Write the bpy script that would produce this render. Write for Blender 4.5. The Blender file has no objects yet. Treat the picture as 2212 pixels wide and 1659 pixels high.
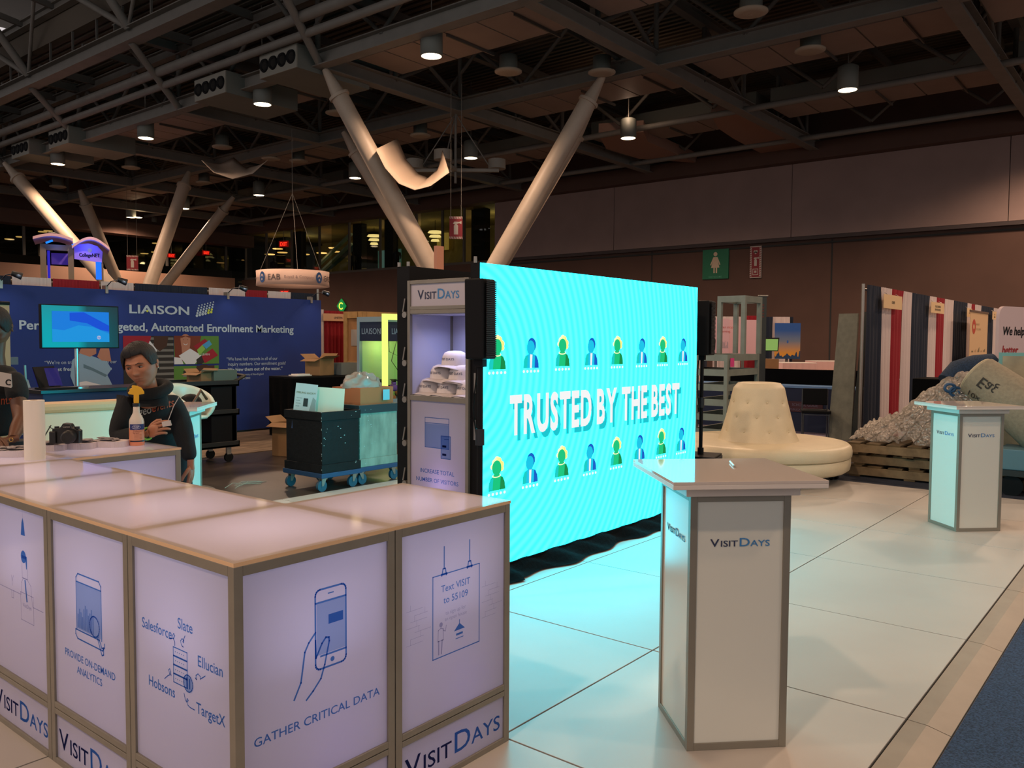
import bpy, bmesh, math, random
from mathutils import Vector, Matrix
random.seed(7)
C = bpy.context.scene.collection
SC = bpy.context.scene
PI = math.pi
# ------------------------------------------------------------------ camera
H = 1.587; YAW, PIT, ROL, FPX = 0.681556239, 0.0516105434, 0.00586572116, 1806.8185
_f = Vector((math.cos(PIT)*math.cos(YAW), math.cos(PIT)*math.sin(YAW), -math.sin(PIT)))
_r0 = Vector((math.sin(YAW), -math.cos(YAW), 0)); _u0 = _r0.cross(_f)
_r = math.cos(ROL)*_r0 + math.sin(ROL)*_u0; _u = -math.sin(ROL)*_r0 + math.cos(ROL)*_u0
cam = bpy.data.cameras.new('camera'); camo = bpy.data.objects.new('camera', cam); C.objects.link(camo)
cam.sensor_fit = 'HORIZONTAL'; cam.sensor_width = 36; cam.lens = FPX/2212*36; cam.clip_start = .05; cam.clip_end = 300
mw = Matrix((( _r.x, _u.x, -_f.x, 0), (_r.y, _u.y, -_f.y, 0), (_r.z, _u.z, -_f.z, H), (0, 0, 0, 1)))
camo.matrix_world = mw
SC.camera = camo
def _ray(x, y): return (x-1106)/FPX*_r - (y-829.5)/FPX*_u + _f
CP = Vector((0, 0, H))
def AZ(x, y, z=0.): d = _ray(x, y); return CP + d*((z-H)/d.z)
def AX(x, y, X): d = _ray(x, y); return CP + d*(X/d.x)
def AY(x, y, Y): d = _ray(x, y); return CP + d*(Y/d.y)
def AD(x, y, D): return CP + _ray(x, y)*D
# ------------------------------------------------------------------ view, world
SC.view_settings.view_transform = 'Standard'; SC.view_settings.look = 'None'
SC.view_settings.gamma = 1; SC.view_settings.exposure = 0; SC.view_settings.use_curve_mapping = False
W = bpy.data.worlds.new('world'); SC.world = W; W.use_nodes = True
W.node_tree.nodes['Background'].inputs[0].default_value = (.29, .265, .265, 1)
W.node_tree.nodes['Background'].inputs[1].default_value = 2.4
SC.cycles.max_bounces = 6; SC.cycles.diffuse_bounces = 3; SC.cycles.glossy_bounces = 3
SC.cycles.transmission_bounces = 4; SC.cycles.transparent_max_bounces = 8
SC.cycles.sample_clamp_indirect = 4; SC.cycles.caustics_reflective = False; SC.cycles.caustics_refractive = False
SC.cycles.use_denoising = True
# lamp strengths in one place
LAMP_W = 2200; LAMP_COL = (1, .67, .46)
BOX_W = 1.5; BOX_COL = (.72, .68, 1.0)
LED_S = 14.
# ------------------------------------------------------------------ materials
def hx(s):
    s = s.lstrip('#'); c = [int(s[i:i+2], 16)/255 for i in (0, 2, 4)]
    return tuple(x/12.92 if x <= .04045 else ((x+.055)/1.055)**2.4 for x in c)
def col(c): return hx(c) if isinstance(c, str) else tuple(c)
_mats = {}
def mat(name, c='#808080', rough=.6, metal=0., noise=0., nscale=20., emit=0., ecol=None, bump=0., bscale=60., coat=0., spec=.5, stretch=None, c2=None):
    if name in _mats: return _mats[name]
    m = bpy.data.materials.new(name); m.use_nodes = True; nt = m.node_tree; b = nt.nodes['Principled BSDF']
    c = col(c)
    b.inputs['Base Color'].default_value = (*c, 1); b.inputs['Roughness'].default_value = rough
    b.inputs['Metallic'].default_value = metal; b.inputs['Specular IOR Level'].default_value = spec
    if coat: b.inputs['Coat Weight'].default_value = coat; b.inputs['Coat Roughness'].default_value = .08
    if emit:
        b.inputs['Emission Color'].default_value = (*col(ecol or c), 1); b.inputs['Emission Strength'].default_value = emit
    if noise or bump:
        tc = nt.nodes.new('ShaderNodeTexCoord'); src = tc.outputs['Object']
        if stretch:
            mp = nt.nodes.new('ShaderNodeMapping'); mp.inputs['Scale'].default_value = stretch
            nt.links.new(src, mp.inputs[0]); src = mp.outputs[0]
        if noise:
            n = nt.nodes.new('ShaderNodeTexNoise'); n.inputs['Scale'].default_value = nscale; n.inputs['Detail'].default_value = 5
            nt.links.new(src, n.inputs['Vector'])
            r = nt.nodes.new('ShaderNodeValToRGB'); nt.links.new(n.outputs[0], r.inputs[0])
            d = col(c2) if c2 else tuple(x*(1-noise) for x in c)
            r.color_ramp.elements[0].position = .35; r.color_ramp.elements[1].position = .65
            r.color_ramp.elements[0].color = (*d, 1); r.color_ramp.elements[1].color = (*(c if c2 else [min(1, x*(1+noise)) for x in c]), 1)
            nt.links.new(r.outputs[0], b.inputs['Base Color'])
        if bump:
            n2 = nt.nodes.new('ShaderNodeTexNoise'); n2.inputs['Scale'].default_value = bscale; n2.inputs['Detail'].default_value = 3
            nt.links.new(src, n2.inputs['Vector'])
            bp = nt.nodes.new('ShaderNodeBump'); bp.inputs['Strength'].default_value = bump; bp.inputs['Distance'].default_value = .02
            nt.links.new(n2.outputs[0], bp.inputs['Height']); nt.links.new(bp.outputs[0], b.inputs['Normal'])
    _mats[name] = m; return m
def flat(name, c, s):      # a screen or lamp face that gives off light
    return mat(name, (0, 0, 0), .5, emit=s, ecol=c, spec=.3)
def acrylic(name, c, t=.5):
    if name in _mats: return _mats[name]
    m = bpy.data.materials.new(name); m.use_nodes = True; nt = m.node_tree; nt.nodes.remove(nt.nodes['Principled BSDF'])
    out = nt.nodes['Material Output']; c = (*col(c), 1)
    a = nt.nodes.new('ShaderNodeBsdfTranslucent'); b = nt.nodes.new('ShaderNodeBsdfDiffuse'); g = nt.nodes.new('ShaderNodeBsdfGlossy')
    a.inputs[0].default_value = c; b.inputs[0].default_value = c; g.inputs['Roughness'].default_value = .07
    mx = nt.nodes.new('ShaderNodeMixShader'); mx.inputs[0].default_value = t
    fr = nt.nodes.new('ShaderNodeFresnel'); fr.inputs[0].default_value = 1.36; m2 = nt.nodes.new('ShaderNodeMixShader')
    nt.links.new(b.outputs[0], mx.inputs[1]); nt.links.new(a.outputs[0], mx.inputs[2])
    nt.links.new(fr.outputs[0], m2.inputs[0]); nt.links.new(mx.outputs[0], m2.inputs[1]); nt.links.new(g.outputs[0], m2.inputs[2])
    nt.links.new(m2.outputs[0], out.inputs[0]); _mats[name] = m; return m
def film(name, c, k=1.0):  # transparent tinted ink on a backlit or printed panel
    if name in _mats: return _mats[name]
    m = bpy.data.materials.new(name); m.use_nodes = True; nt = m.node_tree; nt.nodes.remove(nt.nodes['Principled BSDF'])
    out = nt.nodes['Material Output']; t = nt.nodes.new('ShaderNodeBsdfTransparent')
    t.inputs[0].default_value = (*col(c), 1); nt.links.new(t.outputs[0], out.inputs[0]); _mats[name] = m; return m
def glassm(name, c=(.8, .9, .9), rough=.02, t=.85):
    if name in _mats: return _mats[name]
    m = bpy.data.materials.new(name); m.use_nodes = True; nt = m.node_tree; nt.nodes.remove(nt.nodes['Principled BSDF'])
    out = nt.nodes['Material Output']; tr = nt.nodes.new('ShaderNodeBsdfTransparent'); g = nt.nodes.new('ShaderNodeBsdfGlossy')
    tr.inputs[0].default_value = (*col(c), 1); g.inputs['Roughness'].default_value = rough
    mx = nt.nodes.new('ShaderNodeMixShader'); mx.inputs[0].default_value = 1-t
    nt.links.new(tr.outputs[0], mx.inputs[1]); nt.links.new(g.outputs[0], mx.inputs[2]); nt.links.new(mx.outputs[0], out.inputs[0])
    _mats[name] = m; return m
# ------------------------------------------------------------------ mesh builder
class M:
    def __init__(s): s.v = []; s.f = []; s.mi = []; s.sm = []; s.T = None; s.film = False
    def add(s, vs, fs, mi=0, sm=False):
        o = len(s.v)
        s.v += [tuple(s.T @ Vector(p)) if s.T is not None else tuple(p) for p in vs]
        for f in fs: s.f.append(tuple(i+o for i in f)); s.mi.append(mi); s.sm.append(sm)
        return s
    def box(s, a, b, mi=0, skip=()):
        x0, y0, z0 = a; x1, y1, z1 = b
        vs = [(x0,y0,z0),(x1,y0,z0),(x1,y1,z0),(x0,y1,z0),(x0,y0,z1),(x1,y0,z1),(x1,y1,z1),(x0,y1,z1)]
        fs = {'b':(0,3,2,1),'t':(4,5,6,7),'y0':(0,1,5,4),'x1':(1,2,6,5),'y1':(2,3,7,6),'x0':(3,0,4,7)}
        return s.add(vs, [f for k, f in fs.items() if k not in skip], mi)
    def cbox(s, c, d, mi=0, R=None):
        c = Vector(c); vs = []
        for dz in (-.5, .5):
            for dx, dy in ((-.5,-.5),(.5,-.5),(.5,.5),(-.5,.5)):
                p = Vector((dx*d[0], dy*d[1], dz*d[2])); vs.append(c + (R @ p if R is not None else p))
        return s.add(vs, [(0,3,2,1),(4,5,6,7),(0,1,5,4),(1,2,6,5),(2,3,7,6),(3,0,4,7)], mi)
    def bar(s, p0, p1, w, h, mi=0, up=(0,0,1)):
        p0 = Vector(p0); p1 = Vector(p1); d = (p1-p0).normalized(); up = Vector(up)
        if abs(d.dot(up)) > .98: up = Vector((1,0,0))
        a = d.cross(up).normalized()*w/2; b = a.cross(d).normalized()*h/2
        vs = [p0-a-b, p0+a-b, p0+a+b, p0-a+b, p1-a-b, p1+a-b, p1+a+b, p1-a+b]
        return s.add(vs, [(0,3,2,1),(4,5,6,7),(0,1,5,4),(1,2,6,5),(2,3,7,6),(3,0,4,7)], mi)
    def cyl(s, p0, p1, r0, r1=None, n=14, caps=True, mi=0, sm=True):
        if r1 is None: r1 = r0
        return s.tube([p0, p1], [r0, r1], n, mi=mi, caps=caps, sm=sm)
    def tube(s, path, r, n=8, mi=0, closed=False, caps=True, sm=True, flat=1.):
        P = [Vector(p) for p in path]; k = len(P); rr = r if isinstance(r, (list, tuple)) else [r]*k
        up = None; vs = []
        for i in range(k):
            if closed: d = P[(i+1) % k]-P[i-1]
            else: d = P[min(i+1, k-1)]-P[max(i-1, 0)]
            d = d.normalized() if d.length > 1e-9 else Vector((0,0,1))
            if up is None:
                up = Vector((0,0,1)) if abs(d.z) < .9 else Vector((1,0,0))
            a = d.cross(up); a = a.normalized() if a.length > 1e-6 else Vector((1,0,0)); b = a.cross(d).normalized(); up = b
            for j in range(n):
                t = 2*PI*j/n; vs.append(P[i] + a*math.cos(t)*rr[i] + b*math.sin(t)*rr[i]*flat)
        fs = []
        for i in range(k if closed else k-1):
            for j in range(n):
                i2 = (i+1) % k; fs.append((i*n+j, i2*n+j, i2*n+(j+1) % n, i*n+(j+1) % n)[::-1])
        s.add(vs, fs, mi, sm)
        if caps and not closed:
            s.add(vs[:n], [tuple(range(n))], mi); s.add(vs[-n:], [tuple(range(n))[::-1]], mi)
        return s
    def lathe(s, prof, n=24, c=(0,0,0), mi=0, sm=True, a0=0, a1=2*PI):
        full = abs(a1-a0-2*PI) < 1e-6; m = n if full else n+1; vs = []
        for i in range(m):
            t = a0+(a1-a0)*i/n
            for r, z in prof: vs.append((c[0]+r*math.cos(t), c[1]+r*math.sin(t), c[2]+z))
        k = len(prof); fs = []
        for i in range(n):
            i2 = (i+1) % m
            for j in range(k-1): fs.append((i*k+j, i2*k+j, i2*k+j+1, i*k+j+1))
        return s.add(vs, fs, mi, sm)
    def prism(s, poly, vec, mi=0):
        n = len(poly); vec = Vector(vec); P = [Vector(p) for p in poly]
        return s.add(P+[p+vec for p in P], [tuple(range(n))[::-1], tuple(range(n, 2*n))]+[(i, (i+1) % n, n+(i+1) % n, n+i) for i in range(n)], mi)
    def poly(s, pts, mi=0): return s.add(pts, [tuple(range(len(pts)))], mi)
    def ball(s, c, r, n=12, m=8, mi=0):
        r = r if isinstance(r, (list, tuple)) else (r, r, r); vs = []; fs = []
        for i in range(m+1):
            p = PI*i/m
            for j in range(n):
                t = 2*PI*j/n; vs.append((c[0]+r[0]*math.sin(p)*math.cos(t), c[1]+r[1]*math.sin(p)*math.sin(t), c[2]-r[2]*math.cos(p)))
        for i in range(m):
            for j in range(n): fs.append((i*n+j, i*n+(j+1) % n, (i+1)*n+(j+1) % n, (i+1)*n+j))
        return s.add(vs, fs, mi, True)
    def grid(s, fn, nu, nv, mi=0, sm=True):
        vs = [fn(i/nu, j/nv) for i in range(nu+1) for j in range(nv+1)]
        return s.add(vs, [(i*(nv+1)+j, (i+1)*(nv+1)+j, (i+1)*(nv+1)+j+1, i*(nv+1)+j+1) for i in range(nu) for j in range(nv)], mi, sm)
    # ---- flat print on a plane: Mx maps (u, v, 0) into the parent's space
    def stroke(s, pts, w, Mx, mi=0, closed=False, z=0.):
        P = [Vector((p[0], p[1])) for p in pts]
        if closed: P.append(P[0])
        for a, b in zip(P[:-1], P[1:]):
            d = b-a
            if d.length < 1e-7: continue
            d.normalize(); n = Vector((-d.y, d.x))*w/2; e = d*w*.4
            s.add([Mx @ Vector((q.x, q.y, z)) for q in (a-e-n, b+e-n, b+e+n, a-e+n)], [(0,1,2,3)], mi)
            z += 2e-6
        return s
    def fill(s, pts, Mx, mi=0, z=0.):
        return s.add([Mx @ Vector((p[0], p[1], z)) for p in pts], [tuple(range(len(pts)))], mi)
    def disc(s, c, r, Mx, mi=0, z=0., n=20, ry=None):
        ry = ry or r
        return s.fill([(c[0]+r*math.cos(2*PI*i/n), c[1]+ry*math.sin(2*PI*i/n)) for i in range(n)], Mx, mi, z)
    def ring(s, c, r, w, Mx, mi=0, n=24, z=0., ry=None, a0=0, a1=2*PI):
        ry = ry or r
        return s.stroke([(c[0]+r*math.cos(a0+(a1-a0)*i/n), c[1]+ry*math.sin(a0+(a1-a0)*i/n)) for i in range(n+1)], w, Mx, mi, z=z)
    def text(s, st, x, y, size, Mx, mi=0, bold=0., sx=1., align='L', z=0., shear=0., depth=0., res=3, raw=False):
        if bold > .009 and not raw:      # heavier strokes: stacked copies a hair apart (one thin copy on see-through ink)
            e = (bold-.006)*.8*size
            if s.film: bold = .006
            else:
                for i, (ex, ey) in enumerate(((-e, -e*.6), (e, -e*.6), (-e, e*.6), (e, e*.6))): s.text(st, x+ex, y+ey, size, Mx, mi, .006, sx, align, z+.00012*(i+1), shear, depth, res, True)
                bold = .006
        vs, fs, wd = glyphs(st, bold, res, shear)
        ox = {'L': 0, 'C': -wd*size*sx/2, 'R': -wd*size*sx}[align]
        s.add([Mx @ Vector((x+ox+p[0]*size*sx, y+p[1]*size, z)) for p in vs], fs, mi)
        return wd*size*sx
    def build(s, name, mats, parent=None, bevel=0., loc=None, sub=0, kind=None, label=None):
        me = bpy.data.meshes.new(name); me.from_pydata([tuple(p) for p in s.v], [], s.f)
        if not isinstance(mats, (list, tuple)): mats = [mats]
        for m in mats: me.materials.append(m)
        me.polygons.foreach_set('material_index', s.mi); me.polygons.foreach_set('use_smooth', s.sm); me.update()
        o = bpy.data.objects.new(name, me); C.objects.link(o)
        if parent is not None: o.parent = parent
        if loc is not None: o.location = loc
        if bevel:
            b = o.modifiers.new('bevel', 'BEVEL'); b.width = bevel; b.segments = 2; b.limit_method = 'ANGLE'; b.angle_limit = .6
        if sub:
            b = o.modifiers.new('sub', 'SUBSURF'); b.levels = sub; b.render_levels = sub
        if kind: o['kind'] = kind
        if label: o['label'] = label
        return o
_gl = {}
def glyphs(st, bold=0., res=3, shear=0.):
    k = (st, bold, res, shear)
    if k in _gl: return _gl[k]
    cu = bpy.data.curves.new('t', 'FONT'); cu.body = st; cu.size = 1; cu.offset = bold; cu.resolution_u = res; cu.shear = shear
    o = bpy.data.objects.new('t', cu); C.objects.link(o)
    dg = bpy.context.evaluated_depsgraph_get(); dg.update()
    me = bpy.data.meshes.new_from_object(o.evaluated_get(dg))
    vs = [(v.co.x, v.co.y) for v in me.vertices]; fs = [tuple(p.vertices) for p in me.polygons]
    wd = max([v[0] for v in vs], default=0)
    bpy.data.objects.remove(o); bpy.data.curves.remove(cu); bpy.data.meshes.remove(me)
    _gl[k] = (vs, fs, wd); return _gl[k]
def frame(o, right, up=(0,0,1)):
    r = Vector(right).normalized(); u = Vector(up).normalized(); n = r.cross(u); o = Vector(o)
    return Matrix(((r.x, u.x, n.x, o.x), (r.y, u.y, n.y, o.y), (r.z, u.z, n.z, o.z), (0,0,0,1)))
def tag(o, label=None, cat=None, group=None, kind=None):
    if label: o['label'] = label
    if cat: o['category'] = cat
    if group: o['group'] = group
    if kind: o['kind'] = kind
    return o
def thing(name, label, cat, loc=(0,0,0), rz=0., group=None):
    o = bpy.data.objects.new(name, None); C.objects.link(o); o.location = loc; o.rotation_euler = (0,0,rz); o.empty_display_size = .1
    return tag(o, label, cat, group)
def copy_tree(o, parent=None):
    c = o.copy(); C.objects.link(c); c.parent = parent
    for ch in list(o.children): copy_tree(ch, c)
    return c
def dup(o, loc, rz=None, label=None, group=None):
    c = copy_tree(o); c.location = loc
    if rz is not None: c.rotation_euler = (0,0,rz)
    if label: c['label'] = label
    if group: c['group'] = group
    return c
def light(name, kind, loc, energy, color, parent=None, **kw):
    l = bpy.data.lights.new(name, kind); l.energy = energy; l.color = color
    aim = kw.pop('aim', None)
    for k, v in kw.items(): setattr(l, k, v)
    o = bpy.data.objects.new(name, l); C.objects.link(o); o.location = loc
    if parent is not None: o.parent = parent
    if aim is not None: o.rotation_euler = (Vector(aim)-Vector(loc)).to_track_quat('-Z', 'Y').to_euler()
    return o
I4 = Matrix.Identity(4)
VD_D = hx('#2a3a66'); VD_B = hx('#5a97cf')
def visitdays(m, x, y, h, Mx, mi=(0, 1), sx=1.15, bold=.012, align='C'):
    # two-tone small-caps word, V and D taller
    parts = [('V', 1., 0), ('ISIT', .78, 0), ('D', 1.08, 1), ('AYS', .78, 1)]
    ws = [glyphs(t, bold)[2]*k*h*sx for t, k, _ in parts]; gap = .05*h*sx
    tot = sum(ws)+gap*3; cx = x-(tot/2 if align == 'C' else 0)
    for (t, k, i), w in zip(parts, ws):
        m.text(t, cx, y, h*k, Mx, mi[i], bold=bold, sx=sx); cx += w+gap
# ================================================================== the hall
GZ = -.03      # hall floor level; the raised white floor's top is z = 0
XW = 39.75
m_conc = mat('hall concrete', '#4a4038', .35, noise=.3, nscale=1.2, bump=.05, bscale=8, c2='#332c28')
m_carpet = mat('navy carpet', '#3a5070', .95, noise=.75, nscale=110, bump=.6, bscale=160, c2='#1c2a3e')
m_tile = mat('white floor tile', '#b4aea6', .42, noise=.03, nscale=2)
m_trim = mat('grey ramp trim', '#8d8274', .45, noise=.06, nscale=6)
m_gap = mat('dark joint and shade', '#2a2c2c', .8)
m_wup = mat('upper wall', '#96807a', .85, noise=.05, nscale=.8)
m_wlo = mat('lower wall', '#594239', .9, noise=.06, nscale=.7)
m_steel = mat('painted steel', '#77736c', .6, noise=.06, nscale=2)
m_steeld = mat('dark painted steel', '#5c5852', .7)
m_duct = mat('duct metal', '#6d7069', .55, metal=.0, noise=.05, nscale=1)
m_ductb = mat('duct underside lit tan', '#94847a', .6, noise=.05, nscale=1)  # lighter, warmer tone stands in for light bounced off the floor
m_deck = mat('roof deck', '#5d5448', .8, noise=.08, nscale=.6)
m_col = mat('column paint', '#b5a491', .5, noise=.04, nscale=3)
m_black = mat('black', '#07080a', .6, spec=.2)
m_blackcloth = mat('black cloth', '#050607', .95, bump=.3, bscale=30, spec=.1)
m_alu = mat('satin aluminium', '#9a958c', .38, metal=.75, noise=.04, nscale=9)
m_white = mat('white laminate', '#e6e0d8', .3)

floor = M().box((-30, -30, GZ-.2), (XW, 61, GZ)).build('floor', m_conc); tag(floor, kind='structure')
# blue aisle carpet and brown board floor covering, both laid on the concrete
o = M().box((-12, -12, GZ), (16, .70, GZ+.006)).build('aisle_carpet', m_carpet); tag(o, 'dark blue speckled aisle carpet beside the white floor', 'carpet')
o = M().box((9.87, .72, GZ), (13.4, 9.0, GZ+.006)).build('booth_carpet', mat('dark navy carpet', '#1c2536', .95, noise=.5, nscale=90)); tag(o, 'dark navy carpet under the pallets behind the white floor', 'carpet')
o = M().box((13.45, 4.2, GZ), (24, 12., GZ+.006)).build('booth_carpet', mat('violet grey carpet', '#6b6478', .95, noise=.2, nscale=60)); tag(o, 'grey violet carpet under the dark blue table and chair', 'carpet')
o = M().box((2, 10.35, GZ), (13, 12.75, GZ+.008)).build('floor_covering', mat('brown covering', '#85705a', .8, noise=.35, nscale=3, c2='#5d4d3e', stretch=(1, 4, 1))); tag(o, 'scuffed brown floor covering before the blue backwall', 'flooring')
TX = [2.529+1.219*k for k in range(-4, 7)]; TY = [.878+1.219*k for k in range(6)]
rf = M().box((TX[0], TY[0], GZ), (TX[-1], TY[-1], -.006)).build('floor', m_gap); tag(rf, kind='structure')
tl = None
for i in range(10):
    for j in range(5):
        if tl is None:
            tl = M().box((0, 0, -.02), (1.2105, 1.2105, 0)).build('floor_tile', m_tile, rf, bevel=.0012); t = tl
        else: t = tl.copy(); C.objects.link(t); t.parent = rf
        t.location = (TX[i]+.004, TY[j]+.004, 0)
tr = None
ramp = M().box((TX[0]-.1, .705, GZ), (TX[-1], .872, GZ+.004)).build('trim_1', m_gap); tag(ramp, kind='structure')
for i in range(10):
    if tr is None:
        tr = M().prism([(0, .708, GZ+.004), (0, .874, GZ+.004), (0, .874, -.004), (0, .80, -.006)], (1.2135, 0, 0)).build('ramp_strip', m_trim, ramp); t = tr
    else: t = tr.copy(); C.objects.link(t); t.parent = ramp
    t.location = (TX[i]+.003, 0, 0)
# --- walls
wr = M().box((XW, -30, 0), (XW+.4, 61, 6.45)).box((XW, -30, 6.45), (XW+.4, 33.5, 13.4)).box((XW, 33.5, 10.1), (XW+.4, 61, 13.4)).build('wall_right', m_wlo); tag(wr, kind='structure')
for k, (a, b) in enumerate([(-30, -12), (-11.97, -3), (-2.97, 6), (6.03, 15), (15.03, 24.9), (24.93, 33.5)]):
    M().box((XW-.22, a, 6.6), (XW, b, 10.02)).build('wall_panel', m_wup, wr)
M().box((XW-.3, -30, 6.42), (XW, 33.5, 6.58)).build('ledge', mat('dark ledge', '#453c3c', .7), wr)
M().box((XW-.8, -30, 10.03), (XW, 61, 10.8)).build('soffit_beam', m_wlo, wr)  # darker wall colour stands in for the weaker light on this beam
for y in (13.1, 22.6):
    M().box((XW-.012, y, 0), (XW, y+.07, 6.4)).build('joint_shade_strip', m_gap, wr)
M().box((XW-.06, -30, 6.22), (XW, 33.5, 6.3)).build('joint_shade_strip', m_gap, wr)  # dark strip put in for the shadow line under the ledge
wf = M().box((-30, 60.6, 0), (XW, 61, 5.6)).box((-30, 60.6, 9.9), (XW, 61, 13.6)).build('wall_far', m_wlo); tag(wf, kind='structure')
M().box((-30, 60.2, 5.6), (38.6, 60.6, 6.5)).build('balcony_band', mat('pale band', '#a07c68', .7), wf)
M().box((-30, 59.2, 9.0), (XW, 60.6, 9.9)).build('fascia_beam', m_wlo, wf)
# dark glazed gallery behind the far balcony
M().box((-30, 66, 5.6), (60, 66.3, 13)).box((-30, 61, 5.5), (60, 66, 5.6)).box((-30, 61, 10.0), (60, 66, 10.2)).build('gallery_room', mat('gallery dark', '#2c2a26', .9), wf)
for x in (8, 13, 18, 23, 28, 33, 38):
    M().bar((x, 60.5, 7.1), (x, 60.5, 9.1), .16, .16).build('mullion', m_steeld, wf)
M().box((-30, 60.52, 7.1), (XW, 60.54, 9.0)).build('glass_pane', glassm('dark glass', (.55, .6, .58), t=.93), wf)
# gallery windows in the right wall: lit corridor behind glass
w1 = M().box((XW, 33.5, 6.45), (XW+.3, 60.6, 6.6)).build('window_1', m_steeld); tag(w1, kind='structure')
for y in (33.5, 36.3, 38.2, 40.6, 44.2, 47.5, 50.9, 54.3, 57.6, 60.5):
    M().box((XW, y-.07, 6.6), (XW+.14, y+.07, 10.1)).build('mullion', m_steeld, w1)
    M().box((XW+.06, y+.07, 6.6), (XW+.07, y+(2.0), 10.1)).build('glass_pane', glassm('gallery glass', (.75, .8, .75), t=.94), w1)
m_cw = mat('corridor wall', '#8a7c4e', .9, noise=.15, nscale=.4); m_cd = mat('corridor dark', '#191c1b', .9); m_ct = mat('corridor teal', '#3a5a58', .8)
cr = M().box((48, 33, 6.4), (48.3, 62, 11)).box((XW+.3, 33.1, 6.3), (48, 62, 6.4)).box((XW+.3, 33.1, 10.2), (48, 62, 10.4)).box((XW+.4, 32.8, 6.4), (48, 33.1, 11)).build('wall_corridor', m_cw); tag(cr, kind='structure')
for y, w, z0, z1, x in ((36.0, 1.2, 6.4, 10.2, 41.5), (44.4, .9, 6.4, 10.2, 41.2), (48.0, 1.0, 6.4, 10.2, 41.4), (50.8, 2.2, 6.4, 10.2, 45), (55.4, 1.1, 6.4, 10.2, 41.5), (59.5, 1.4, 6.4, 10.2, 43)):
    M().box((x, y, z0), (x+.5, y+w, z1)).build('pillar', m_cd, cr)
M().box((47.2, 33.2, 6.4), (47.6, 38.5, 8.3)).build('partition', m_ct, cr)
M().box((47.4, 50.2, 6.6), (47.5, 53.0, 9.0)).build('panel', mat('teal pane', '#7fb0aa', .6, emit=.12, ecol='#6fa8a0'), cr)
M().box((47.3, 33.2, 8.9), (47.5, 38.2, 9.6)).build('light_cove', flat('cove light', '#e8b24c', .55), cr)
M().box((47.3, 44.9, 8.6), (47.5, 46.0, 9.9)).build('light_panel', flat('cove light 2', '#d8a84c', .4), cr)
es = thing('escalator', 'pale escalator rising behind the gallery glass', 'escalator', (42.6, 50.6, 6.4))
for dz in (.0, .75):
    M().bar((0, 4.4, .2+dz), (0, 0, 2.6+dz), .3, .16).build('handrail', mat('escalator rail', '#9fc0ba', .4), es)
M().prism([(0.2, 4.4, .2), (.2, 0, 2.6), (.2, 0, 2.1), (.2, 4.4, -.0)], (.06, 0, 0)).build('side_panel', mat('escalator side', '#4c6b68', .4), es)
m_ph = flat('pendant glow', '#ffd68a', 1.6)
def layered_pendant(px, py, X, lab):
    p = AX(px, py, X); t = thing('pendant_lamp', lab, 'lamp', (p.x, p.y, p.z), group=None)
    for k, r in enumerate((.55, .45, .32)):
        M().lathe([(0, .02), (r, 0), (r*.8, .13), (0, .16)], 14, (0, 0, -.3*k)).build('lamp_shade', m_ph, t)
    M().cyl((0, 0, .1), (0, 0, 10.2-p.z), .02, n=5).build('stem', m_black, t)
    return p
layered_pendant(808, 511, 43.5, 'glowing three-tier pendant lamp behind gallery glass left of the nearer slanted column')
layered_pendant(940, 503, 43.5, 'glowing three-tier pendant lamp behind gallery glass just right of the slanted column')
layered_pendant(1042, 490, 44.5, 'dim three-tier pendant lamp before the glowing yellow cove')
light('corridor_light', 'POINT', (43.5, 36.5, 9.2), 60, (1, .75, .35), shadow_soft_size=.3)
light('corridor_light', 'POINT', (43.5, 45.5, 9.2), 55, (1, .75, .4), shadow_soft_size=.3)
light('corridor_light', 'POINT', (43.5, 57.5, 9.2), 45, (1, .8, .5), shadow_soft_size=.3)
dk = None
for i, (px, py) in enumerate(((600, 537), (583, 549), (658, 549), (695, 546), (721, 535), (724, 543), (610, 545))):
    p = AX(px, py, 42.+i % 3); 
    if dk is None:
        dk = M().lathe([(0, -.05), (.4, -.05), (.42, 0), (0, .02)], 12).build('ceiling_light', flat('disc light', '#ffbf6a', 1.5)); tag(dk, 'small round warm ceiling light inside the dark gallery', 'lamp', 'round lights inside the gallery'); c = dk
    else: c = dk.copy(); C.objects.link(c)
    c.location = p
for i, (px, py) in enumerate(((20, 516), (44, 511), (92, 500), (104, 498), (337, 525), (312, 547), (335, 544))):
    p = AY(px, py, 64.); c = dk.copy(); C.objects.link(c); c.location = p; c.scale = (.7, .7, 1); c['label'] = 'small pale ceiling light behind the far balcony glass'; c['group'] = 'lights behind the far balcony'
# silhouettes of walkers behind the glass
def walker(px, py, X, lab, hgt=1.7):
    p = AX(px, py, X); t = thing('person', lab, 'person', (p.x, p.y, 6.45), -2.2)
    s = M(); k = hgt/1.75
    s.lathe([(0, 1.74*k), (.07, 1.7*k), (.1, 1.6*k), (.075, 1.5*k), (.06, 1.45*k), (.2, 1.38*k), (.23, 1.25*k), (.2, 1.0*k), (.21, .85*k), (0, .8*k)][::-1], 12)
    s.tube([(-.05, .08, .85*k), (.12, .09, .45*k), (.1, .09, 0)], [.1, .07, .05], 8); s.tube([(.05, -.08, .85*k), (-.1, -.09, .45*k), (-.25, -.09, .03)], [.1, .07, .05], 8)
    s.tube([(0, .23, 1.35*k), (.08, .27, 1.1*k), (.2, .25, .9*k)], [.06, .045, .03], 8); s.tube([(0, -.23, 1.35*k), (-.08, -.27, 1.1*k), (0, -.27, .88*k)], [.06, .045, .03], 8)
    s.build('body', mat('dark clothes', '#101416', .8), t)
walker(592, 588, 40.6, 'person in dark clothes walking behind the gallery glass past the escalator', 1.75)
walker(857, 575, 41.0, 'person in dark clothes standing behind the gallery glass by the slanted column')
walker(762, 580, 41.0, 'person standing in shadow beside the dark gallery pillar')
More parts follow.
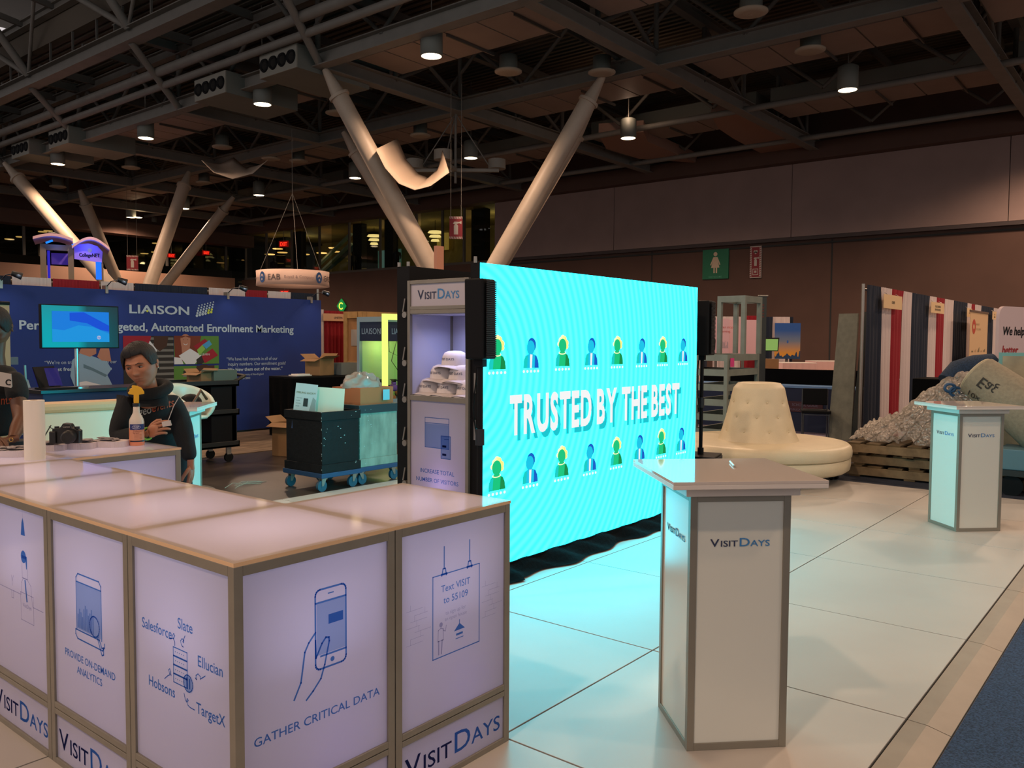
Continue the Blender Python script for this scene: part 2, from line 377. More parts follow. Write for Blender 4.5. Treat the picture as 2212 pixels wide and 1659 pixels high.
# ------------------------------------------------------------------ ceiling: corrugated deck, trusses, ducts
dk_ = M()
def corr(y0, y1, x0, x1, z0, z1, p):
    n = int(abs(x1-x0)/p); vs = []; fs = []
    for i in range(n+1):
        t = i/n; x = x0+(x1-x0)*t; z = z0+(z1-z0)*t
        for y in (y0, y1):
            vs += [(x, y, z), (x+p*.45, y, z), (x+p*.5, y, z+.09), (x+p*.95, y, z+.09)]
    for i in range(n+1):
        b = i*8
        for k in range(3): fs.append((b+k, b+k+1, b+4+k+1, b+4+k))
        if i < n: fs.append((b+3, b+8, b+12, b+7))
    dk_.add(vs, fs)
corr(-30, 61, 15, XW, 13.4, 13.4, .34)
corr(-30, 61, 15, -30, 14.6, 21.5, -.5)
dk_.box((14.8, -30, 13.4), (15, 61, 14.8)).box((-30, -30, 21.8), (XW, 61, 22))
ceil = dk_.build('ceiling', m_deck); tag(ceil, kind='structure')
GYs = [-12.0, -3.4, 5.2, 13.8, 22.4, 31.0, 39.6, 48.2, 56.8]
def ibeam(s, p0, p1, w, h):
    s.bar(p0, p1, w, .035); q0 = Vector(p0)+Vector((0, 0, h)); q1 = Vector(p1)+Vector((0, 0, h)); s.bar(q0, q1, w, .035)
    s.bar((Vector(p0)+q0)/2, (Vector(p1)+q1)/2, .04, h-.03)
BW = .42
for gy in GYs:       # trusses running toward the right wall
    t = M(); ibeam(t, (17.5, gy, 10.42), (XW, gy, 10.42), BW, .45); ibeam(t, (15, gy, 12.7), (XW, gy, 12.7), .3, .35)
    t = t.build('truss', m_steel, ceil)
    for k, x in enumerate((17.5, 20.9, 24.3, 27.7, 31.1, 34.5, 37.9)):
        b = M(); b.cyl((x, gy, 10.85), (x, gy, 12.7), .09, n=8); b.cyl((x, gy, 10.85), (min(x+3.4, XW) if k % 2 else x-(3.4 if k else 2.4), gy, 12.7), .08, n=8)
        b.build('brace', m_steeld, t)
for gx in (17.5, 24.3, 31.1, 37.0):   # trusses running along the hall
    t = M()
    if gx < 30: ibeam(t, (gx, -30, 10.427), (gx, 60, 10.427), BW, .45)
    else: t.cyl((gx, -30, 10.55), (gx, 60, 10.55), .12, n=10)
    ibeam(t, (gx, -30, 12.6), (gx, 60, 12.6), .3, .35); t = t.build('truss', m_steel, ceil)
    for y in range(-14, 58, 4):
        b = M(); yy = y*1.075; b.cyl((gx, yy, 10.85), (gx, yy+2.15, 12.6), .07, n=8); b.cyl((gx, yy+4.3, 10.85), (gx, yy+2.15, 12.6), .07, n=8)
        b.build('brace', m_steeld, t)
# high roof edge girder with its struts and the rafters above
g = M(); ibeam(g, (15, -30, 12.1), (15, 61, 12.1), .5, .5); ibeam(g, (14.6, -30, 14.3), (14.6, 61, 14.3), .3, .3); g = g.build('edge_girder', m_steel, ceil)
for y in (-5, 3.9, 12.5, 21.1, 29.7, 38.3, 46.9, 55.5):
    b = M().cyl((15, y, 12.1), (17.4, y+1.1, 10.5), .13, n=10).build('strut', m_steel, g)
    b = M().cyl((14.9, y, 12.6), (12.2, y, 16.0), .16, n=10).cyl((14.9, y, 12.6), (13.4, y+4.2, 15.2), .12, n=10).cyl((14.9, y, 12.6), (13.8, y-3.6, 15), .07, n=8).build('strut', m_steel, g)
for y in range(-28, 60, 3):
    M().bar((15, y, 14.45), (-28, y, 20.9), .14, .22).build('rafter', m_steeld, ceil)
for y in [k*2.0 for k in range(-6, 29)]:
    M().bar((14.85, y, 12.6), (14.85, y, 14.2), .07, .07).build('hanger', m_steeld, g)
for x, z, r in ((16.2, 11.45, .17), (16.55, 11.1, .13)):
    M().cyl((x, -30, z), (x, 60, z), r, n=12).build('pipe', m_steel, ceil)
for y in range(-10, 60, 4):
    M().bar((15.2, y, 12.9), (XW, y, 12.9), .12, .3).build('joist', m_steeld, ceil)
# ducts: one run per bay between trusses, underside panels each their own piece
pan = None
for dx0, dw in ((18.9, 2.0), (26.2, 2.1), (33.0, 1.9)):
    for gy in GYs[1:-1]:
        d = M().box((dx0, gy+.3, 11.02), (dx0+dw, gy+8.3, 11.75)).build('duct', m_duct, ceil)
        for k in range(6):
            if gy < -4 and dx0 > 30: continue
            y0 = gy+.32+k*1.33
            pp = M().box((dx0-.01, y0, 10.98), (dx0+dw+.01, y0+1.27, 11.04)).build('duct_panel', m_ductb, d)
            if k in (1, 3): M().bar((dx0+.1, y0-.04, 10.93), (dx0+dw+.35, y0-.04, 10.93), .05, .08).build('duct_strap', m_steeld, d)
# louvre boxes with four round jets
def jetbox(px, py, lab):
    p = AX(px, py, 16.75); t = thing('air_jet_unit', lab, 'vent', (p.x, p.y, p.z))
    M().box((0, -1.0, -.38), (3.0, 1.0, .38)).build('housing', m_duct, t)
    fp = M().box((-.04, -1.0, -.38), (0, 1.0, .38)).build('face_plate', mat('jet face', '#8d8a7f', .6), t)
    for k in range(4):
        n = M().lathe([(.14, .0), (.2, .06), (.23, 0)], 16).build('jet_nozzle', m_black, t)
        n.rotation_euler = (0, -PI/2, 0); n.location = (-.045, -.72+.48*k, 0)
        n = M().lathe([(0, .01), (.13, .01), (.15, 0)], 14).build('jet_throat', mat('throat', '#15130f', .9), t); n.rotation_euler = (0, -PI/2, 0); n.location = (-.043, -.72+.48*k, 0)
jetbox(602, 133, 'four-nozzle air jet box nearest the slanted column head'); jetbox(455, 187, 'four-nozzle air jet box just beyond the one at the slanted column head')
jetbox(128, 297, 'four-nozzle air jet box, third away down the duct row'); jetbox(45, 321, 'faint four-nozzle air jet box farthest down the row')
# lit pendants
def highbay(x, y, z, lab, lit=True, parts=True, e=1.):
    t = thing('high_bay_lamp', lab, 'lamp', (x, y, z), group='lit high bay lamps' if lit else None)
    if parts:
        M().lathe([(.30, 0), (.33, .02), (.33, .75), (.2, .82), (0, .84)], 24).build('housing', m_duct, t)
        M().cyl((0, 0, .84), (0, 0, 13.42-z), .02, n=6).build('stem', m_alu, t)
    M().lathe([(0, .035), (.2, .03), (.3, .012)], 24).build('lens', flat('lamp lens', '#ffdcb0', 9.), t)
    light('bulb', 'SPOT', (0, 0, -.03), LAMP_W*e, LAMP_COL, t, spot_size=2.7, spot_blend=.5, shadow_soft_size=.28)
    return t
ordn = ['nearest the top edge', 'second', 'third', 'fourth', 'fifth', 'sixth', 'seventh']
for k, (px, py) in enumerate(((932, 118), (567, 222), (315, 295), (125, 351))):
    p = AZ(px, py+4, 9.95); highbay(p.x, p.y, 9.95, ['lit round high bay lamp hanging above the slanted column head', 'lit round high bay lamp below the first four-nozzle box', 'lit round high bay lamp left of the first slung cloth', 'lit round high bay lamp above the far left slanted column'][k])
for k, (px, py) in enumerate(((1831, 193), (1357, 297), (1017, 340), (767, 383), (559, 420), (398, 449), (283, 468))):
    p = AZ(px, py+2, 9.95); highbay(p.x, p.y, 9.95, ['lit round high bay lamp before the plain right wall', 'lit round high bay lamp right of the slanted column, glowing at both ends', 'lit round high bay lamp beside the slung cloth and spoked rig', 'lit round high bay lamp left of the slung cloth', 'small lit high bay lamp, second left of the slung cloth', 'tiny lit high bay lamp far down the hall above the left columns', 'tiny lit high bay lamp by the farther spoked rig'][k], e=.8)
for x, y, e in ((18.1, 9.4, .8), (18.1, 1.0, .8), (6.6, 9.4, .3), (6.6, 1.0, .35), (6.6, -7.5, .8), (-5, 1., 1.3), (-5, 9.4, .8), (-5, 18, 1), (6.6, 18, 1), (6.6, 26.4, 1.), (18, -7.5, 1), (29.4, 1, 1.2), (29.4, -7.5, 1.5), (35.5, 2.5, 1.2), (6.6, 36, 1), (29, 57, 1)):
    t = highbay(x, y, 11.2 if x < 15 else 9.95, 'lit round high bay lamp over the booths, above the picture', parts=False, e=e); t['group'] = 'lamps above the picture'
light('lamp_top_glow', 'POINT', tuple(AZ(1357, 240, 10.9)), 25, LAMP_COL, shadow_soft_size=.15)
# unlit round diffusers
df = None
for px, py in ((1098, 158), (728, 247), (1622, 30), (1750, 112), (480, 320), (283, 364), (645, 350), (908, 295), (125, 405), (441, 396), (585, 345), (1300, 160)):
    p = AZ(px, py, 10.35)
    dl_ = 'unlit round ceiling diffuser '+{1098: 'right of the first lit lamp', 728: 'behind the head of the large slanted column', 1622: 'at the top edge right of centre', 1750: 'left above the lamp on the plain wall', 480: 'above the smaller slung cloth', 283: 'below the second-row lamps at left', 645: 'midway between the two slung cloths', 908: 'just above the large slung cloth', 125: 'over the left slanted columns', 441: 'below the smaller slung cloth', 585: 'right of the smaller slung cloth', 1300: 'at the head of the right slanted leg'}[px]
    if df is None:
        df = thing('ceiling_diffuser', dl_, 'vent', p)
        M().lathe([(.30, .1), (.30, .55), (0, .56)], 20).build('neck', m_duct, df)
        M().lathe([(0, 0), (.12, -.03), (.2, .0), (.3, -.02), (.45, .03), (.45, .07), (.3, .12)], 24).build('flange', mat('diffuser', '#a89a86', .6), df); c = df
    else: c = dup(df, p, label=dl_)
# curved duct ends by the wall
for ci, P in enumerate(([(1536, 250), (1552, 278), (1585, 300), (1645, 332), (1762, 320), (1612, 246)], [(1293, 292), (1310, 322), (1380, 343), (1505, 352), (1400, 306), (1390, 285)])):
    a = [AZ(x, y, 10.62) for x, y in P]
    M().prism([(q.x, q.y, q.z) for q in a], (0, 0, .5)).build('duct_end', mat('duct lit reddish', '#9a7868', .6), ceil)  # reddish light on the undersides is put into this colour
# slung cloths
def sling(near, far, d0, d1, lab):
    n = len(near)
    def fn(u, v):
        i = min(int(u*(n-1)), n-2); t = u*(n-1)-i
        a = Vector((*near[i], d0)).lerp(Vector((*near[i+1], d0)), t); b = Vector((*far[i], d1)).lerp(Vector((*far[i+1], d1)), t); q = a.lerp(b, v); return AD(q.x, q.y, q.z)
    o = M().grid(fn, 20, 4).build('slung_cloth', mat('sling cloth', '#b9a592', .9)); md = o.modifiers.new('s', 'SOLIDIFY'); md.thickness = .02
    tag(o, lab, 'cloth')
sling([(812, 322), (832, 362), (862, 396), (896, 410), (930, 401), (970, 372)], [(859, 299), (878, 345), (905, 376), (925, 384), (948, 362), (955, 325)], 27., 29.5, 'large white cloth slung in a U under the roof behind the column')
sling([(436, 346), (462, 372), (502, 386), (546, 374), (578, 345)], [(450, 352), (478, 352), (505, 340), (530, 362), (566, 356)], 36, 38, 'smaller white cloth slung under the roof, left of the big one')
# spoked hanging rigs
def rig(px, py, X, lab):
    p = AX(px, py, X); t = thing('hanging_rig', lab, 'ceiling fixture', p); z = 10.4-p.z
    for a in (2.2, -.9, 3.6):
        d = Vector((math.cos(a), math.sin(a), 0))
        M().bar((0, 0, 0), d*1.7, .16, .12).build('arm', mat('rig paint', '#8f8a80', .6), t)
        M().cyl(tuple(d*1.62+Vector((0, 0, .06))), tuple(d*1.62+Vector((0, 0, .42))), .34, n=16).build('drum', mat('rig drum', '#8a857b', .6), t)
        M().cyl(tuple(d*1.4+Vector((0, 0, .05))), (0, 0, z), .025, n=5).build('hanger_wire', m_steel, t)
    M().cyl((0, 0, -.5), (0, 0, z), .05, n=8).build('stem', m_steel, t)
rig(984, 368, 24.3, 'spoked rig with drums hanging from wires beside the big slung cloth'); rig(283, 482, 31.1, 'small dim spoked rig hanging far down the hall')
# slanted steel columns
def vcolumn(base, tops, r, lab):
    t = thing('slanted_column', lab, 'column', (base.x, base.y, GZ)); b = Vector((0, 0, base.z-GZ))
    M().cyl((0, 0, 0), b, r*1.25, r*1.1, n=20).build('pedestal', m_col, t)
    for q in tops:
        d = Vector(q)-Vector((base.x, base.y, GZ)); e = b+(d-b)*.9
        lg = M().cyl(b, e, r, r*.95, n=24).build('leg', m_col, t)
        M().cyl(e, d, r*.8, r*.35, n=16).cyl(e-(d-b)*.006, e+(d-b)*.004, r*1.12, n=24).build('end_cap', m_col, lg)
b = AX(998, 700, 21.0); vcolumn(b, [AZ(702, 150, 10.4), AZ(1302, 165, 10.4)], .31, 'pair of slanted steel tubes in a V rising behind the tall bright screen')
b = AX(1000, 712, 27.); vcolumn(b, [AZ(742, 285, 10.4), AZ(1275, 240, 10.4)], .31, 'farther pair of slanted steel tubes just behind the large V')
b = AX(298, 688, 20.5); vcolumn(b, [AZ(10, 352, 10.4), AZ(408, 372, 10.4)], .33, 'slanted steel V column at left, nearer of two')
b = AX(292, 700, 27.); vcolumn(b, [AZ(172, 410, 10.4), AZ(505, 425, 10.4)], .33, 'slanted steel V column at left, farther of two')
# ================================================================== the white booth
ac_p = acrylic('backlit panel', '#ccc9d6', .5); ac_t = acrylic('backlit top', '#e8d8cc', .45)
m_edge = mat('acrylic edge lit tan', '#d9b48c', .4); m_fr = mat('counter frame', '#8a8478', .42, metal=.45, noise=.05, nscale=8)  # edge tan carries the edge-lit look of the sheet in its colour
f_b = film('blue ink', '#6fa4d8'); f_d = film('navy ink', '#4a5378'); f_l = film('light blue ink', '#c4d8ee'); f_g = film('grey ink', '#cccddc')
UW = .6125; ZT = .95
def art_visit(m, Mx, w, h): visitdays(m, 0, -h*.25, h*.62, Mx, (1, 0), sx=1.2, bold=.012)
def art_gather(m, Mx, w, h):
    s = w/.55
    B = lambda pts, wd=.006, mi=0, cl=False: m.stroke([(x*s, y*s) for x, y in pts], wd*s, Mx, mi, cl)
    def rr(x0, y0, x1, y1, r):
        o = []
        for cx, cy, a in ((x1-r, y1-r, 0), (x0+r, y1-r, 90), (x0+r, y0+r, 180), (x1-r, y0+r, 270)):
            for k in range(5): t = math.radians(a+k*22.5); o.append((cx+r*math.cos(t), cy+r*math.sin(t)))
        return o
    B(rr(-.02, -.01, .10, .24, .018), cl=True); B([(-.02, .20), (.10, .20)]); B([(.0, .03), (.10, .03)])
    B([(.03, .222), (.05, .222)], .004)
    m.fill([(x*s, y*s) for x, y in ((-.015, .035), (.097, .035), (.097, .197), (-.015, .197))], Mx, 2)
    m.fill([(x*s, y*s) for x, y in ((.03, .125), (.088, .125), (.088, .155), (.03, .155))], Mx, 0, .0006)
    m.disc((.045*s, .01*s), .008*s, Mx, 0, .0006)
    B([(-.10, -.075), (-.075, -.03), (-.06, .06), (-.045, .085), (-.02, .11)]); B([(-.02, .085), (-.018, .03), (.005, .07), (.02, .085), (.032, .082), (.033, .07), (.015, .0), (.0, -.04), (-.03, -.07), (-.055, -.09)])
    m.text('GATHER CRITICAL DATA', 0, -.17*s, .038*s, Mx, 0, bold=.02, sx=1.12, align='C')
def art_text(m, Mx, w, h):
    s = w/.55
    B = lambda pts, wd=.0035, mi=0, cl=False: m.stroke([(x*s, y*s) for x, y in pts], wd*s, Mx, mi, cl)
    B([(-.12, -.13), (.13, -.13), (.13, .17), (-.12, .17)], .004, cl=True)
    for x in (-.062, .075):
        B([(x, .19), (x, .27)], .005); B([(x-.012, .165), (x-.006, .19), (x+.006, .19), (x+.012, .165)], .005); B([(x-.014, .17), (x+.014, .17)], .008)
    m.text('Text VISIT', 0, .105*s, .036*s, Mx, 0, bold=.004, align='C'); m.text('to 55109', 0, .062*s, .036*s, Mx, 0, bold=.004, align='C')
    m.text('to sign up for', 0, .018*s, .02*s, Mx, 3, align='C'); m.text('an open house', 0, -.004*s, .02*s, Mx, 3, align='C')
    m.fill([(x*s, y*s) for x, y in ((-.01, -.055), (.05, -.055), (.02, -.03))], Mx, 0); B([(.02, -.03), (.02, -.018)]); B([(.005, -.07), (.035, -.07)], .008); B([(.0, -.085), (.04, -.085)], .003)
    m.disc((-.078*s, -.012*s), .009*s, Mx, 3); B([(-.092, -.03), (-.094, -.07), (-.066, -.07), (-.066, -.03), (-.078, -.024), (-.092, -.03)], .003, 3); B([(-.066, -.035), (-.056, -.04), (-.05, -.02)], .003, 3); B([(-.09, -.07), (-.09, -.118)], .006, 3); B([(-.072, -.07), (-.076, -.118)], .006, 3)
    for k in range(7):
        y = -.045+k*.02
        for sx in (-1, 1):
            x0 = (-.25 if sx < 0 else .145)+.02*(k % 3); B([(x0, y), (x0+.08-.015*(k % 2), y)], .0012, 3); B([(x0+.03*(k % 2)+.02, y), (x0+.03*(k % 2)+.02, y+.02)], .0012, 3)
def art_hub(m, Mx, w, h):
    s = w/.55
    B = lambda pts, wd=.004, mi=0, cl=False: m.stroke([(x*s, y*s) for x, y in pts], wd*s, Mx, mi, cl)
    for t, x, y in (('Slate', .03, .13), ('Salesforce', -.14, .085), ('Ellucian', .165, .04), ('Hobsons', -.115, -.095), ('TargetX', .165, -.105)):
        m.text(t, x*s, y*s, .048*s, Mx, 0, bold=.014, align='C', sx=.95)
    for k in range(4):
        y = -.045+k*.028; B([(-.04, y), (.04, y), (.04, y+.026), (-.04, y+.026)], .0035, cl=True)
        for q in range(5): m.disc(((-.028+q*.012)*s, (y+.013)*s), .0022*s, Mx, 0, n=6)
    m.disc((.045*s, -.028*s), .026*s, Mx, 2, .0006); m.ring((.045*s, -.028*s), .026*s, .0035*s, Mx, 0, 20, .0008); B([(.037, -.042), (.037, -.014)], .006); B([(.052, -.042), (.052, -.014)], .006)
    def curl(a, b, k):
        n = 16; P = []
        for i in range(n+1):
            t = i/n; x = a[0]+(b[0]-a[0])*t; y = a[1]+(b[1]-a[1])*t
            if .35 < t < .65: q = (t-.35)/.3*2*PI; x += .009*math.sin(q); y += .009*(1-math.cos(q))
            P.append((x+k*math.sin(PI*t)*.012, y+k*math.sin(PI*t)*.012))
        B(P, .003)
    curl((.03, .115), (.02, .078), -1); curl((-.065, .085), (-.03, .07), 1); curl((.14, .02), (.085, .0), -1); curl((-.095, -.05), (-.055, -.03), 1); curl((.02, -.065), (.08, -.1), -1)
def art_analytics(m, Mx, w, h):
    s = w/.55
    B = lambda pts, wd=.005, mi=0, cl=False: m.stroke([(x*s, y*s) for x, y in pts], wd*s, Mx, mi, cl)
    B([(-.09, -.03), (-.09, .16), (-.075, .175), (.085, .175), (.10, .16), (.10, -.03)]); B([(-.09, .145), (.10, .145)])
    m.fill([(x*s, y*s) for x, y in ((-.086, -.025), (.096, -.025), (.096, .142), (-.086, .142))], Mx, 2)
    hs = (.05, .07, .06, .045, .075, .09, .08, .06, .07, .085, .065)
    for k, q in enumerate(hs): m.fill([(x*s, y*s) for x, y in ((-.08+k*.0115, -.02), (-.072+k*.0115, -.02), (-.072+k*.0115, -.02+q), (-.08+k*.0115, -.02+q))], Mx, 2, .0007)
    B([(-.10, -.03), (.085, -.03)]); B([(-.10, -.03), (-.10, -.048), (-.085, -.062), (.105, -.062), (.12, -.048), (.12, -.035)])
    m.ring((.05*s, .01*s), .036*s, .005*s, Mx, 0, 26, .0012); B([(.075, -.02), (.10, -.055), (.112, -.05), (.112, -.075), (.10, -.08), (.068, -.026)])
    m.text('PROVIDE ON-DEMAND', 0, -.145*s, .037*s, Mx, 0, bold=.016, sx=1., align='C'); m.text('ANALYTICS', 0, -.19*s, .037*s, Mx, 0, bold=.016, sx=1., align='C')
def art_host(m, Mx, w, h):
    s = w/.55
    B = lambda pts, wd=.0028, mi=3, cl=False: m.stroke([(x*s, y*s) for x, y in pts], wd*s, Mx, mi, cl)
    P = lambda pts, mi=0, z=0: m.fill([(x*s, y*s) for x, y in pts], Mx, mi, z)
    P([(.045, .24), (.085, .24), (.075, .29), (.065, .31), (.055, .29)]); B([(.065, .31), (.065, .36)], .0015)
    m.disc((.065*s, .155*s), .025*s, Mx, 0); P([(.08, .16), (.098, .16), (.098, .11), (.09, .11)]); P([(.05, .16), (.088, .16), (.088, .148), (.05, .148)])
    B([(.05, .14), (.05, .07), (.10, .07), (.10, .11)]); B([(.04, .0), (.042, .05), (.06, .07), (.095, .07), (.13, .05), (.14, -.03)]); P([(.07, .065), (.08, .065), (.095, -.02), (.085, -.022)])
    B([(.03, .01), (.15, .01), (.15, -.10), (.03, -.10)], cl=True); m.text('VisitDays', .09*s, -.045*s, .022*s, Mx, 3, bold=.01, align='C')
    B([(-.25, .0), (.03, .0)]); B([(.15, -.03), (.24, -.03)]); B([(-.05, .02), (-.05, .04), (-.06, .06)]); B([(-.05, .04), (-.038, .062)]); B([(-.06, 0), (-.058, -.03), (-.042, -.03), (-.04, 0)])
INK = [f_b, f_d, f_l, f_g]
def counter_unit(x0, y0, lab, faces, split=True):
    """faces: {'x0'|'x1'|'y0'|'y1': art or None}; other sides stay open to the neighbour unit"""
    t = thing('counter_unit', lab, 'counter', (x0, y0, 0)); w = UW-.004; b = .03
    fr = M()
    for x in (0, w-b):
        for y in (0, w-b): fr.box((x, y, 0), (x+b, y+b, ZT))
    zs = [(0, .022), (.19, .2105), (.2135, .236), (ZT-.03, ZT)]
    for z0, z1 in zs:
        if 'y0' in faces or z0 > .5: fr.box((b, 0, z0), (w-b, b, z1))
        if 'y1' in faces or z0 > .5: fr.box((b, w-b, z0), (w-b, w, z1))
        if 'x0' in faces or z0 > .5: fr.box((0, b, z0), (b, w-b, z1))
        if 'x1' in faces or z0 > .5: fr.box((w-b, b, z0), (w, w-b, z1))
    fr.build('frame', m_fr, t, bevel=.0015)
    top = M().add([(0, 0, ZT+.012), (w+.004, 0, ZT+.012), (w+.004, w+.004, ZT+.012), (0, w+.004, ZT+.012)], [(0, 1, 2, 3)], 0)
    for k, (a, c) in {'y0': ((0, 0), (w+.004, 0)), 'y1': ((w+.004, w+.004), (0, w+.004)), 'x0': ((0, w+.004), (0, 0)), 'x1': ((w+.004, 0), (w+.004, w+.004))}.items():
        if k in faces: top.add([(*a, ZT), (*c, ZT), (*c, ZT+.012), (*a, ZT+.012)], [(0, 1, 2, 3)], 1)
    top.build('top_panel', [ac_t, m_edge], t)
    for k, art in faces.items():
        o, r = {'y0': ((w/2, .008, 0), (1, 0, 0)), 'x0': ((.008, w/2, 0), (0, -1, 0)), 'x1': ((w-.008, w/2, 0), (0, 1, 0)), 'y1': ((w/2, w-.008, 0), (-1, 0, 0))}[k]
        for nm, z0, z1, a in (('panel', .236, ZT-.03, art), ('logo_panel', .022, .19, art_visit)):
            Mx = frame((o[0], o[1], (z0+z1)/2), r); hw = w/2-b; hh = (z1-z0)/2
            p = M().fill([(-hw, -hh), (hw, -hh), (hw, hh), (-hw, hh)], Mx).build(nm, ac_p, t)
            if a and art:
                Mx2 = frame(Vector((o[0], o[1], (z0+z1)/2))+Mx.to_3x3().col[2]*.001, r); a_ = M(); a_.film = True; a(a_, Mx2, 2*hw, 2*hh); a_.build('lettering' if a is art_visit else 'printed_art', INK, p)
    light('strip_fill_light', 'POINT', (w/2, w/2, .70), BOX_W, BOX_COL, t, shadow_soft_size=.12)
    light('strip_fill_light', 'AREA', (w/2, w/2, .52), BOX_W*.75, BOX_COL, t, size=.42, spread=2.4, aim=(w/2, w/2, 2))  # extra upward lamp added only to brighten the top panel
    light('strip_fill_light', 'POINT', (w/2+.06, w*.35, .29), BOX_W*.25, (.42, .32, 1.), t, shadow_soft_size=.05)
    return t
X0, Y0 = 1.30, 2.05
counter_unit(X0, Y0, 'backlit corner counter unit showing a hand with a phone, GATHER CRITICAL DATA', {'x0': art_hub, 'y0': art_gather})
counter_unit(X0+UW, Y0, 'backlit counter unit at the end by the screen, reading Text VISIT to 55109', {'y0': art_text, 'x1': None, 'y1': None})
counter_unit(X0, Y0+UW, 'backlit counter unit with a laptop drawing, PROVIDE ON-DEMAND ANALYTICS', {'x0': art_analytics, 'x1': None})
counter_unit(X0, Y0+2*UW, 'backlit counter unit with a drawn receptionist wearing a tie', {'x0': art_host, 'x1': None})
counter_unit(X0, Y0+3*UW, 'backlit counter unit with the paper roll standing on its top', {'x0': None, 'x1': None})
counter_unit(X0, Y0+4*UW, 'backlit far corner counter unit under the left person’s hand', {'x0': None, 'y1': None})
counter_unit(X0+UW, Y0+4*UW, 'backlit far counter unit under the spray bottle and leaning man', {'y0': None, 'x1': None, 'y1': None})
# ------------------------------------------------------------------ LED wall
LX0, LX1, LY, LZ0, LZ1 = 4.0, 7.0, 3.51, .09, 2.08
def led_base():
    m = bpy.data.materials.new('led screen cyan'); m.use_nodes = True; nt = m.node_tree; b = nt.nodes['Principled BSDF']
    b.inputs['Base Color'].default_value = (.01, .01, .01, 1); b.inputs['Roughness'].default_value = .6
    tc = nt.nodes.new('ShaderNodeTexCoord'); w = nt.nodes.new('ShaderNodeTexWave'); w.wave_type = 'RINGS'; w.rings_direction = 'Y'
    mp = nt.nodes.new('ShaderNodeMapping'); mp.inputs['Location'].default_value = (.2, 0, -1.4)
    nt.links.new(tc.outputs['Object'], mp.inputs[0]); nt.links.new(mp.outputs[0], w.inputs[0]); w.inputs['Scale'].default_value = 4.5; w.inputs['Distortion'].default_value = 0
    r = nt.nodes.new('ShaderNodeValToRGB'); r.color_ramp.elements[0].color = (.0028, .345, .43, 1); r.color_ramp.elements[1].color = (.0085, .37, .455, 1)
    nt.links.new(w.outputs[0], r.inputs[0]); nt.links.new(r.outputs[0], b.inputs['Emission Color']); b.inputs['Emission Strength'].default_value = LED_S; return m
m_led = led_base()
def em(n, c, s=1.): return flat('led '+n, c, s)
L_M = [em('white', '#f4f4f4', 1.0), em('shadow', (.0, .55, .62), 1.), em('green', (.0, .55, .20), 1.), em('dark green', (.0, .25, .06), 1.), em('yellow', (.95, .9, .25), 1.), em('blue', (.0, .55, .80), 1.), em('navy', (.0, .10, .55), 1.), em('cream', (.95, 1., .55), 1.), em('teal', (.0, .60, .55), 1.)]
led = thing('led_wall', 'huge bright cyan LED wall reading TRUSTED BY THE BEST', 'screen', (LX0, LY, 0))
LW, LH = LX1-LX0, LZ1-LZ0
nx, nz = 6, 4
pm = None
for i in range(nx):
    for j in range(nz):
        q = M().box((0, .002, 0), (LW/nx-.0015, .08, LH/nz-.0015)).build('led_tile', m_black, led) if pm is None else pm.copy()
        if pm is None: pm = q
        else: C.objects.link(q); q.parent = led
        q.location = (i*LW/nx, 0, LZ0+j*LH/nz)
face = M().fill([(0, LZ0), (LW, LZ0), (LW, LZ1), (0, LZ1)], frame((0, 0, 0), (1, 0, 0))).build('screen_face', m_led, led)
a = M(); Mx = frame((0, -.003, 0), (1, 0, 0))
def pt(px, py): q = AY(px, py, LY); return q.x-LX0, q.z
# headline: condensed capitals with a drop shadow
tx0, tz0 = pt(1100, 938); tx1, _ = pt(1466, 890); hz = pt(1100, 852)[1]-tz0
st = 'TRUSTED BY THE BEST'; cap = hz*1.36; gl_ = []
for ch_ in st:
    vs, fs, _w = glyphs(ch_, .034, 4, 0.); gl_.append((ch_, min([v[0] for v in vs], default=0), max([v[0] for v in vs], default=.30)))
gap_ = .020; space_ = .075; nsp = st.count(' '); tw_ = sum(b-a_ for c, a_, b in gl_ if c != ' ')*cap; sx = (tx1-tx0-gap_*(len(st)-1-2*nsp)-space_*nsp)/tw_; cx_ = tx0
for ch_, mn, mxx in gl_:
    if ch_ == ' ': cx_ += space_-gap_; continue
    a.text(ch_, cx_+.035-mn*cap*sx, tz0-.04, cap, Mx, 1, bold=.034, sx=sx, z=.0, res=4, raw=True)
    a.text(ch_, cx_-mn*cap*sx, tz0, cap, Mx, 0, bold=.034, sx=sx, z=.001, res=4, raw=True); cx_ += (mxx-mn)*cap*sx+gap_
a.build('headline', L_M, face)
Mx0 = Mx
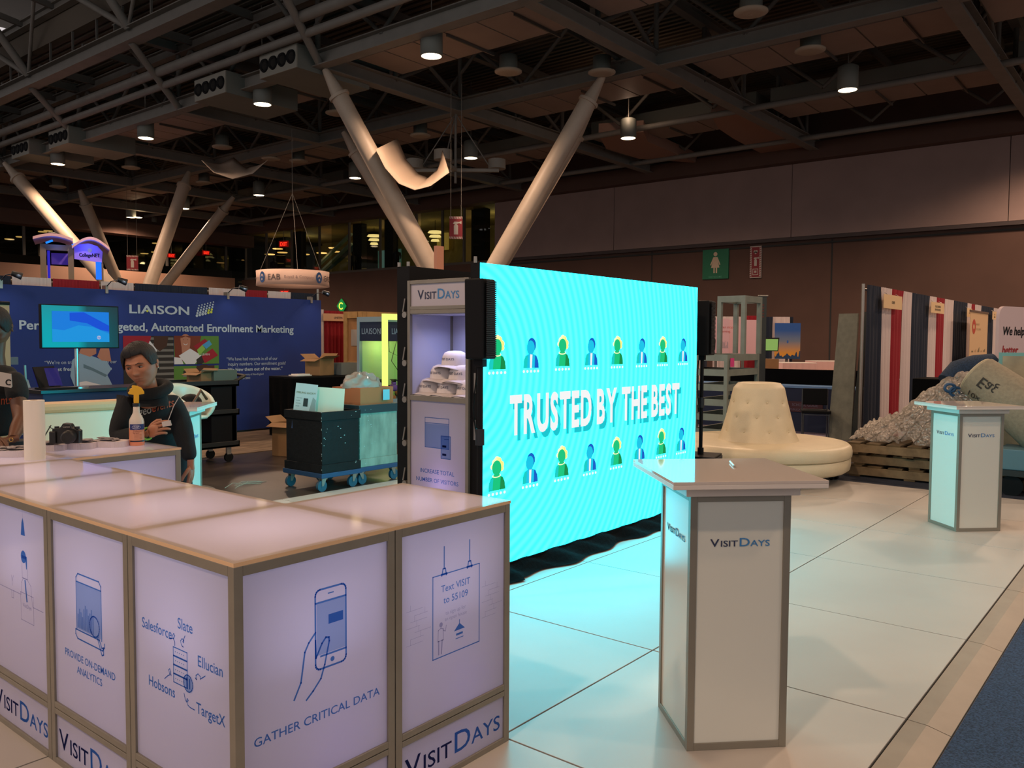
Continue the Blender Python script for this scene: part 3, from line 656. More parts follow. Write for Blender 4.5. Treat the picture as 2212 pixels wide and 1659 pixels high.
def icon(cx, zb, man, name):
    m = M(); k = .185; Mx = Mx0 @ Matrix.Translation((cx, 0, 0)) @ Matrix.Diagonal((1.2, 1, 1, 1)); cx = 0; F = lambda pts, mi, z=.001: m.fill([(cx+x*k, zb+y*k) for x, y in pts], Mx, mi, z)
    bo = [(-.38, 0), (.38, 0), (.36, .28), (.28, .45), (.12, .52), (-.12, .52), (-.28, .45), (-.36, .28)]
    if man:
        F(bo, 5); F([(.18, 0), (.40, 0), (.36, .28), (.26, .45), (.2, .48)], 6, .002); F([(-.38, 0), (-.2, 0), (-.16, .46), (-.28, .43), (-.36, .28)], 8, .002)
        F([(-.06, 0), (.03, 0), (.06, .5), (-.06, .52)], 0, .003)
        m.disc((cx+.03*k, zb+.85*k), .215*k, Mx, 6, .002, ry=.27*k); m.disc((cx-.03*k, zb+.75*k), .20*k, Mx, 5, .003, ry=.27*k)
    else:
        F(bo, 2); F([(.14, 0), (.40, 0), (.36, .28), (.26, .45), (.18, .48)], 3, .002); F([(-.38, 0), (-.2, 0), (-.16, .46), (-.28, .43), (-.36, .28)], 8, .002)
        m.disc((cx-.02*k, zb+.52*k), .2*k, Mx, 7, .002, ry=.07*k); m.disc((cx-.02*k, zb+.54*k), .15*k, Mx, 2, .003, ry=.05*k)
        for dx, dy, r, q in ((-.1, 1.0, .13, 7), (.08, 1.04, .14, 4), (.0, 1.1, .12, 7), (-.2, .86, .1, 7), (.2, .9, .13, 4), (.22, .76, .1, 4)): m.disc((cx+dx*k, zb+dy*k), r*k, Mx, q, .002)
        m.disc((cx-.02*k, zb+.8*k), .21*k, Mx, 2, .004, ry=.27*k); m.disc((cx+.06*k, zb+.76*k), .13*k, Mx, 3, .0035, ry=.2*k)
    for q in range(5): m.disc((cx+(-.36+q*.18)*k, zb-.12*k), .055*k, Mx, 0, .002, n=8)
    m.build(name, L_M, face)
for i, (px, py) in enumerate(((1073, 798), (1146, 795), (1214, 791), (1276, 789), (1332, 787), (1385, 785), (1430, 783), (1474, 781))):
    x, z = pt(px, py); icon(x, z, i % 2 == 1, 'screen_icon')
for i, (px, py) in enumerate(((1072, 1059), (1144, 1043), (1212, 1029), (1273, 1017), (1330, 1004), (1380, 993), (1427, 981), (1470, 973))):
    x, z = pt(px, py); icon(x, z, i % 2 == 1, 'screen_icon')
# second wall, back to back, facing away
l2 = thing('led_wall', 'black-backed LED wall standing back to back with the cyan screen', 'screen', (LX0, 4.15, 0))
M().box((0, 0, .09), (3.0, .12, 2.09)).build('cabinet_frame', m_black, l2)
M().fill([(0.02, .1), (2.98, .1), (2.98, 2.07), (0.02, 2.07)], frame((3.0, .121, 0), (-1, 0, 0))).build('screen_face', m_led, l2)
M().box((0, 0, -.0), (3.0, .16, .09)).build('plinth', m_black, l2)
for z in (1.78, 1.2, .62, 1.45, .9, .35):
    M().cyl((-.012, .05, z), (-.012, .03, z+.09), .006, n=6).cyl((-.02, .03, z-.02), (-.001, .03, z-.02), .022, n=10).build('latch', m_alu, l2)
for y in (.01, .1):
    M().cyl((-.0, y, 2.09), (-.0, y, 2.12), .012, n=8).build('top_lug', m_alu, l2)
# side bars of the front wall with latches
for z in (.45, .95, 1.25, 1.45, 1.75):
    M().box((-.006, .03, z), (0, .045, z+.13)).build('side_latch', m_alu, led)
M().cyl((-.0, .04, 2.08), (0, .04, 2.12), .012, n=8).build('top_lug', m_alu, led)
# black skirt cloth on the floor under the screen
sk = M()
def skf(u, v):
    x = 3.95+3.05*u; fr = 3.40+.03*math.sin(u*14)+.025*math.sin(u*37)+(-.05 if u < .12 else 0)
    y = fr*(1-v)+3.52*v; z = .012+.10*v**1.3+.022*math.sin(u*60+v*5)*(1-v)*v*3; return (x, y, z)
sk.grid(skf, 80, 6); sk.box((3.96, 3.5, .0), (7.0, 3.6, .1))
o = sk.build('skirt_cloth', m_blackcloth); tag(o, 'crumpled black cloth along the foot of the cyan screen', 'cloth')
# ------------------------------------------------------------------ display cabinet between the two walls
dc = thing('display_cabinet', 'lit hat display cabinet with two-tone name header', 'cabinet', (4.0, 3.59, 0)); dw = .56; dd = .42
fr = M()
for y in (0, dw-.025):
    for x in (-.02, dd-.03): fr.box((x, y, 0), (x+.025, y+.025, 1.99))
for z0, z1 in ((0, .03), (.52, .56), (1.18, 1.215), (1.765, 1.79), (1.792, 1.815), (1.965, 1.99)):
    fr.box((-.018, .025, z0), (.004, dw-.025, z1)); fr.box((dd-.028, .025, z0), (dd-.002, dw-.025, z1)); fr.box((.005, .002, z0), (dd-.03, .02, z1)); fr.box((.005, dw-.02, z0), (dd-.03, dw-.002, z1))
fr.build('frame', m_fr, dc, bevel=.001)
m_case = mat('case inside', '#b9b9cc', .6)
M().box((dd-.012, .02, 1.21), (dd-.006, dw-.02, 1.77)).build('back_panel', m_case, dc)
M().box((0, dw-.016, 1.21), (dd, dw-.01, 1.77)).build('side_panel', m_case, dc); M().box((0, .01, 1.21), (dd, .016, 1.77)).build('side_panel', m_case, dc)
M().box((0, .02, 1.185), (dd, dw-.02, 1.2)).build('shelf', acrylic('shelf', '#a8a490', .3), dc)
M().box((-.004, .02, 1.76), (dd, dw-.02, 1.766)).build('ceiling_panel', m_case, dc)
for y in (.2, .3): M().cyl((dd-.03, y, 1.21), (dd-.03, y, 1.76), .006, n=6).build('rod', m_alu, dc)
Mx = frame((-.008, dw/2, 0), (0, -1, 0)); hw = dw/2-.02
h = M().fill([(-hw, 1.815), (hw, 1.815), (hw, 1.965), (-hw, 1.965)], Mx).build('header_panel', mat('header white', '#b5b0b8', .4), dc)
q = M(); visitdays(q, -.0, 1.862, .088, frame((-.0095, dw/2, 0), (0, -1, 0)), (0, 1), sx=1.05, bold=.014); q.build('lettering', [mat('ink navy', '#2b3350', .6), mat('ink blue', '#3f7fb5', .6)], h)
lp = M().fill([(-hw, .56), (hw, .56), (hw, 1.18), (-hw, 1.18)], Mx).build('panel', ac_p, dc)
M().fill([(-hw, .03), (hw, .03), (hw, .52), (-hw, .52)], Mx).build('panel', ac_p, dc)
q = M(); q.film = True; Mp = frame((-.0095, dw/2, .87), (0, -1, 0))
q.stroke([(-.12, .0), (.1, -.0), (.1, .2), (-.12, .2)], .004, Mp, 0, True); q.stroke([(-.12, .165), (.1, .165)], .004, Mp, 0); q.fill([(-.118, .002), (.098, .002), (.098, .16), (-.118, .16)], Mp, 2)
q.fill([(.03, -.065), (.115, -.065), (.115, .085), (.03, .085)], Mp, 2, .0006); q.stroke([(.03, -.065), (.115, -.065), (.115, .085), (.03, .085)], .004, Mp, 0, True, z=.0008); q.stroke([(.06, .065), (.1, .065)], .004, Mp, 0, z=.001)
q.fill([(.042, .01), (.078, .01), (.078, .024), (.042, .024)], Mp, 1, .001); q.fill([(.042, -.045), (.078, -.045), (.078, -.031), (.042, -.031)], Mp, 1, .001)
q.text('INCREASE TOTAL', -.01, -.175, .04, Mp, 0, bold=.012, align='C'); q.text('NUMBER OF VISITORS', -.01, -.235, .04, Mp, 0, bold=.012, align='C'); q.build('printed_art', INK, lp)
light('case_light', 'AREA', (.18, dw*.4, 1.755), 1.6, (.55, .58, 1.), dc, size=.2, spread=2.6)
light('case_light', 'POINT', (.14, dw*.45, .62), 1.1, (.62, .45, 1.), dc, shadow_soft_size=.03)
light('case_light', 'POINT', (.2, dw*.5, .95), .7, (.6, .6, 1.), dc, shadow_soft_size=.1)
# caps on the shelf: white brimmed cloth hats, stacked
m_hat = mat('hat cloth', '#d8cfcc', .9, noise=.03, nscale=40)
def hat(stack):
    t = thing('sun_hat', '', 'hat', (0, 0, 0))
    M().lathe([(0, .098), (.04, .096), (.068, .085), (.083, .06), (.09, .02), (.092, .0)], 24).build('crown', m_hat, t)
    def bf(u, v):
        a = u*2*PI; r = .09+.055*v; z = -.0+(-.022+.014*math.cos(2*a))*v*1.2; return (r*math.cos(a), r*.92*math.sin(a), z)
    br = M().grid(bf, 28, 3)
    for k in range(1, stack):
        def bf2(u, v, k=k):
            a = u*2*PI; r = .088+.057*v; z = -.008*k+(-.022+.014*math.cos(2*a))*v*1.2; return (r*math.cos(a), r*.92*math.sin(a), z)
        br.grid(bf2, 28, 3)
    o = br.build('brim', m_hat, t); md = o.modifiers.new('s', 'SOLIDIFY'); md.thickness = .0025
    q = M()
    for st, mi, x in (('VISIT', 0, -.052), ('DAYS', 1, .004)):
        vs, fs, wd = glyphs(st, .007, 2, 0.)
        vv = []
        for p in vs:
            a = (x+p[0]*.0235)/.0885; vv.append((-math.cos(a)*.0905, -math.sin(a)*.0905, .034+p[1]*.0235))
        q.add(vv, fs, mi)
    q.build('lettering', [mat('hat ink', '#23283a', .8), mat('hat ink blue', '#2b3c5c', .8)], t)
    return t
hs = [(.13, .47, 1.232, 3), (.13, .30, 1.232, 3), (.13, .12, 1.232, 4), (.15, .385, 1.325, 1), (.15, .21, 1.325, 2), (.16, .285, 1.42, 1)]
hl = ['white sun hat stack at the left end of the cabinet shelf', 'white sun hat stack in the middle of the cabinet shelf', 'white sun hat stack at the right end of the cabinet shelf, nearest the speaker', 'white sun hat in the upper row, left one', 'white sun hat in the upper row, right one behind the speaker stand', 'white sun hat at the very top of the hat pile']
for (x, y, z, n), lb in zip(hs, hl):
    t = hat(n); t.location = (4.0+x, 3.59+y, z); t['label'] = lb; t.rotation_euler = (0, 0, random.uniform(-.15, .25))
# ------------------------------------------------------------------ speakers on poles over subwoofers
def speaker(x, y, z0, z1, lab, lab2, rz, sub):
    if sub:
        s = thing('subwoofer', lab2, 'speaker', (x, y, 0), rz)
        M().box((-.19, -.17, .01), (.19, .17, .50)).build('cabinet', m_black, s, bevel=.008)
        M().box((-.175, -.178, .03), (.175, -.17, .48)).build('grille', mat('grille', '#101216', .8, bump=.8, bscale=300), s)
    t = thing('column_speaker', lab, 'speaker', (x, y, .503), rz)
    if not sub: M().cyl((0, 0, -.49), (0, 0, 0), .018, n=12).lathe([(0, -.487), (.14, -.49), (.15, -.502)], 24).build('stand_base', m_black, t)
    M().cyl((0, 0, 0), (0, 0, z0-.49), .018, n=12).cyl((0, 0, 0), (0, 0, .06), .03, n=12).build('pole', m_black, t)
    M().cyl((0, 0, .45), (0, 0, .55), .028, n=12).build('collar', mat('speaker bracket', '#1b1d20', .4), t)
    k_ = 1 if sub else .72
    M().prism([(-.10*k_, -.08*k_, z0-.503), (.10*k_, -.10*k_, z0-.503), (.11*k_, .08*k_, z0-.503), (-.09*k_, .10*k_, z0-.503)], (-.012, 0, z1-z0)).build('cabinet', m_black, t, bevel=.01)
    g = M()
    for k in range(40): g.box((-.09*k_, -.106*k_, z0-.503+.012+k*(z1-z0-.02)/40), (.09*k_, -.098*k_, z0-.503+.02+k*(z1-z0-.02)/40))
    g.build('grille', mat('grille', '#101216', .8), t)
    M().tube([(.02, .03, z0-.51), (.05, .05, z0-.6), (-.03, .035, z0-.8), (.03, .03, z0-1.05)], .005, 6).build('cable', m_black, t)
    M().box((-.03, -.03, z0-.55), (.03, .03, z0-.50)).build('bracket', m_black, t)
speaker(3.80, 3.33, 1.475, 1.955, 'black column speaker on a pole at the left edge of the cyan screen', 'black subwoofer box behind the counter under the left column speaker', .25, 0)
speaker(7.42, 3.66, 1.46, 1.98, 'black column speaker on a pole right of the cyan screen', 'black subwoofer box on the floor between screen and round sofa', .25, 1)
# ------------------------------------------------------------------ kiosks
m_kp = mat('kiosk panel', '#d4d4c8', .22, spec=.5); m_kf = mat('kiosk frame', '#8b8577', .4, metal=.4); m_kt = mat('kiosk top', '#d6cbc0', .3)
def kiosk(x, y, lab):
    t = thing('kiosk', lab, 'kiosk', (x, y, 0), PI/4); s = .2; b = .028
    f = M()
    for i in (-1, 1):
        for j in (-1, 1): f.box((i*s-(b if i > 0 else 0), j*s-(b if j > 0 else 0), 0), (i*s+(b if i < 0 else 0), j*s+(b if j < 0 else 0), 1.0))
    for z0, z1 in ((0, .028), (.975, 1.0)):
        f.box((-s+b, -s, z0), (s-b, -s+b, z1)); f.box((-s+b, s-b, z0), (s-b, s, z1)); f.box((-s, -s+b, z0), (-s+b, s-b, z1)); f.box((s-b, -s+b, z0), (s, s-b, z1))
    f.build('frame', m_kf, t, bevel=.001)
    for k in range(4):
        R = Matrix.Rotation(k*PI/2, 4, 'Z'); Mx = R @ frame((0, -s+.006, 0), (1, 0, 0))
        p = M().fill([(-s+b, .028), (s-b, .028), (s-b, .975), (-s+b, .975)], Mx).build('panel', m_kp, t)
        q = M(); visitdays(q, 0, .80, .043, R @ frame((0, -s+.0045, 0), (1, 0, 0)), (0, 1), sx=1.35, bold=.012); q.build('lettering', [mat('ink navy', '#2b3350', .6), mat('ink blue', '#3f7fb5', .6)], p)
    M().box((-.225, -.225, 1.0), (.225, .225, 1.04)).build('collar', m_kt, t, bevel=.002)
    M().box((-.30, -.30, 1.04), (.30, .30, 1.058)).build('top', m_kt, t, bevel=.002)
    M().box((-.30, -.30, 1.058), (.30, .30, 1.07)).build('glass_top', mat('kiosk glass', '#cabdb2', .05, spec=.6), t, bevel=.001)
    return t
kiosk(3.175, 1.463, 'white square kiosk with a pen on its top, before the cyan screen')
kiosk(8.07, 1.485, 'white square kiosk at the far edge of the floor, near the pallets')
kiosk(3.39, 6.23, 'white square kiosk lit cyan behind the man in the hooded top')
pn = thing('pen', 'white pen lying on the nearer kiosk top', 'pen', AZ(1582, 1002, 1.0755))
d = (AZ(1592, 1010, 1.0755)-AZ(1577, 994, 1.0755)); d = d.normalized()*.07
M().cyl(-d, d*.8, .0045, n=8).build('barrel', m_white, pn); M().cyl(d*.8, d, .004, .001, n=8).build('tip', m_alu, pn)
# ------------------------------------------------------------------ round tufted sofa
m_lea = mat('cream leather', '#cfc3a4', .42, noise=.03, nscale=6, bump=.12, bscale=90)
so = thing('round_sofa', 'round cream leather sofa with a tufted cone backrest', 'sofa', (9.5, 3.95, 0), -.35); R = 1.03
M().lathe([(0, .12), (R-.05, .12), (R-.01, .15), (R, .2), (R-.0, .27), (R-.02, .285), (0, .285)], 64).build('base', m_lea, so)
M().lathe([(0, .285), (R-.0, .287), (R+.012, .30), (R+.015, .35), (R+.005, .40), (R-.03, .432), (R-.1, .44), (0, .44)], 64).build('seat_cushion', m_lea, so)
tf = [(a*2*PI/9+(.35 if r % 2 else 0), .56+.165*r) for r in range(3) for a in range(9)]
def cone(u, v):
    a = u*2*PI; z = .43+.67*v; r = .455-.175*(v**.9)+.015*math.exp(-v*12)
    if v > .93: r -= (v-.93)/.07*.03
    for ta, tz in tf:
        da = (a-ta+PI) % (2*PI)-PI; dd2 = (da*r)**2+(z-tz)**2; r -= .014*math.exp(-dd2/.0007)+.005*math.exp(-dd2/.005)
    return (r*math.cos(a), r*math.sin(a), z)
M().grid(cone, 108, 44).lathe([(.25, 1.10), (.245, 1.108), (.2, 1.115), (0, 1.112)], 48).build('backrest', m_lea, so)
for ta, tz in tf:
    r = .455-.175*(((tz-.43)/.67)**.9)-.016; M().ball((r*math.cos(ta), r*math.sin(ta), tz), .012, 8, 5).build('button', m_lea, so)
for a in range(5):
    x, y = .85*math.cos(a*1.2566+4.2), .85*math.sin(a*1.2566+4.2); c = M().box((x-.02, y-.03, .05), (x+.02, y+.03, .13)).build('leg', m_alu, so)
    M().cyl((x-.05, y, .03), (x-.02, y, .03), .03, n=14).cyl((x+.02, y, .03), (x+.05, y, .03), .03, n=14).build('caster', m_black, c)
# ================================================================== neighbouring stands, left
def drape(x0, x1, y, z0, z1, m, lab, axis='x', amp=.022, taper=0., group=None, pitch=.13):
    n = max(12, int((x1-x0)/.02)); n = min(n, 110)
    def fn(u, v):
        a = x0+(x1-x0)*u; z = z1+(z0-z1)*v
        if v < .04: a2 = a; off = .015*math.sin(u*(x1-x0)/pitch*2*PI*1.7)
        else: a2 = (x0+x1)/2+(a-(x0+x1)/2)*(1-taper*v); off = amp*(.5+.5*v)*(math.sin(u*(x1-x0)/pitch*2*PI)+.4*math.sin(u*(x1-x0)/pitch*4.3+1.))
        return (a2, y+off, z) if axis == 'x' else (y+off, a2, z)
    o = M().grid(fn, n, 8).build('drape', m); return tag(o, lab, 'curtain', group)
m_dn = mat('navy drape', '#141f30', .9, bump=.2, bscale=60); m_dw = mat('white drape', '#c9b9b4', .9, bump=.2, bscale=60); m_dr = mat('red drape', '#8c1220', .9, bump=.2, bscale=60)
m_bb = mat('backwall blue', '#0c2a6e', .75, noise=.06, nscale=2); m_bt = mat('backwall white print', '#a9bac6', .7); m_by = mat('backwall yellow', '#b4c23c', .7)
BY = 12.83
bw = thing('display_backwall', 'long dark blue backwall headed LIAISON with marketing slogan', 'display', (3.4, BY, GZ)); bx = 3.4; bz = GZ
M().box((0, 0, .03), (6.66, .06, 2.36)).build('fabric_panel', m_bb, bw)
M().box((0, .062, 0), (6.66, .09, .05)).build('foot_rail', m_alu, bw)
Mx = frame((-0., -.004, 0), (1, 0, 0)); PR = [m_bt, m_by, mat('p skin', '#a8745e', .8), mat('p hair', '#6b2f1c', .8), mat('p dark', '#22201f', .8), mat('p green', '#4d7a2f', .8), mat('p grey', '#6c6c68', .8), mat('p red', '#8e1428', .8), mat('p white', '#c9ccd0', .8), mat('p shirt', '#7f9db3', .8), mat('p lightgreen', '#7fae4a', .8), mat('p cyan', '#3f8fbc', .8), mat('p brown', '#3b2318', .8), mat('p shade', '#53707f', .8)]
def bp(px, py): q = AY(px, py, BY); return q.x-bx, q.z-bz
m = M()
def line(st, p0, p1x, cap_px, bold=.0, mi=0, mm=None, MM=None):
    x, z = bp(*p0); x1, _ = bp(p1x, p0[1]); z1 = bp(p0[0], p0[1]-cap_px)[1]; cap = (z1-z)*1.38; wd = glyphs(st, bold)[2]*cap
    (mm or m).text(st, x, z, cap, MM or Mx, mi, bold=bold, sx=(x1-x)/wd)
line('LIAISON', (277, 676), 409, 19, .03); x, z = bp(318, 672); m.disc((x, z), .018, Mx, 1, .001)
line('Personalized, Targeted, Automated Enrollment Marketing', (40, 711), 634, 20, .028)
for i in range(5):
    for j in range(6):
        x, z = bp(425+j*6.2+i*1.2, 678-(4-i)*0-j*1.6-i*-0+(-i*5.4)+4); m.disc((x, z), .013+.0035*(4-i)*.7, Mx, 1 if (i < 2 and j > 3) else 0, n=10)
line('\u201cWe\u2019re on track to enroll one of our', (96, 787), 252, 8); line('largest freshman class ever in', (100, 802), 241, 8, .02)
line('\u201cWe have had records in all of our', (489, 779), 599, 7.5); line('inquiry numbers. Our enrollment goals?', (492, 790), 617, 7.5); line('We blew them out of the water.\u201d', (492, 802), 610, 7.5, .025)
line('Joanne Toone, University of New England', (492, 812), 569, 4.5); line('EMP client since 2013', (492, 820), 540, 4.5, .02)
m.build('lettering', PR, bw)
def photo(x0, y0, x1, y1, nm, draw):
    a = bp(x0, y1); b_ = bp(x1, y0); w, h = b_[0]-a[0], b_[1]-a[1]; q = M(); MM = frame((a[0], -.006, a[1]), (1, 0, 0))
    F = lambda pts, mi, z=0.: q.fill([(min(1, max(0, x))*w, min(1, max(0, y))*h) for x, y in pts], MM, mi, z)
    D = lambda c, r, mi, z=0., ry=None: q.disc((c[0]*w, c[1]*h), r*w, MM, mi, z, ry=(ry or r)*w)
    draw(q, F, D, w, h, MM); q.build(nm, PR, bw)
def d1(q, F, D, w, h, MM):
    F([(0, 0), (1, 0), (1, 1), (0, 1)], 4)
    for k in range(9): F([(.4, .98-k*.085), (1, .98-k*.085), (1, .945-k*.085), (.4, .945-k*.085)], 6, .0003)
    F([(0, .55), (.0, 1), (.55, 1), (.5, .85), (.3, .6)], 7, .0005); F([(.6, 1), (.9, 1), (.86, .85), (.72, .78), (.6, .84)], 12, .0008)
    F([(.46, .84), (.52, .93), (.66, .8), (.6, .68)], 8, .001); F([(.48, .84), (.52, .88), (.64, .78), (.61, .73)], 7, .0013)
def d2(q, F, D, w, h, MM):
    F([(0, 0), (1, 0), (1, 1), (0, 1)], 5); F([(.02, .1), (.0, 1), (.6, 1), (.5, .3), (.3, .1)], 3, .0003)
    D((.25, .80), .12, 2, .0006, .15); F([(.17, .4), (.33, .4), (.35, .7), (.16, .7)], 2, .0005); F([(.0, 0), (0, .25), (.15, .22), (.2, 0)], 8, .0005)
    q.ring((.25*w, .76*h), .045*w, .010*w, MM, 8, 10, .001, a0=PI+.5, a1=2*PI-.5); D((.205, .86), .010, 4, .001, .006); D((.295, .86), .010, 4, .001, .006); F([(.13, 1), (.16, .6), (.10, .35), (.02, .3), (.0, 1)], 3, .0012); F([(.36, 1), (.35, .6), (.42, .35), (.5, .6), (.55, 1)], 3, .0009); F([(.13, 1), (.37, 1), (.34, .93), (.25, .98), (.16, .92)], 3, .0013)
    F([(.1, .3), (.35, .55), (.6, .3), (.45, 0), (.25, 0)], 8, .0010); F([(.42, .62), (.68, .9), (.75, .8), (.52, .5)], 7, .0012); F([(.5, .5), (.62, .68), (.7, .55), (.55, .3)], 10, .0014); F([(.62, .68), (.78, .85), (.84, .7), (.7, .52)], 11, .0014)
    F([(.55, .22), (.85, .55), (.98, .3), (.68, .02)], 7, .0015); F([(.48, .15), (.6, .3), (.66, .05), (.6, 0), (.5, 0)], 4, .0016); q.text('LEARN', .6*w, .3*h, .05, MM @ Matrix.Rotation(0, 4, 'Z'), 8, z=.0018)
def d3(q, F, D, w, h, MM):
    F([(0, 0), (1, 0), (1, 1), (0, 1)], 5); D((.66, .5), .25, 12, .0003, .3); D((.68, .40), .24, 2, .0006, .30)
    F([(.44, .7), (.5, 1), (.9, 1), (.9, .8), (.75, .85), (.6, .75)], 12, .0009); F([(.55, .60), (.64, .64), (.64, .61), (.55, .57)], 12, .001); F([(.74, .68), (.83, .72), (.83, .69), (.74, .65)], 12, .001)
    q.ring((.70*w, .34*h), .09*w, .02*w, MM, 8, 10, .001, a0=PI+.5, a1=2*PI-.1); F([(.2, .7), (.42, .72), (.42, .84), (.2, .82)], 4, .0008); F([(.2, .6), (.42, .62), (.42, .68), (.2, .66)], 6, .0009)
photo(268, 726, 374, 880, 'photo_print', d1); photo(376, 726, 472, 787, 'photo_print', d2); photo(376, 789, 472, 850, 'photo_print', d3)
def d4(q, F, D, w, h, MM):
    F([(.1, 0), (.0, .3), (.05, .7), (.25, .9), (.5, .8), (.85, .65), (.95, .45), (.85, .3), (.98, 0)], 9, .0005); F([(.2, .88), (.25, 1), (.6, 1), (.6, .86), (.45, .78)], 2, .0008)
    F([(.62, .78), (.7, 1), (.9, 1), (.95, .65), (.72, .68)], 2, .0009); F([(.3, .6), (.5, .5), (.85, .3), (.8, .25), (.5, .42), (.3, .5)], 13, .001); F([(.1, 0), (.1, .12), (.35, .16), (.7, .05), (.75, 0)], 8, .0012)
photo(152, 752, 244, 838, 'photo_print', d4)
# drape tops seen above the backwall, hung from a pipe
segs = [(-10, 26, m_dn), (25, 113, m_dw), (113, 217, m_dr), (217, 290, m_dw), (290, 450, m_dn), (450, 530, m_dw), (530, 578, m_dr), (578, 628, m_dw), (628, 690, m_dn)]
nm = ['navy drape end at far left behind the blue backwall', 'white drape above the television behind the blue backwall', 'red drape under the arched tower behind the blue backwall', 'white drape right of the red one behind the blue backwall', 'wide navy drape behind the middle of the blue backwall', 'white drape below the hanging ring behind the backwall', 'short red drape below the hanging ring behind the backwall', 'white drape right of the short red one behind the backwall', 'navy drape at the right end behind the blue backwall']
for (a, b_, mm_), lb in zip(segs, nm):
    xa = AY(a, 630, 13.15).x; xb = AY(b_, 640, 13.15).x; drape(xa+.01, xb-.01, 13.15, GZ+.02, 2.47, mm_, lb, amp=.02, pitch=.06)
pp = thing('drape_pipe', 'steel pipe carrying the drapes behind the blue backwall', 'pipe', (3.4, 13.2, GZ))
M().cyl((-.3, 0, 2.44), (6.75, 0, 2.44), .02, n=8).build('crossbar', m_alu, pp); M().cyl((6.72, -.2, 0), (6.72, -.2, 2.58), .025, n=10).build('upright', m_alu, pp); M().cyl((-.2, 0, 0), (-.2, 0, 2.5), .025, n=10).build('upright', m_alu, pp)
m_cl = mat('clamp black', '#0b0c0e', .4)
for px, lb in ((2, 'black arm light on the backwall at far left'), (230, 'black arm light on the backwall above LIAISON'), (492, 'black arm light on the backwall right of centre'), (672, 'black arm light on the right end of the backwall')):
    x = AY(px, 640, BY).x; t = thing('arm_light', lb, 'lamp', (x, BY-.002, 2.33))
    M().box((-.02, -.02, -.06), (.02, .1, .06)).build('clamp', m_alu, t); M().tube([(0, .0, .04), (.02, -.12, .12), (.05, -.3, .13)], .008, 6).build('arm', m_cl, t)
    M().cyl((.03, -.3, .14), (.15, -.33, .10), .035, .05, n=12).build('head', m_cl, t)
    light('arm_light_bulb', 'SPOT', (.1, -.36, .12), 14, (.75, .85, 1.), t, spot_size=1.7, spot_blend=.9, shadow_soft_size=.04, aim=(.1, .05, -.55))
# ------- counter, television, laptop
x0 = AY(92, 850, 9.5).x
cn = thing('demo_counter', 'dark blue demo counter with black top under the television', 'counter', (x0, 9.5, GZ))
M().box((0, 0, 0), (1.42, .55, 1.02)).build('body', mat('counter blue', '#0d2350', .6), cn, bevel=.005); M().box((-.03, -.03, 1.02), (1.45, .6, 1.06)).build('top', mat('counter top', '#10161b', .3), cn, bevel=.004)
q = M(); q.text('LIAISON', .55, .62, .16, frame((0, -.003, 0), (1, 0, 0)), 0, bold=.02, sx=1.1); q.build('lettering', mat('pale blue print', '#7fa8c8', .6), cn)
a = AY(89, 753, 9.62); b_ = AY(256, 662, 9.62)
tv = thing('television', 'wide television on a pole, blue picture inside a teal border', 'television', (a.x, 9.62, a.z)); w, h = b_.x-a.x, b_.z-a.z
M().box((0, 0, 0), (w, .05, h)).build('casing', m_black, tv, bevel=.004)
sb = M().fill([(.012, .012), (w-.012, .012), (w-.012, h-.012), (.012, h-.012)], frame((0, -.001, 0), (1, 0, 0)))
tm = bpy.data.materials.new('tv border'); tm.use_nodes = True; nt = tm.node_tree; bb = nt.nodes['Principled BSDF']; bb.inputs['Base Color'].default_value = (0, 0, 0, 1); bb.inputs['Roughness'].default_value = .2
tc = nt.nodes.new('ShaderNodeTexCoord'); sp = nt.nodes.new('ShaderNodeSeparateXYZ'); rr_ = nt.nodes.new('ShaderNodeValToRGB'); nt.links.new(tc.outputs['Generated'], sp.inputs[0]); nt.links.new(sp.outputs['X'], rr_.inputs[0]); nt.links.new(rr_.outputs[0], bb.inputs['Emission Color']); bb.inputs['Emission Strength'].default_value = 1
rr_.color_ramp.elements[0].color = (.0, .20, .22, 1); rr_.color_ramp.elements[0].position = .45; rr_.color_ramp.elements[1].color = (.0, .004, .006, 1); rr_.color_ramp.elements[1].position = .58
sb.build('screen', tm, tv)
x1, z1 = w*.135, h*.15; x2, z2 = w*.865, h*.85
q = M(); MM = frame((0, -.003, 0), (1, 0, 0)); q.fill([(x1, z1), (x2, z1), (x2, z2), (x1, z2)], MM, 0)
def sw(u): return [(x1+(x2-x1)*a_, z1+(z2-z1)*b__) for a_, b__ in u]
q.fill(sw([(.3, .95), (.55, .98), (1, .55), (1, .35), (.85, .4), (.6, .62), (.3, .7)]), MM, 1, .001); q.fill(sw([(0, 0), (1, 0), (1, .28), (.7, .5), (.45, .55), (.2, .38), (0, .42)]), MM, 2, .0015)
q.disc((x1+(x2-x1)*.81, z1+(z2-z1)*.15), .022, MM, 3, .002); q.text('hp', x1+(x2-x1)*.81, z1+(z2-z1)*.12, .035, MM, 1, align='C', z=.003, shear=.2)
q.build('picture', [em('tv blue', '#0f7ae0', .9), em('tv deep', '#0a48d8', .9), em('tv light', '#1593e2', .9), em('tv white', '#b8c8e8', .8)], tv)
M().cyl((w*.455, .04, 1.055-a.z), (w*.455, .04, .1), .022, n=14).cyl((w*.455, .04, 1.03-a.z), (w*.455, .04, 1.045-a.z), .12, n=20).build('pole', mat('bright pole', '#b8c4c6', .25, metal=.8), tv)
lt = thing('laptop', 'black laptop open on the blue demo counter', 'laptop', AY(122, 841, 9.62), .15); lt.location.z = 1.032
M().box((-.17, -.12, 0), (.17, .12, .018)).build('base', m_black, lt); M().bar((0, .12, .015), (-.03, .19, .24), .34, .012).build('lid', m_black, lt)
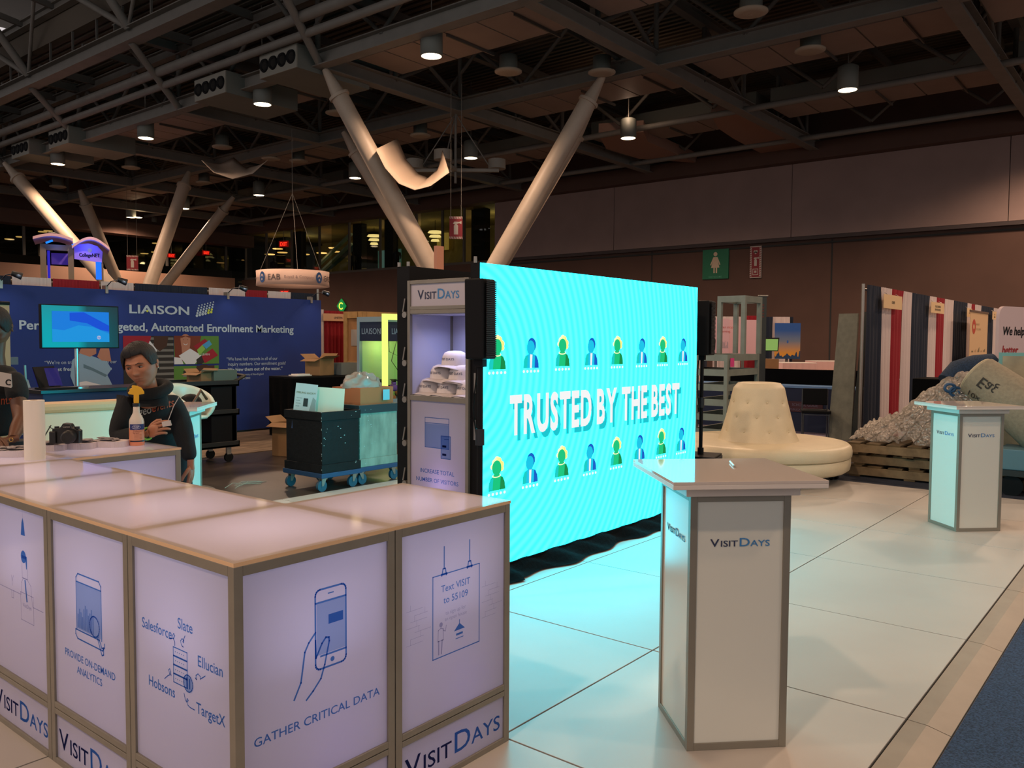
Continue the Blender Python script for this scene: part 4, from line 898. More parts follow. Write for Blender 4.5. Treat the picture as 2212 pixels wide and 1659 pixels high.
M().add([(-.14, .112, .03), (.14, .112, .03), (.12, .178, .225), (-.16, .178, .225)], [(0, 1, 2, 3)]).build('screen', em('laptop indigo', '#241a7a', .5), lt)
# roll-up banner and brochure rack at far left
a = AY(20, 655, 9.0); rb = thing('roll_up_banner', 'tan roll-up banner cut off by the picture edge', 'banner', (a.x-.85, 9.0, GZ))
M().box((0, 0, .08), (.85, .006, a.z+.02)).build('sheet', mat('tan banner', '#a98a66', .7), rb); M().cyl((0, 0, a.z+.03), (.85, 0, a.z+.03), .018, n=10).build('top_rail', m_black, rb); M().box((0, -.06, 0), (.85, .08, .08)).build('base', m_black, rb, bevel=.01)
a = AY(34, 775, 11.0); rk = thing('brochure_rack', 'clear brochure rack with leaflets before the blue backwall', 'rack', (a.x, 11.0, GZ))
M().bar((-.12, 0, 0), (-.12, 0, a.z), .02, .02).bar((.14, 0, 0), (.10, 0, a.z-.05), .02, .02).build('post', m_alu, rk); M().box((-.14, -.02, a.z-.04), (.02, .02, a.z+.05)).build('header', mat('rack grey', '#5c6670', .5), rk)
for z in (.95, .7, .45): M().prism([(-.12, -.1, z), (.14, -.1, z), (.14, .02, z+.16), (-.12, .02, z+.16)], (0, .01, 0)).build('pocket', mat('leaflet', '#7a9aa8', .6), rk)
# cream bench
p1 = AD(60, 905, 7.0); p2 = AD(250, 882, 7.5); zt = .99
bn = thing('bench', 'long cream upholstered bench behind the counter people', 'bench', (p1.x, p1.y, 0), math.atan2(p2.y-p1.y, p2.x-p1.x)); L = (p2-p1).length+.1
M().box((0, -.08, .03), (L, .10, .97)).build('back', mat('bench cream', '#d8cdb2', .45, bump=.05, bscale=10), bn, bevel=.03); M().box((-.01, -.10, .95), (L+.01, .12, 1.04)).build('top_roll', mat('bench tan', '#c9a77c', .5, bump=.1, bscale=20), bn, bevel=.03)
M().box((0, -.55, .03), (L, -.08, .42)).build('seat', mat('bench cream', '#d8cdb2', .45), bn, bevel=.03)
# utility cart with boxes and white shell chair
m_ct2 = mat('cart plastic', '#121614', .5); m_cb = mat('cardboard', '#8d6a45', .85, noise=.06, nscale=5); m_cbd = mat('cardboard dark', '#6a4c30', .9)
def carton(name, lab, loc, d, rz=0, open_=True, m1=None, group=None):
    t = thing(name, lab, 'box', loc, rz, group); w, l, h = d; m1 = m1 or m_cb; T = .006
    M().box((-w/2, -l/2, 0), (w/2, -l/2+T, h)).box((-w/2, l/2-T, 0), (w/2, l/2, h)).box((-w/2, -l/2+T, 0), (-w/2+T, l/2-T, h)).box((w/2-T, -l/2+T, 0), (w/2, l/2-T, h)).box((-w/2, -l/2, 0), (w/2, l/2, T)).build('body', m1, t)
    if open_:
        for k, (a, b2, o) in enumerate((((-w/2, -l/2, h), (w/2, -l/2, h), (0, -.3, .12)), ((w/2, l/2, h), (-w/2, l/2, h), (0, .25, .18)), ((-w/2, l/2, h), (-w/2, -l/2, h), (-.3, 0, -.1)), ((w/2, -l/2, h), (w/2, l/2, h), (.25, 0, .2)))):
            a = Vector(a); b2 = Vector(b2); o = Vector(o)*min(w, l)*1.3; M().prism([a, b2, b2+o, a+o], (0, 0, .004)).build('flap', m1, t)
    else: M().box((-w/2, -l/2, h), (w/2, l/2, h+T)).build('lid', m1, t)
    return t
ca = thing('utility_cart', 'black plastic utility cart piled with boxes before the blue backwall', 'cart', (5.28, 9.75, GZ)); cw = 1.02; cd = .6
for z in (.2, .62, 1.0): M().box((0, 0, z), (cw, cd, z+.03)).box((0, 0, z), (cw, .02, z+.08)).box((0, cd-.02, z), (cw, cd, z+.08)).box((0, 0, z), (.02, cd, z+.08)).box((cw-.02, 0, z), (cw, cd, z+.08)).build('tray', m_ct2, ca, bevel=.004)
M().box((.62, .02, .28), (.98, cd-.02, 1.0)).build('cabinet', m_black, ca)
for x in (.03, cw-.1):
    for y in (.02, cd-.1): M().box((x, y, .2), (x+.07, y+.08, 1.02)).build('corner_post', m_ct2, ca)
M().tube([(cw-.02, .06, 1.06), (cw+.12, .06, 1.13), (cw+.14, .3, 1.14), (cw+.12, cd-.06, 1.13), (cw-.02, cd-.06, 1.06)], .022, 8).build('handle', m_ct2, ca)
for x in (.15, cw-.12):
    for y in (.08, cd-.08): c = M().box((x-.03, y-.02, .1), (x+.03, y+.02, .2)).build('caster', m_alu, ca); M().cyl((x, y-.018, .06), (x, y+.018, .06), .06, n=16).build('wheel', m_black, c)
q = AY(441, 848, 10.0); carton('cardboard_box', 'grey-green lidded box on the utility cart top', (AY(474, 848, 10).x, 10.0, 1.005), (.34, .3, .17), 0, False, mat('grey green card', '#56655a', .8)); carton('cardboard_box', 'brown cardboard box beside the grey-green box on the cart', (AY(441, 848, 10).x-.02, 10.05, 1.005), (.2, .3, .14), .1, True)
carton('cardboard_box', 'grey-green box on the middle tray of the cart', (5.6, 10.05, .625), (.4, .35, .26), 0, False, mat('grey green card', '#56655a', .8))
a = AD(411, 838, 8.9); sc = thing('shell_chair', 'white bucket shell chair behind the man, holding bags', 'chair', (a.x, a.y, GZ), .3)
def shf(u, v):
    t = -.25*PI+u*1.5*PI; r = .25-.07*(1-v)**2; z = .78+.36*v*(.35+.65*math.sin(max(0, min(1, u))*PI)**.8); return (r*math.cos(t), r*math.sin(t), z)
o = M().grid(shf, 28, 8).build('shell', mat('shell white', '#d6ccb4', .3), sc); md = o.modifiers.new('s', 'SOLIDIFY'); md.thickness = .035
M().lathe([(0, .76), (.17, .77), (.19, .80), (0, .81)], 24).build('seat', mat('shell white', '#d6ccb4', .3), sc); M().cyl((0, 0, .02), (0, 0, .77), .03, n=12).lathe([(0, .03), (.2, .02), (.24, 0)], 24).build('pedestal', m_alu, sc)
bg = thing('bag', 'dark bag with a brown strap lying in the white shell chair', 'bag', (a.x, a.y, .785), .3); M().ball((0, 0, .12), (.13, .11, .10), 14, 8).build('body', m_black, bg); M().tube([(-.1, -.12, .12), (-.02, -.16, .26), (.1, -.13, .16)], .015, 8).build('strap', mat('brown leather', '#5a3620', .5), bg)
# draped black table with cartons
a = AZ(612, 802, .98); tb = thing('draped_table', 'black-draped table against the right end of the blue backwall', 'table', (8.25, 11.25, GZ))
tw = 1.75
M().box((0, 0, .98), (tw, .65, 1.01)).build('top', m_black, tb); drp = M()
def df2(u, v):
    P = [(0, .65), (0, 0), (tw, 0), (tw, .65)]; L = [.65, tw, .65]; s_ = u*sum(L); i = 0
    while i < 2 and s_ > L[i]: s_ -= L[i]; i += 1
    t = min(1, s_/L[i]); x = P[i][0]+(P[i+1][0]-P[i][0])*t; y = P[i][1]+(P[i+1][1]-P[i][1])*t; f = .03*v*math.sin(u*90); return (x+(f if i != 1 else 0), y-(abs(f) if i == 1 else 0), .985-.96*v)
drp.grid(df2, 120, 5).build('drape', m_blackcloth, tb)
carton('cardboard_box', 'open brown box standing on the black draped table', (8.98, 11.5, .985), (.36, .32, .28), .2)
o = M().box((0, 0, 0), (.3, .22, .02)).box((.04, .02, .02), (.28, .2, .035)).build('paper_stack', m_white); o.location = (8.4, 11.35, .985); tag(o, 'white papers on the left end of the black draped table', 'paper')
pb = thing('plastic_bin', 'clear plastic bin of wrap on the black draped table', 'bin', (9.55, 11.5, .985)); M().box((-.25, -.18, 0), (.25, .18, .01)).box((-.25, -.18, .01), (.25, -.17, .2)).box((-.25, .17, .01), (.25, .18, .2)).box((-.25, -.17, .01), (-.24, .17, .2)).box((.24, -.17, .01), (.25, .17, .2)).build('body', acrylic('bin plastic', '#9aa4a4', .5), pb); M().ball((0, 0, .1), (.2, .15, .09), 10, 6).build('wrap', acrylic('wrap', '#b5b0a5', .4), pb)
# crates on dollies
m_cr = mat('black crate', '#0a0e0f', .6, spec=.25, noise=.2, nscale=14, bump=.2, bscale=20); m_cg = mat('weathered plywood', '#7d8778', .8, noise=.22, nscale=9, bump=.15, bscale=30, stretch=(1, 1, .35)); m_dl = mat('dolly blue', '#143c5e', .5); m_wh = mat('wheel blue', '#2c4f60', .5); m_scr = mat('scuffs', '#9ba6a0', .8)
def caster(t, x, y, a=.4, r=.06):
    c = M().box((x-.035, y-.035, .135), (x+.035, y+.035, .15)).prism([(x-.03, y-.025, .135), (x+.03, y-.025, .135), (x+.012+.02*a, y-.025, .06), (x-.012+.02*a, y-.025, .06)], (0, .006, 0)).prism([(x-.03, y+.02, .135), (x+.03, y+.02, .135), (x+.012+.02*a, y+.02, .06), (x-.012+.02*a, y+.02, .06)], (0, .006, 0)).build('caster', m_alu, t)
    M().cyl((x+.02*a, y-.017, r), (x+.02*a, y+.017, r), r, n=20).cyl((x+.02*a, y-.02, r), (x+.02*a, y+.02, r), .018, n=10).build('wheel', m_wh, c)
def crate(x, y, w, l, zt, mm, lab, rim, dl):
    d = thing('dolly', dl, 'dolly', (x, y, GZ)); M().box((-.03, -.03, .15), (w+.03, .10, .20)).box((-.03, l-.1, .15), (w+.03, l+.03, .20)).box((-.03, .1, .15), (.1, l-.1, .20)).box((w-.1, .1, .15), (w+.03, l-.1, .20)).build('frame', m_dl, d, bevel=.004)
    for cx_, cy_ in ((.04, .04), (w-.04, .04), (.04, l-.04), (w-.04, l-.04)): caster(d, cx_, cy_, random.choice((-1, 1)))
    z0 = .20; t = thing('crate', lab, 'crate', (x, y, GZ+z0)); h = zt-z0-GZ; T = .02
    for nm_, a_, b_ in (('side_board', (0, 0, 0), (w, T, h)), ('side_board', (0, l-T, 0), (w, l, h)), ('side_board', (0, T, 0), (T, l-T, h)), ('side_board', (w-T, T, 0), (w, l-T, h)), ('bottom_board', (T, T, 0), (w-T, l-T, T))): M().box(a_, b_).build(nm_, mm, t)
    for z_ in (0, h-.09):
        M().box((-.018, -.018, z_), (w+.018, 0, z_+.09)).box((-.018, 0, z_), (0, l, z_+.09)).box((w, 0, z_), (w+.018, l, z_+.09)).box((-.018, l, z_), (w+.018, l+.018, z_+.09)).build('batten', rim if z_ else mm, t, bevel=.003)
    sc_ = M(); rnd = random.Random(3+int(x*10))
    for _ in range(26):
        u_ = rnd.random(); z_ = rnd.random()*h; s_ = .003+.006*rnd.random()
        if rnd.random() < .5: sc_.box((u_*w, -.0195, z_), (u_*w+s_*2, -.0185, z_+s_)) if (z_ < .09 or z_ > h-.09) else sc_.box((u_*w, -.0015, z_), (u_*w+s_*2, -.0005, z_+s_))
        else: sc_.box((-.0195, -.0185, z_), (-.0185, -.012, z_+s_*2))
    sc_.build('scuffs', m_scr, t, kind='stuff'); return t
crate(5.57, 7.10, .50, .62, .82, m_cr, 'scuffed black crate on a dolly holding white boards', m_cr, 'blue four-wheel dolly under the scuffed black crate')
crate(6.12, 7.14, .56, .60, .86, m_cg, 'weathered grey plywood crate with a dark rim', mat('crate rim', '#132a30', .6), 'blue four-wheel dolly under the grey plywood crate')
vyaw = math.atan2(_r.y, _r.x); fh = Vector((_f.x, _f.y, 0)).normalized()
for k in range(5):
    wd_ = .46 if k == 0 else .34; o = M().box((-wd_/2, 0, 0), (wd_/2, .008, .84-.02*k)).build('foam_board', [m_white, mat('board cream', '#d5c9ae', .6)][k % 2 == 0]); c_ = Vector((5.80, 7.36, .225))+fh*(.018+.03*k)+_r*(-.06+.026*k); o.location = c_; o.rotation_euler = (-.05, .06-.03*k, vyaw); tag(o, ['front large cream board standing in the black crate', 'white board second from the front in the black crate', 'cream board third from the front in the black crate', 'white board fourth from the front in the black crate', 'rearmost cream board in the black crate'][k], 'board')
po = thing('poster', 'small poster headed FEELING LUCKY leaning in the black crate', 'poster', Vector((5.68, 7.47, .62))-_r*.19, 0); po.rotation_euler = (-.06, .10, vyaw)
M().box((0, 0, 0), (.24, .006, .50)).build('sheet', mat('poster white', '#b6b8b2', .6), po)
q = M(); MM = frame((0, -.001, 0), (1, 0, 0)); q.fill([(0, .0), (.24, .0), (.24, .2), (0, .2)], MM, 0); q.text('FEELING LUCKY?', .12, .39, .028, MM, 1, bold=.02, align='C'); q.fill([(.1, .25), (.15, .25), (.15, .34), (.1, .34)], MM, 2); q.fill([(.17, .2), (.235, .2), (.235, .33), (.2, .36)], MM, 3)
for k in range(4): q.text(['YOU CAN', 'ENTER', 'TO WIN', 'PRIZES'][k], .02, .335-k*.03, .014, MM, 2)
q.text('WE DON\u2019T', .03, .155, .022, MM, 3); q.text('BUT YOU COULD', .12, .11, .026, MM, 1, bold=.02, align='C'); q.build('printed_art', [mat('poster navy', '#16233f', .6), mat('poster gold', '#6e6b3a', .6), mat('poster black', '#1c2624', .6), mat('poster grey', '#8b9088', .6)], po)
carton('cardboard_box', 'orange-brown cardboard tray of bubble wrap on the plywood crate', (6.42, 7.43, .842), (.52, .46, .20), .05, False, mat('orange card', '#a8623a', .85))
bu = M(); rnd = random.Random(5)
def wrapf(u, v): t = u*2*PI; r = .22*(1-v**1.5)+.0; n_ = .014*math.sin(t*4+v*7)+.010*math.sin(t*7-v*9)+.006*math.sin(v*23+t*3); return ((r+n_)*math.cos(t)*1.15, (r+n_)*math.sin(t), .17*math.sin(v*PI/2)+n_*.6)
bu.grid(wrapf, 60, 14); o = bu.build('bubble_wrap', acrylic('wrap', '#b5b0a5', .4)); o.location = (6.40, 7.43, 1.04); tag(o, 'crumpled bubble wrap heaped on the cardboard tray', 'plastic wrap')
tg = M().box((0, 0, 0), (.1, .002, .12)).build('paper_label', mat('cyan paper', '#6fb4c0', .7)); tg.location = (6.5, 7.175, .90); tag(tg, 'pale blue paper label on the cardboard tray front', 'label')
carton('cardboard_box', 'open brown carton on the floor left of the black crate', (7.1, 9.75, GZ+.001), (.34, .36, .46), .3)
wi = M(); rnd = random.Random(9)
a = AZ(512, 1052, GZ)
for k in range(6):
    x = rnd.uniform(-.15, .12); y = rnd.uniform(-.12, .12); wi.tube([(x, y, .008), (x+.12, y+.04, .025+.02*rnd.random()), (x+.25, y-.02+.1*rnd.random(), .02), (x+.36, y+.05, .006)], .0035, 5)
o = wi.build('cable_tie', mat('clear tie', '#a8a898', .3)); o.location = a; tag(o, 'loose clear cable ties scattered on the dark floor', 'cable ties', kind='stuff')
# ------- prize machines, plywood crate, red curtain behind
mp = AD(832, 745, 12.9)
t = thing('prize_machine', 'lime-backed prize machine headed LIAISON behind the grey crate', 'machine', (mp.x, mp.y, GZ)); h = 1.98; w = .9; dd = AX(771, 745, mp.x).y-mp.y
M().box((0, 0, 0), (w, dd, .62)).build('base', mat('machine navy', '#0b1d38', .5), t, bevel=.006); fr = mat('machine grey', '#7f9199', .5)
f = M()
for x in (0, w-.06):
    for y in (0, dd-.06): f.box((x, y, .62), (x+.06, y+.06, h))
f.box((.06, .0, h-.08), (w-.06, .06, h)).box((.06, dd-.06, h-.08), (w-.06, dd, h)).box((0, .06, h-.08), (.06, dd-.06, h)).box((w-.06, .06, h-.08), (w, dd-.06, h)).box((.06, 0, .62), (w-.06, .04, .70)).box((0, .06, .62), (.04, dd-.06, .70)).build('frame', fr, t)
hm = mat('machine header', '#0a1c36', .5); hp_ = mat('grey print', '#7a8ea0', .6)
hd = M().box((.06, .01, h-.38), (w-.06, .03, h-.08)).build('header', hm, t); q = M(); q.text('LIAISON', .14, h-.27, .13, frame((0, .008, 0), (1, 0, 0)), 0, bold=.01, sx=.75); q.build('lettering', hp_, hd)
hd = M().box((.01, .06, h-.38), (.03, dd-.06, h-.08)).build('header', hm, t); q = M(); MM = frame((.008, dd, 0), (0, -1, 0)); q.text('LIAISON', .10, h-.27, .13, MM, 0, bold=.01, sx=.95)
for i_ in range(4):
    for j_ in range(4): q.disc((dd*.78+j_*.03, h-.27+i_*.025+j_*.008), .007, MM, 0, n=6)
q.build('lettering', hp_, hd)
lime = mat('lime back glow', '#9acb2e', .6, emit=.4, ecol='#8fc81a')  # panel is no lamp; emission added to make the lime look brighter
M().box((w-.05, .06, .70), (w-.03, dd-.06, h-.08)).build('back_panel', lime, t); M().box((.06, dd-.05, .70), (w-.06, dd-.03, h-.08)).build('side_panel', mat('machine white glow', '#b8c89c', .6, emit=.12, ecol='#a0d060'), t)  # side panel also given a little emission in place of light on it
q = M(); q.text('#buildabetterclass', dd*.5, 1.32, .085, frame((w-.053, dd, 0), (0, -1, 0)), 0, align='C', sx=.8); q.build('lettering', mat('green print', '#4d7a1c', .6), t)
gg = glassm('machine glass', (.9, .95, .92), t=.93); M().box((.06, .015, .70), (w-.06, .019, h-.38)).build('glass_pane', gg, t); M().box((.015, .06, .70), (.019, dd-.06, h-.38)).build('glass_pane', gg, t)
M().tube([(.5, dd*.75, h-.1), (.45, dd*.6, h-.55), (.5, dd*.35, h-.62), (.55, .2, h-.2)], .006, 5).tube([(.55, .25, h-.15), (.5, .4, h-.7), (.55, .2, h-.95)], .006, 5).build('cable', m_black, t)
light('machine_light', 'POINT', (w*.45, dd/2, h-.45), 5, (.85, 1, .35), t, shadow_soft_size=.05)
rnd = random.Random(4); cs = [('red', '#c63a2c'), ('blue', '#3a62b8'), ('green', '#2f8a3c'), ('orange', '#c8703a'), ('purple', '#8a5ab0'), ('dark', '#23262e')]
slots = [(i_, j_) for i_ in range(4) for j_ in range(4)]
for k, (i_, j_) in enumerate(slots[:14]):
    x = .14+i_*.19; y = .15+j_*(dd-.32)/3; r = .06; z = .702+(.10 if k % 3 == 1 else 0); cn_, c_ = cs[k % 6]
    g_ = thing('plush_toy', cn_+' plush toy with a graduate cap heaped in the prize machine', 'toy', (mp.x+x, mp.y+y, GZ+z), rnd.random()*3, 'plush toys in the prize machine')
    M().ball((0, 0, r), r, 12, 8).ball((0, 0, r*2.2), r*.6, 12, 8).build('body', mat('plush '+c_, c_, .9), g_); M().cbox((0, 0, r*2.95), (r*1.7, r*1.7, .01), R=Matrix.Rotation(.6, 3, 'Z')).cyl((0, 0, r*2.5), (0, 0, r*2.9), r*.5, n=10).build('cap', m_black, g_)
nl = thing('neon_tube', 'glowing yellow-green light bar on the near corner of the prize machine', 'lamp', (mp.x, mp.y, GZ)); M().box((-.075, -.07, .55), (-.005, -.005, 2.02)).box((-.005, -.07, 1.93), (.5, -.005, 2.02)).build('tube', em('neon lime', '#e8f87a', 1.15), nl); M().box((-.075, -.07, 0), (-.005, -.005, .55)).build('foot', fr, nl)
m_ply = mat('plywood', '#a3764a', .8, noise=.16, nscale=5, stretch=(1, 1, .25), bump=.05, bscale=20); m_tim = mat('timber', '#a8834f', .8, noise=.1, nscale=6)
a = AD(781, 745, 16.2); wl_ = AX(742, 745, a.x).y-a.y; wc = thing('plywood_crate', 'tall plywood shipping crate with shipping papers behind the prize machine', 'crate', (a.x, a.y, GZ)); h = 2.17
M().box((.03, .03, 0), (2.4, wl_, h)).build('panel', m_ply, wc)
for z0_, z1_ in ((0, .1), (1.08, 1.2), (h-.13, h)): M().box((0, .12, z0_), (.03, wl_-.11, z1_)).build('batten', m_tim, wc)
for y_ in (0, wl_-.1): M().box((0, y_, 0), (.03, y_+.1, h)).build('batten', m_tim, wc)
for x_ in (.035, 1.2, 2.3): M().box((x_, 0, 0), (x_+.1, .03, h)).build('batten', m_tim, wc)
for z0_ in (0, h-.14): M().box((.14, 0, z0_), (1.19, .029, z0_+.14)).box((1.31, 0, z0_), (2.29, .029, z0_+.14)).build('batten', m_tim, wc)
M().box((.022, wl_*.28, 1.5), (.028, wl_*.62, 1.82)).build('shipping_paper', mat('paper grey', '#9b948c', .8), wc); M().box((-.004, wl_*.3, 1.10), (-.001, wl_*.6, 1.17)).build('label', mat('paper grey', '#9b948c', .8), wc)
gv = M().ball((0, 0, 0), (.01, .05, .07), 8, 6).build('work_glove', mat('glove', '#b9aa95', .9)); gv.location = (a.x+.018, a.y+wl_*.7, .95); tag(gv, 'pale work glove stuck on the plywood crate', 'glove')
a = AD(697, 745, 17.); b_ = AD(742, 745, 17.)
drape(a.x-.35, a.x+.02, a.y, GZ+.02, 2.2, m_dw, 'white drape just right of the blue backwall', amp=.02); drape(a.x+.06, a.x+.70, a.y+.02, GZ+.02, 2.18, m_dr, 'red drape between the blue backwall and plywood crate', amp=.03, pitch=.1)
sg = M().box((-.02, -.05, 1.97), (.68, -.04, 2.12)).build('name_board', mat('cream board', '#c9a07c', .7)); sg.location = (a.x-.0, a.y, 0); tag(sg, 'cream name board hung over the red drape by the crate', 'sign')
q = M(); q.text('UNITEN', .36, 2.02, .06, frame((0, -.053, 0), (1, 0, 0)), 0, align='C', bold=.01); q.build('lettering', mat('poster black', '#1c2624', .6), sg)
# ================================================================== signs hung in the hall
m_sr = mat('sign red', '#7e1420', .6); m_sw = mat('sign white', '#b5aca2', .6); m_sg = mat('sign green', '#0f6a4a', .6); m_sp = mat('sign pale', '#c7b49a', .6)
def stripes(q, x0, x1, z0, z1, n, MM, mi):
    w = (x1-x0)/n
    for k in range(n): q.fill([(x0+k*w+w*.1, z0), (x0+k*w+w*.55, z0), (x0+k*w+w*.85, z1), (x0+k*w+w*.4, z1)], MM, mi, .002)
def ext_icon(q, cx, cz, k, MM, mi):
    q.fill([(cx-.13*k, cz-.42*k), (cx+.13*k, cz-.42*k), (cx+.13*k, cz+.12*k), (cx+.06*k, cz+.22*k), (cx-.06*k, cz+.22*k), (cx-.13*k, cz+.12*k)], MM, mi, .003)
    q.fill([(cx-.03*k, cz+.2*k), (cx+.2*k, cz+.28*k), (cx+.34*k, cz+.22*k), (cx+.34*k, cz+.42*k), (cx+.2*k, cz+.36*k), (cx-.1*k, cz+.38*k), (cx-.2*k, cz+.25*k)], MM, mi, .004)
def hang_sign(px, py, wpx, hpx, d, lab, ztop=10.4):
    c = AD(px, py, d); w = wpx/FPX*d; h = hpx/FPX*d; yaw = math.atan2(c.y, c.x)-PI/2
    t = thing('extinguisher_sign', lab, 'sign', c, yaw)
    M().box((-w/2, -.01, -h/2), (w/2, .01, h/2)).build('board', m_sr, t)
    q = M(); MM = frame((0, -.013, 0), (1, 0, 0)); q.fill([(-w/2, h*.4), (w/2, h*.4), (w/2, h/2), (-w/2, h/2)], MM, 1); q.fill([(-w/2, -h/2), (w/2, -h/2), (w/2, -h*.4), (-w/2, -h*.4)], MM, 1)
    stripes(q, -w/2, w/2, h*.4, h/2, 8, MM, 0); stripes(q, -w/2, w/2, -h/2, -h*.4, 8, MM, 0); ext_icon(q, 0, 0, h*.72, MM, 1); q.build('printed_art', [m_sr, m_sw], t)
    for x in (-w*.4, w*.4): M().cyl((x, 0, h/2), (x, 0, ztop-c.z), .008, n=4).build('hanger_wire', m_steel, t)
hang_sign(985, 492, 28, 48, 29, 'hanging red fire extinguisher sign between the slanted column legs'); hang_sign(286, 568, 23, 32, 46, 'small hanging red fire extinguisher sign over the blue backwall')
def wall_pt(px, py): return AX(px, py, XW-.05)
MW = lambda p: frame(p, (0, -1, 0))
a = wall_pt(1518, 604); b_ = wall_pt(1575, 537); w, h = a.y-b_.y, b_.z-a.z
t = thing('restroom_sign', 'green restrooms sign with a white woman figure on the right wall', 'sign', (XW-.1, a.y, a.z)); M().box((0, -w, 0), (.09, 0, h)).build('board', m_sg, t)
q = M(); MM = MW((-.005, 0, 0)); q.disc((w*.5, h*.84), w*.075, MM, 0); q.fill([(w*.42, h*.74), (w*.58, h*.74), (w*.70, h*.48), (w*.66, h*.46), (w*.6, h*.6), (w*.66, h*.38), (w*.34, h*.38), (w*.4, h*.6), (w*.34, h*.46), (w*.30, h*.48)], MM, 0)
for x in (.43, .52): q.fill([(w*x, h*.2), (w*(x+.055), h*.2), (w*(x+.055), h*.39), (w*x, h*.39)], MM, 0)
q.text('RESTROOMS', w*.5, h*.04, h*.085, MM, 1, align='C', bold=.01); q.build('printed_art', [m_sp, mat('sign mid green', '#4f9a7c', .6)], t)
a = wall_pt(1620, 601); b_ = wall_pt(1646, 531); w, h = a.y-b_.y, b_.z-a.z
t = thing('extinguisher_sign', 'tall narrow red sign with heart and extinguisher on the right wall', 'sign', (XW-.1, a.y, a.z)); M().box((0, -w, 0), (.09, 0, h)).build('board', m_sw, t)
q = M(); MM = MW((-.005, 0, 0)); q.fill([(w*.16, h*.03), (w*.84, h*.03), (w*.84, h*.97), (w*.16, h*.97)], MM, 0)
for k in range(14): z = h*(.02+k*.07); q.fill([(0, z), (w*.14, z+h*.02), (w*.14, z+h*.045), (0, z+h*.025)], MM, 0, .001); q.fill([(w*.86, z), (w, z+h*.02), (w, z+h*.045), (w*.86, z+h*.025)], MM, 0, .001)
ext_icon(q, w*.5, h*.52, h*.33, MM, 1); q.disc((w*.42, h*.83), w*.11, MM, 1, .002); q.disc((w*.58, h*.83), w*.11, MM, 1, .002); q.fill([(w*.32, h*.82), (w*.5, h*.74), (w*.68, h*.82)], MM, 1, .002)
q.stroke([(w*.28, h*.10), (w*.72, h*.10), (w*.72, h*.28), (w*.28, h*.28)], w*.05, MM, 1, True, .002); q.fill([(w*.4, h*.16), (w*.6, h*.16), (w*.6, h*.23), (w*.4, h*.23)], MM, 1, .002); q.build('printed_art', [m_sr, m_sw], t)
def exit_sign(p, yaw, lab, s=.42, ztop=None):
    t = thing('exit_sign', lab, 'sign', p, yaw); M().box((-s, -.04, -s*.55), (s, .04, s*.55)).build('casing', em('exit red box', '#8a0a05', .6), t)
    q = M(); q.text('EXIT', 0, -s*.36, s*.95, frame((0, -.045, 0), (1, 0, 0)), 0, bold=.03, sx=.8, align='C'); q.build('lettering', em('exit letters', '#ff2a18', 2.2), t)
    M().cyl((0, 0, s*.55), (0, 0, s*.55+.8), .02, n=5).build('stem', m_steel, t)
exit_sign(AX(613, 527, XW-.3), -PI/2+.3, 'red EXIT sign on the gallery glass above the hanging ring'); exit_sign(AX(615, 633, XW-.6), -PI/2+.3, 'red EXIT sign just above the drape tops under the hanging ring'); exit_sign(AY(370, 552, 60.0), 0, 'small red EXIT sign at the far balcony, left one', .3); exit_sign(AY(445, 546, 60.0), 0, 'small red EXIT sign at the far balcony, right one', .3)
a = AX(737, 661, XW-.3); s = 11/FPX*46
t = thing('hall_letter_sign', 'glowing green diamond sign with a yellow letter C', 'sign', a, -PI/2+.4); k = 11/FPX*((a-CP).dot(_f)); M().prism([(-k, 0, 0), (0, 0, -k*1.45), (k, 0, 0), (0, 0, k*1.45)], (0, .12, 0)).build('board', em('diamond green', '#0f8a3c', .9), t)
q = M(); q.ring((0, 0), k*.42, k*.2, frame((0, -.01, 0), (1, 0, 0)), 0, 16, a0=.8, a1=2*PI-.8, ry=k*.6); q.build('lettering', em('diamond yellow', '#e8f050', 1.3), t)
M().bar((0, .06, k*1.4), (0, .2, k*1.4), .05, .05).build('bracket', m_steel, t)
# hanging ring banner
c = AD(633, 603, 35.5); Rr = 77/FPX*35.5; hh = .62
rg = thing('ring_banner', 'white hanging ring banner lettered EAB with blue discs', 'banner', c)
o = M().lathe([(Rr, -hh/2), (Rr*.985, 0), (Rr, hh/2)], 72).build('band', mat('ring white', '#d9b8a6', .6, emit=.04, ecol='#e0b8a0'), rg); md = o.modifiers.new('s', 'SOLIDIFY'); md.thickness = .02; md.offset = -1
a0 = math.atan2(-c.y, -c.x); q = M()
def onring(st, ang, z, size, mi, bold=0., sx=1.):
    vs, fs, wd = glyphs(st, min(bold, .007))
    q.add([((Rr+.012)*math.cos(ang+p[0]*size*sx/Rr), (Rr+.012)*math.sin(ang+p[0]*size*sx/Rr), z+p[1]*size) for p in vs], fs, mi)
def discr(ang, z, r, mi, dz=.0):
    q.add([((Rr+.014+dz)*math.cos(ang+r*.75*math.cos(2*PI*i/20)/Rr), (Rr+.014+dz)*math.sin(ang+r*.75*math.cos(2*PI*i/20)/Rr), z+r*math.sin(2*PI*i/20)) for i in range(20)], [tuple(range(20))], mi)
for base in (-2.63, -.936, .76, 2.45):
    an = a0+base; discr(an, 0, .23, 0); discr(an, .02, .11, 1, .004); discr(an, -.05, .10, 0, .006); discr(an, -.09, .05, 1, .008)
    onring('EAB', an+.21, -.12, .33, 2, .004, 1.05); onring('Royall & Company', an+.70, -.05, .16, 3, .0, 1.02)
q.build('printed_art', [mat('ring blue', '#24518a', .6), mat('ring pale', '#c9b8b0', .6), mat('ring ink', '#5a4f50', .6), mat('ring grey', '#9a8480', .6)], rg)
for an in (0, 2.1, 4.2): M().cyl((Rr*math.cos(an), Rr*math.sin(an), hh/2), (0, 0, 3.6), .012, n=4).build('hanger_wire', m_steel, rg)
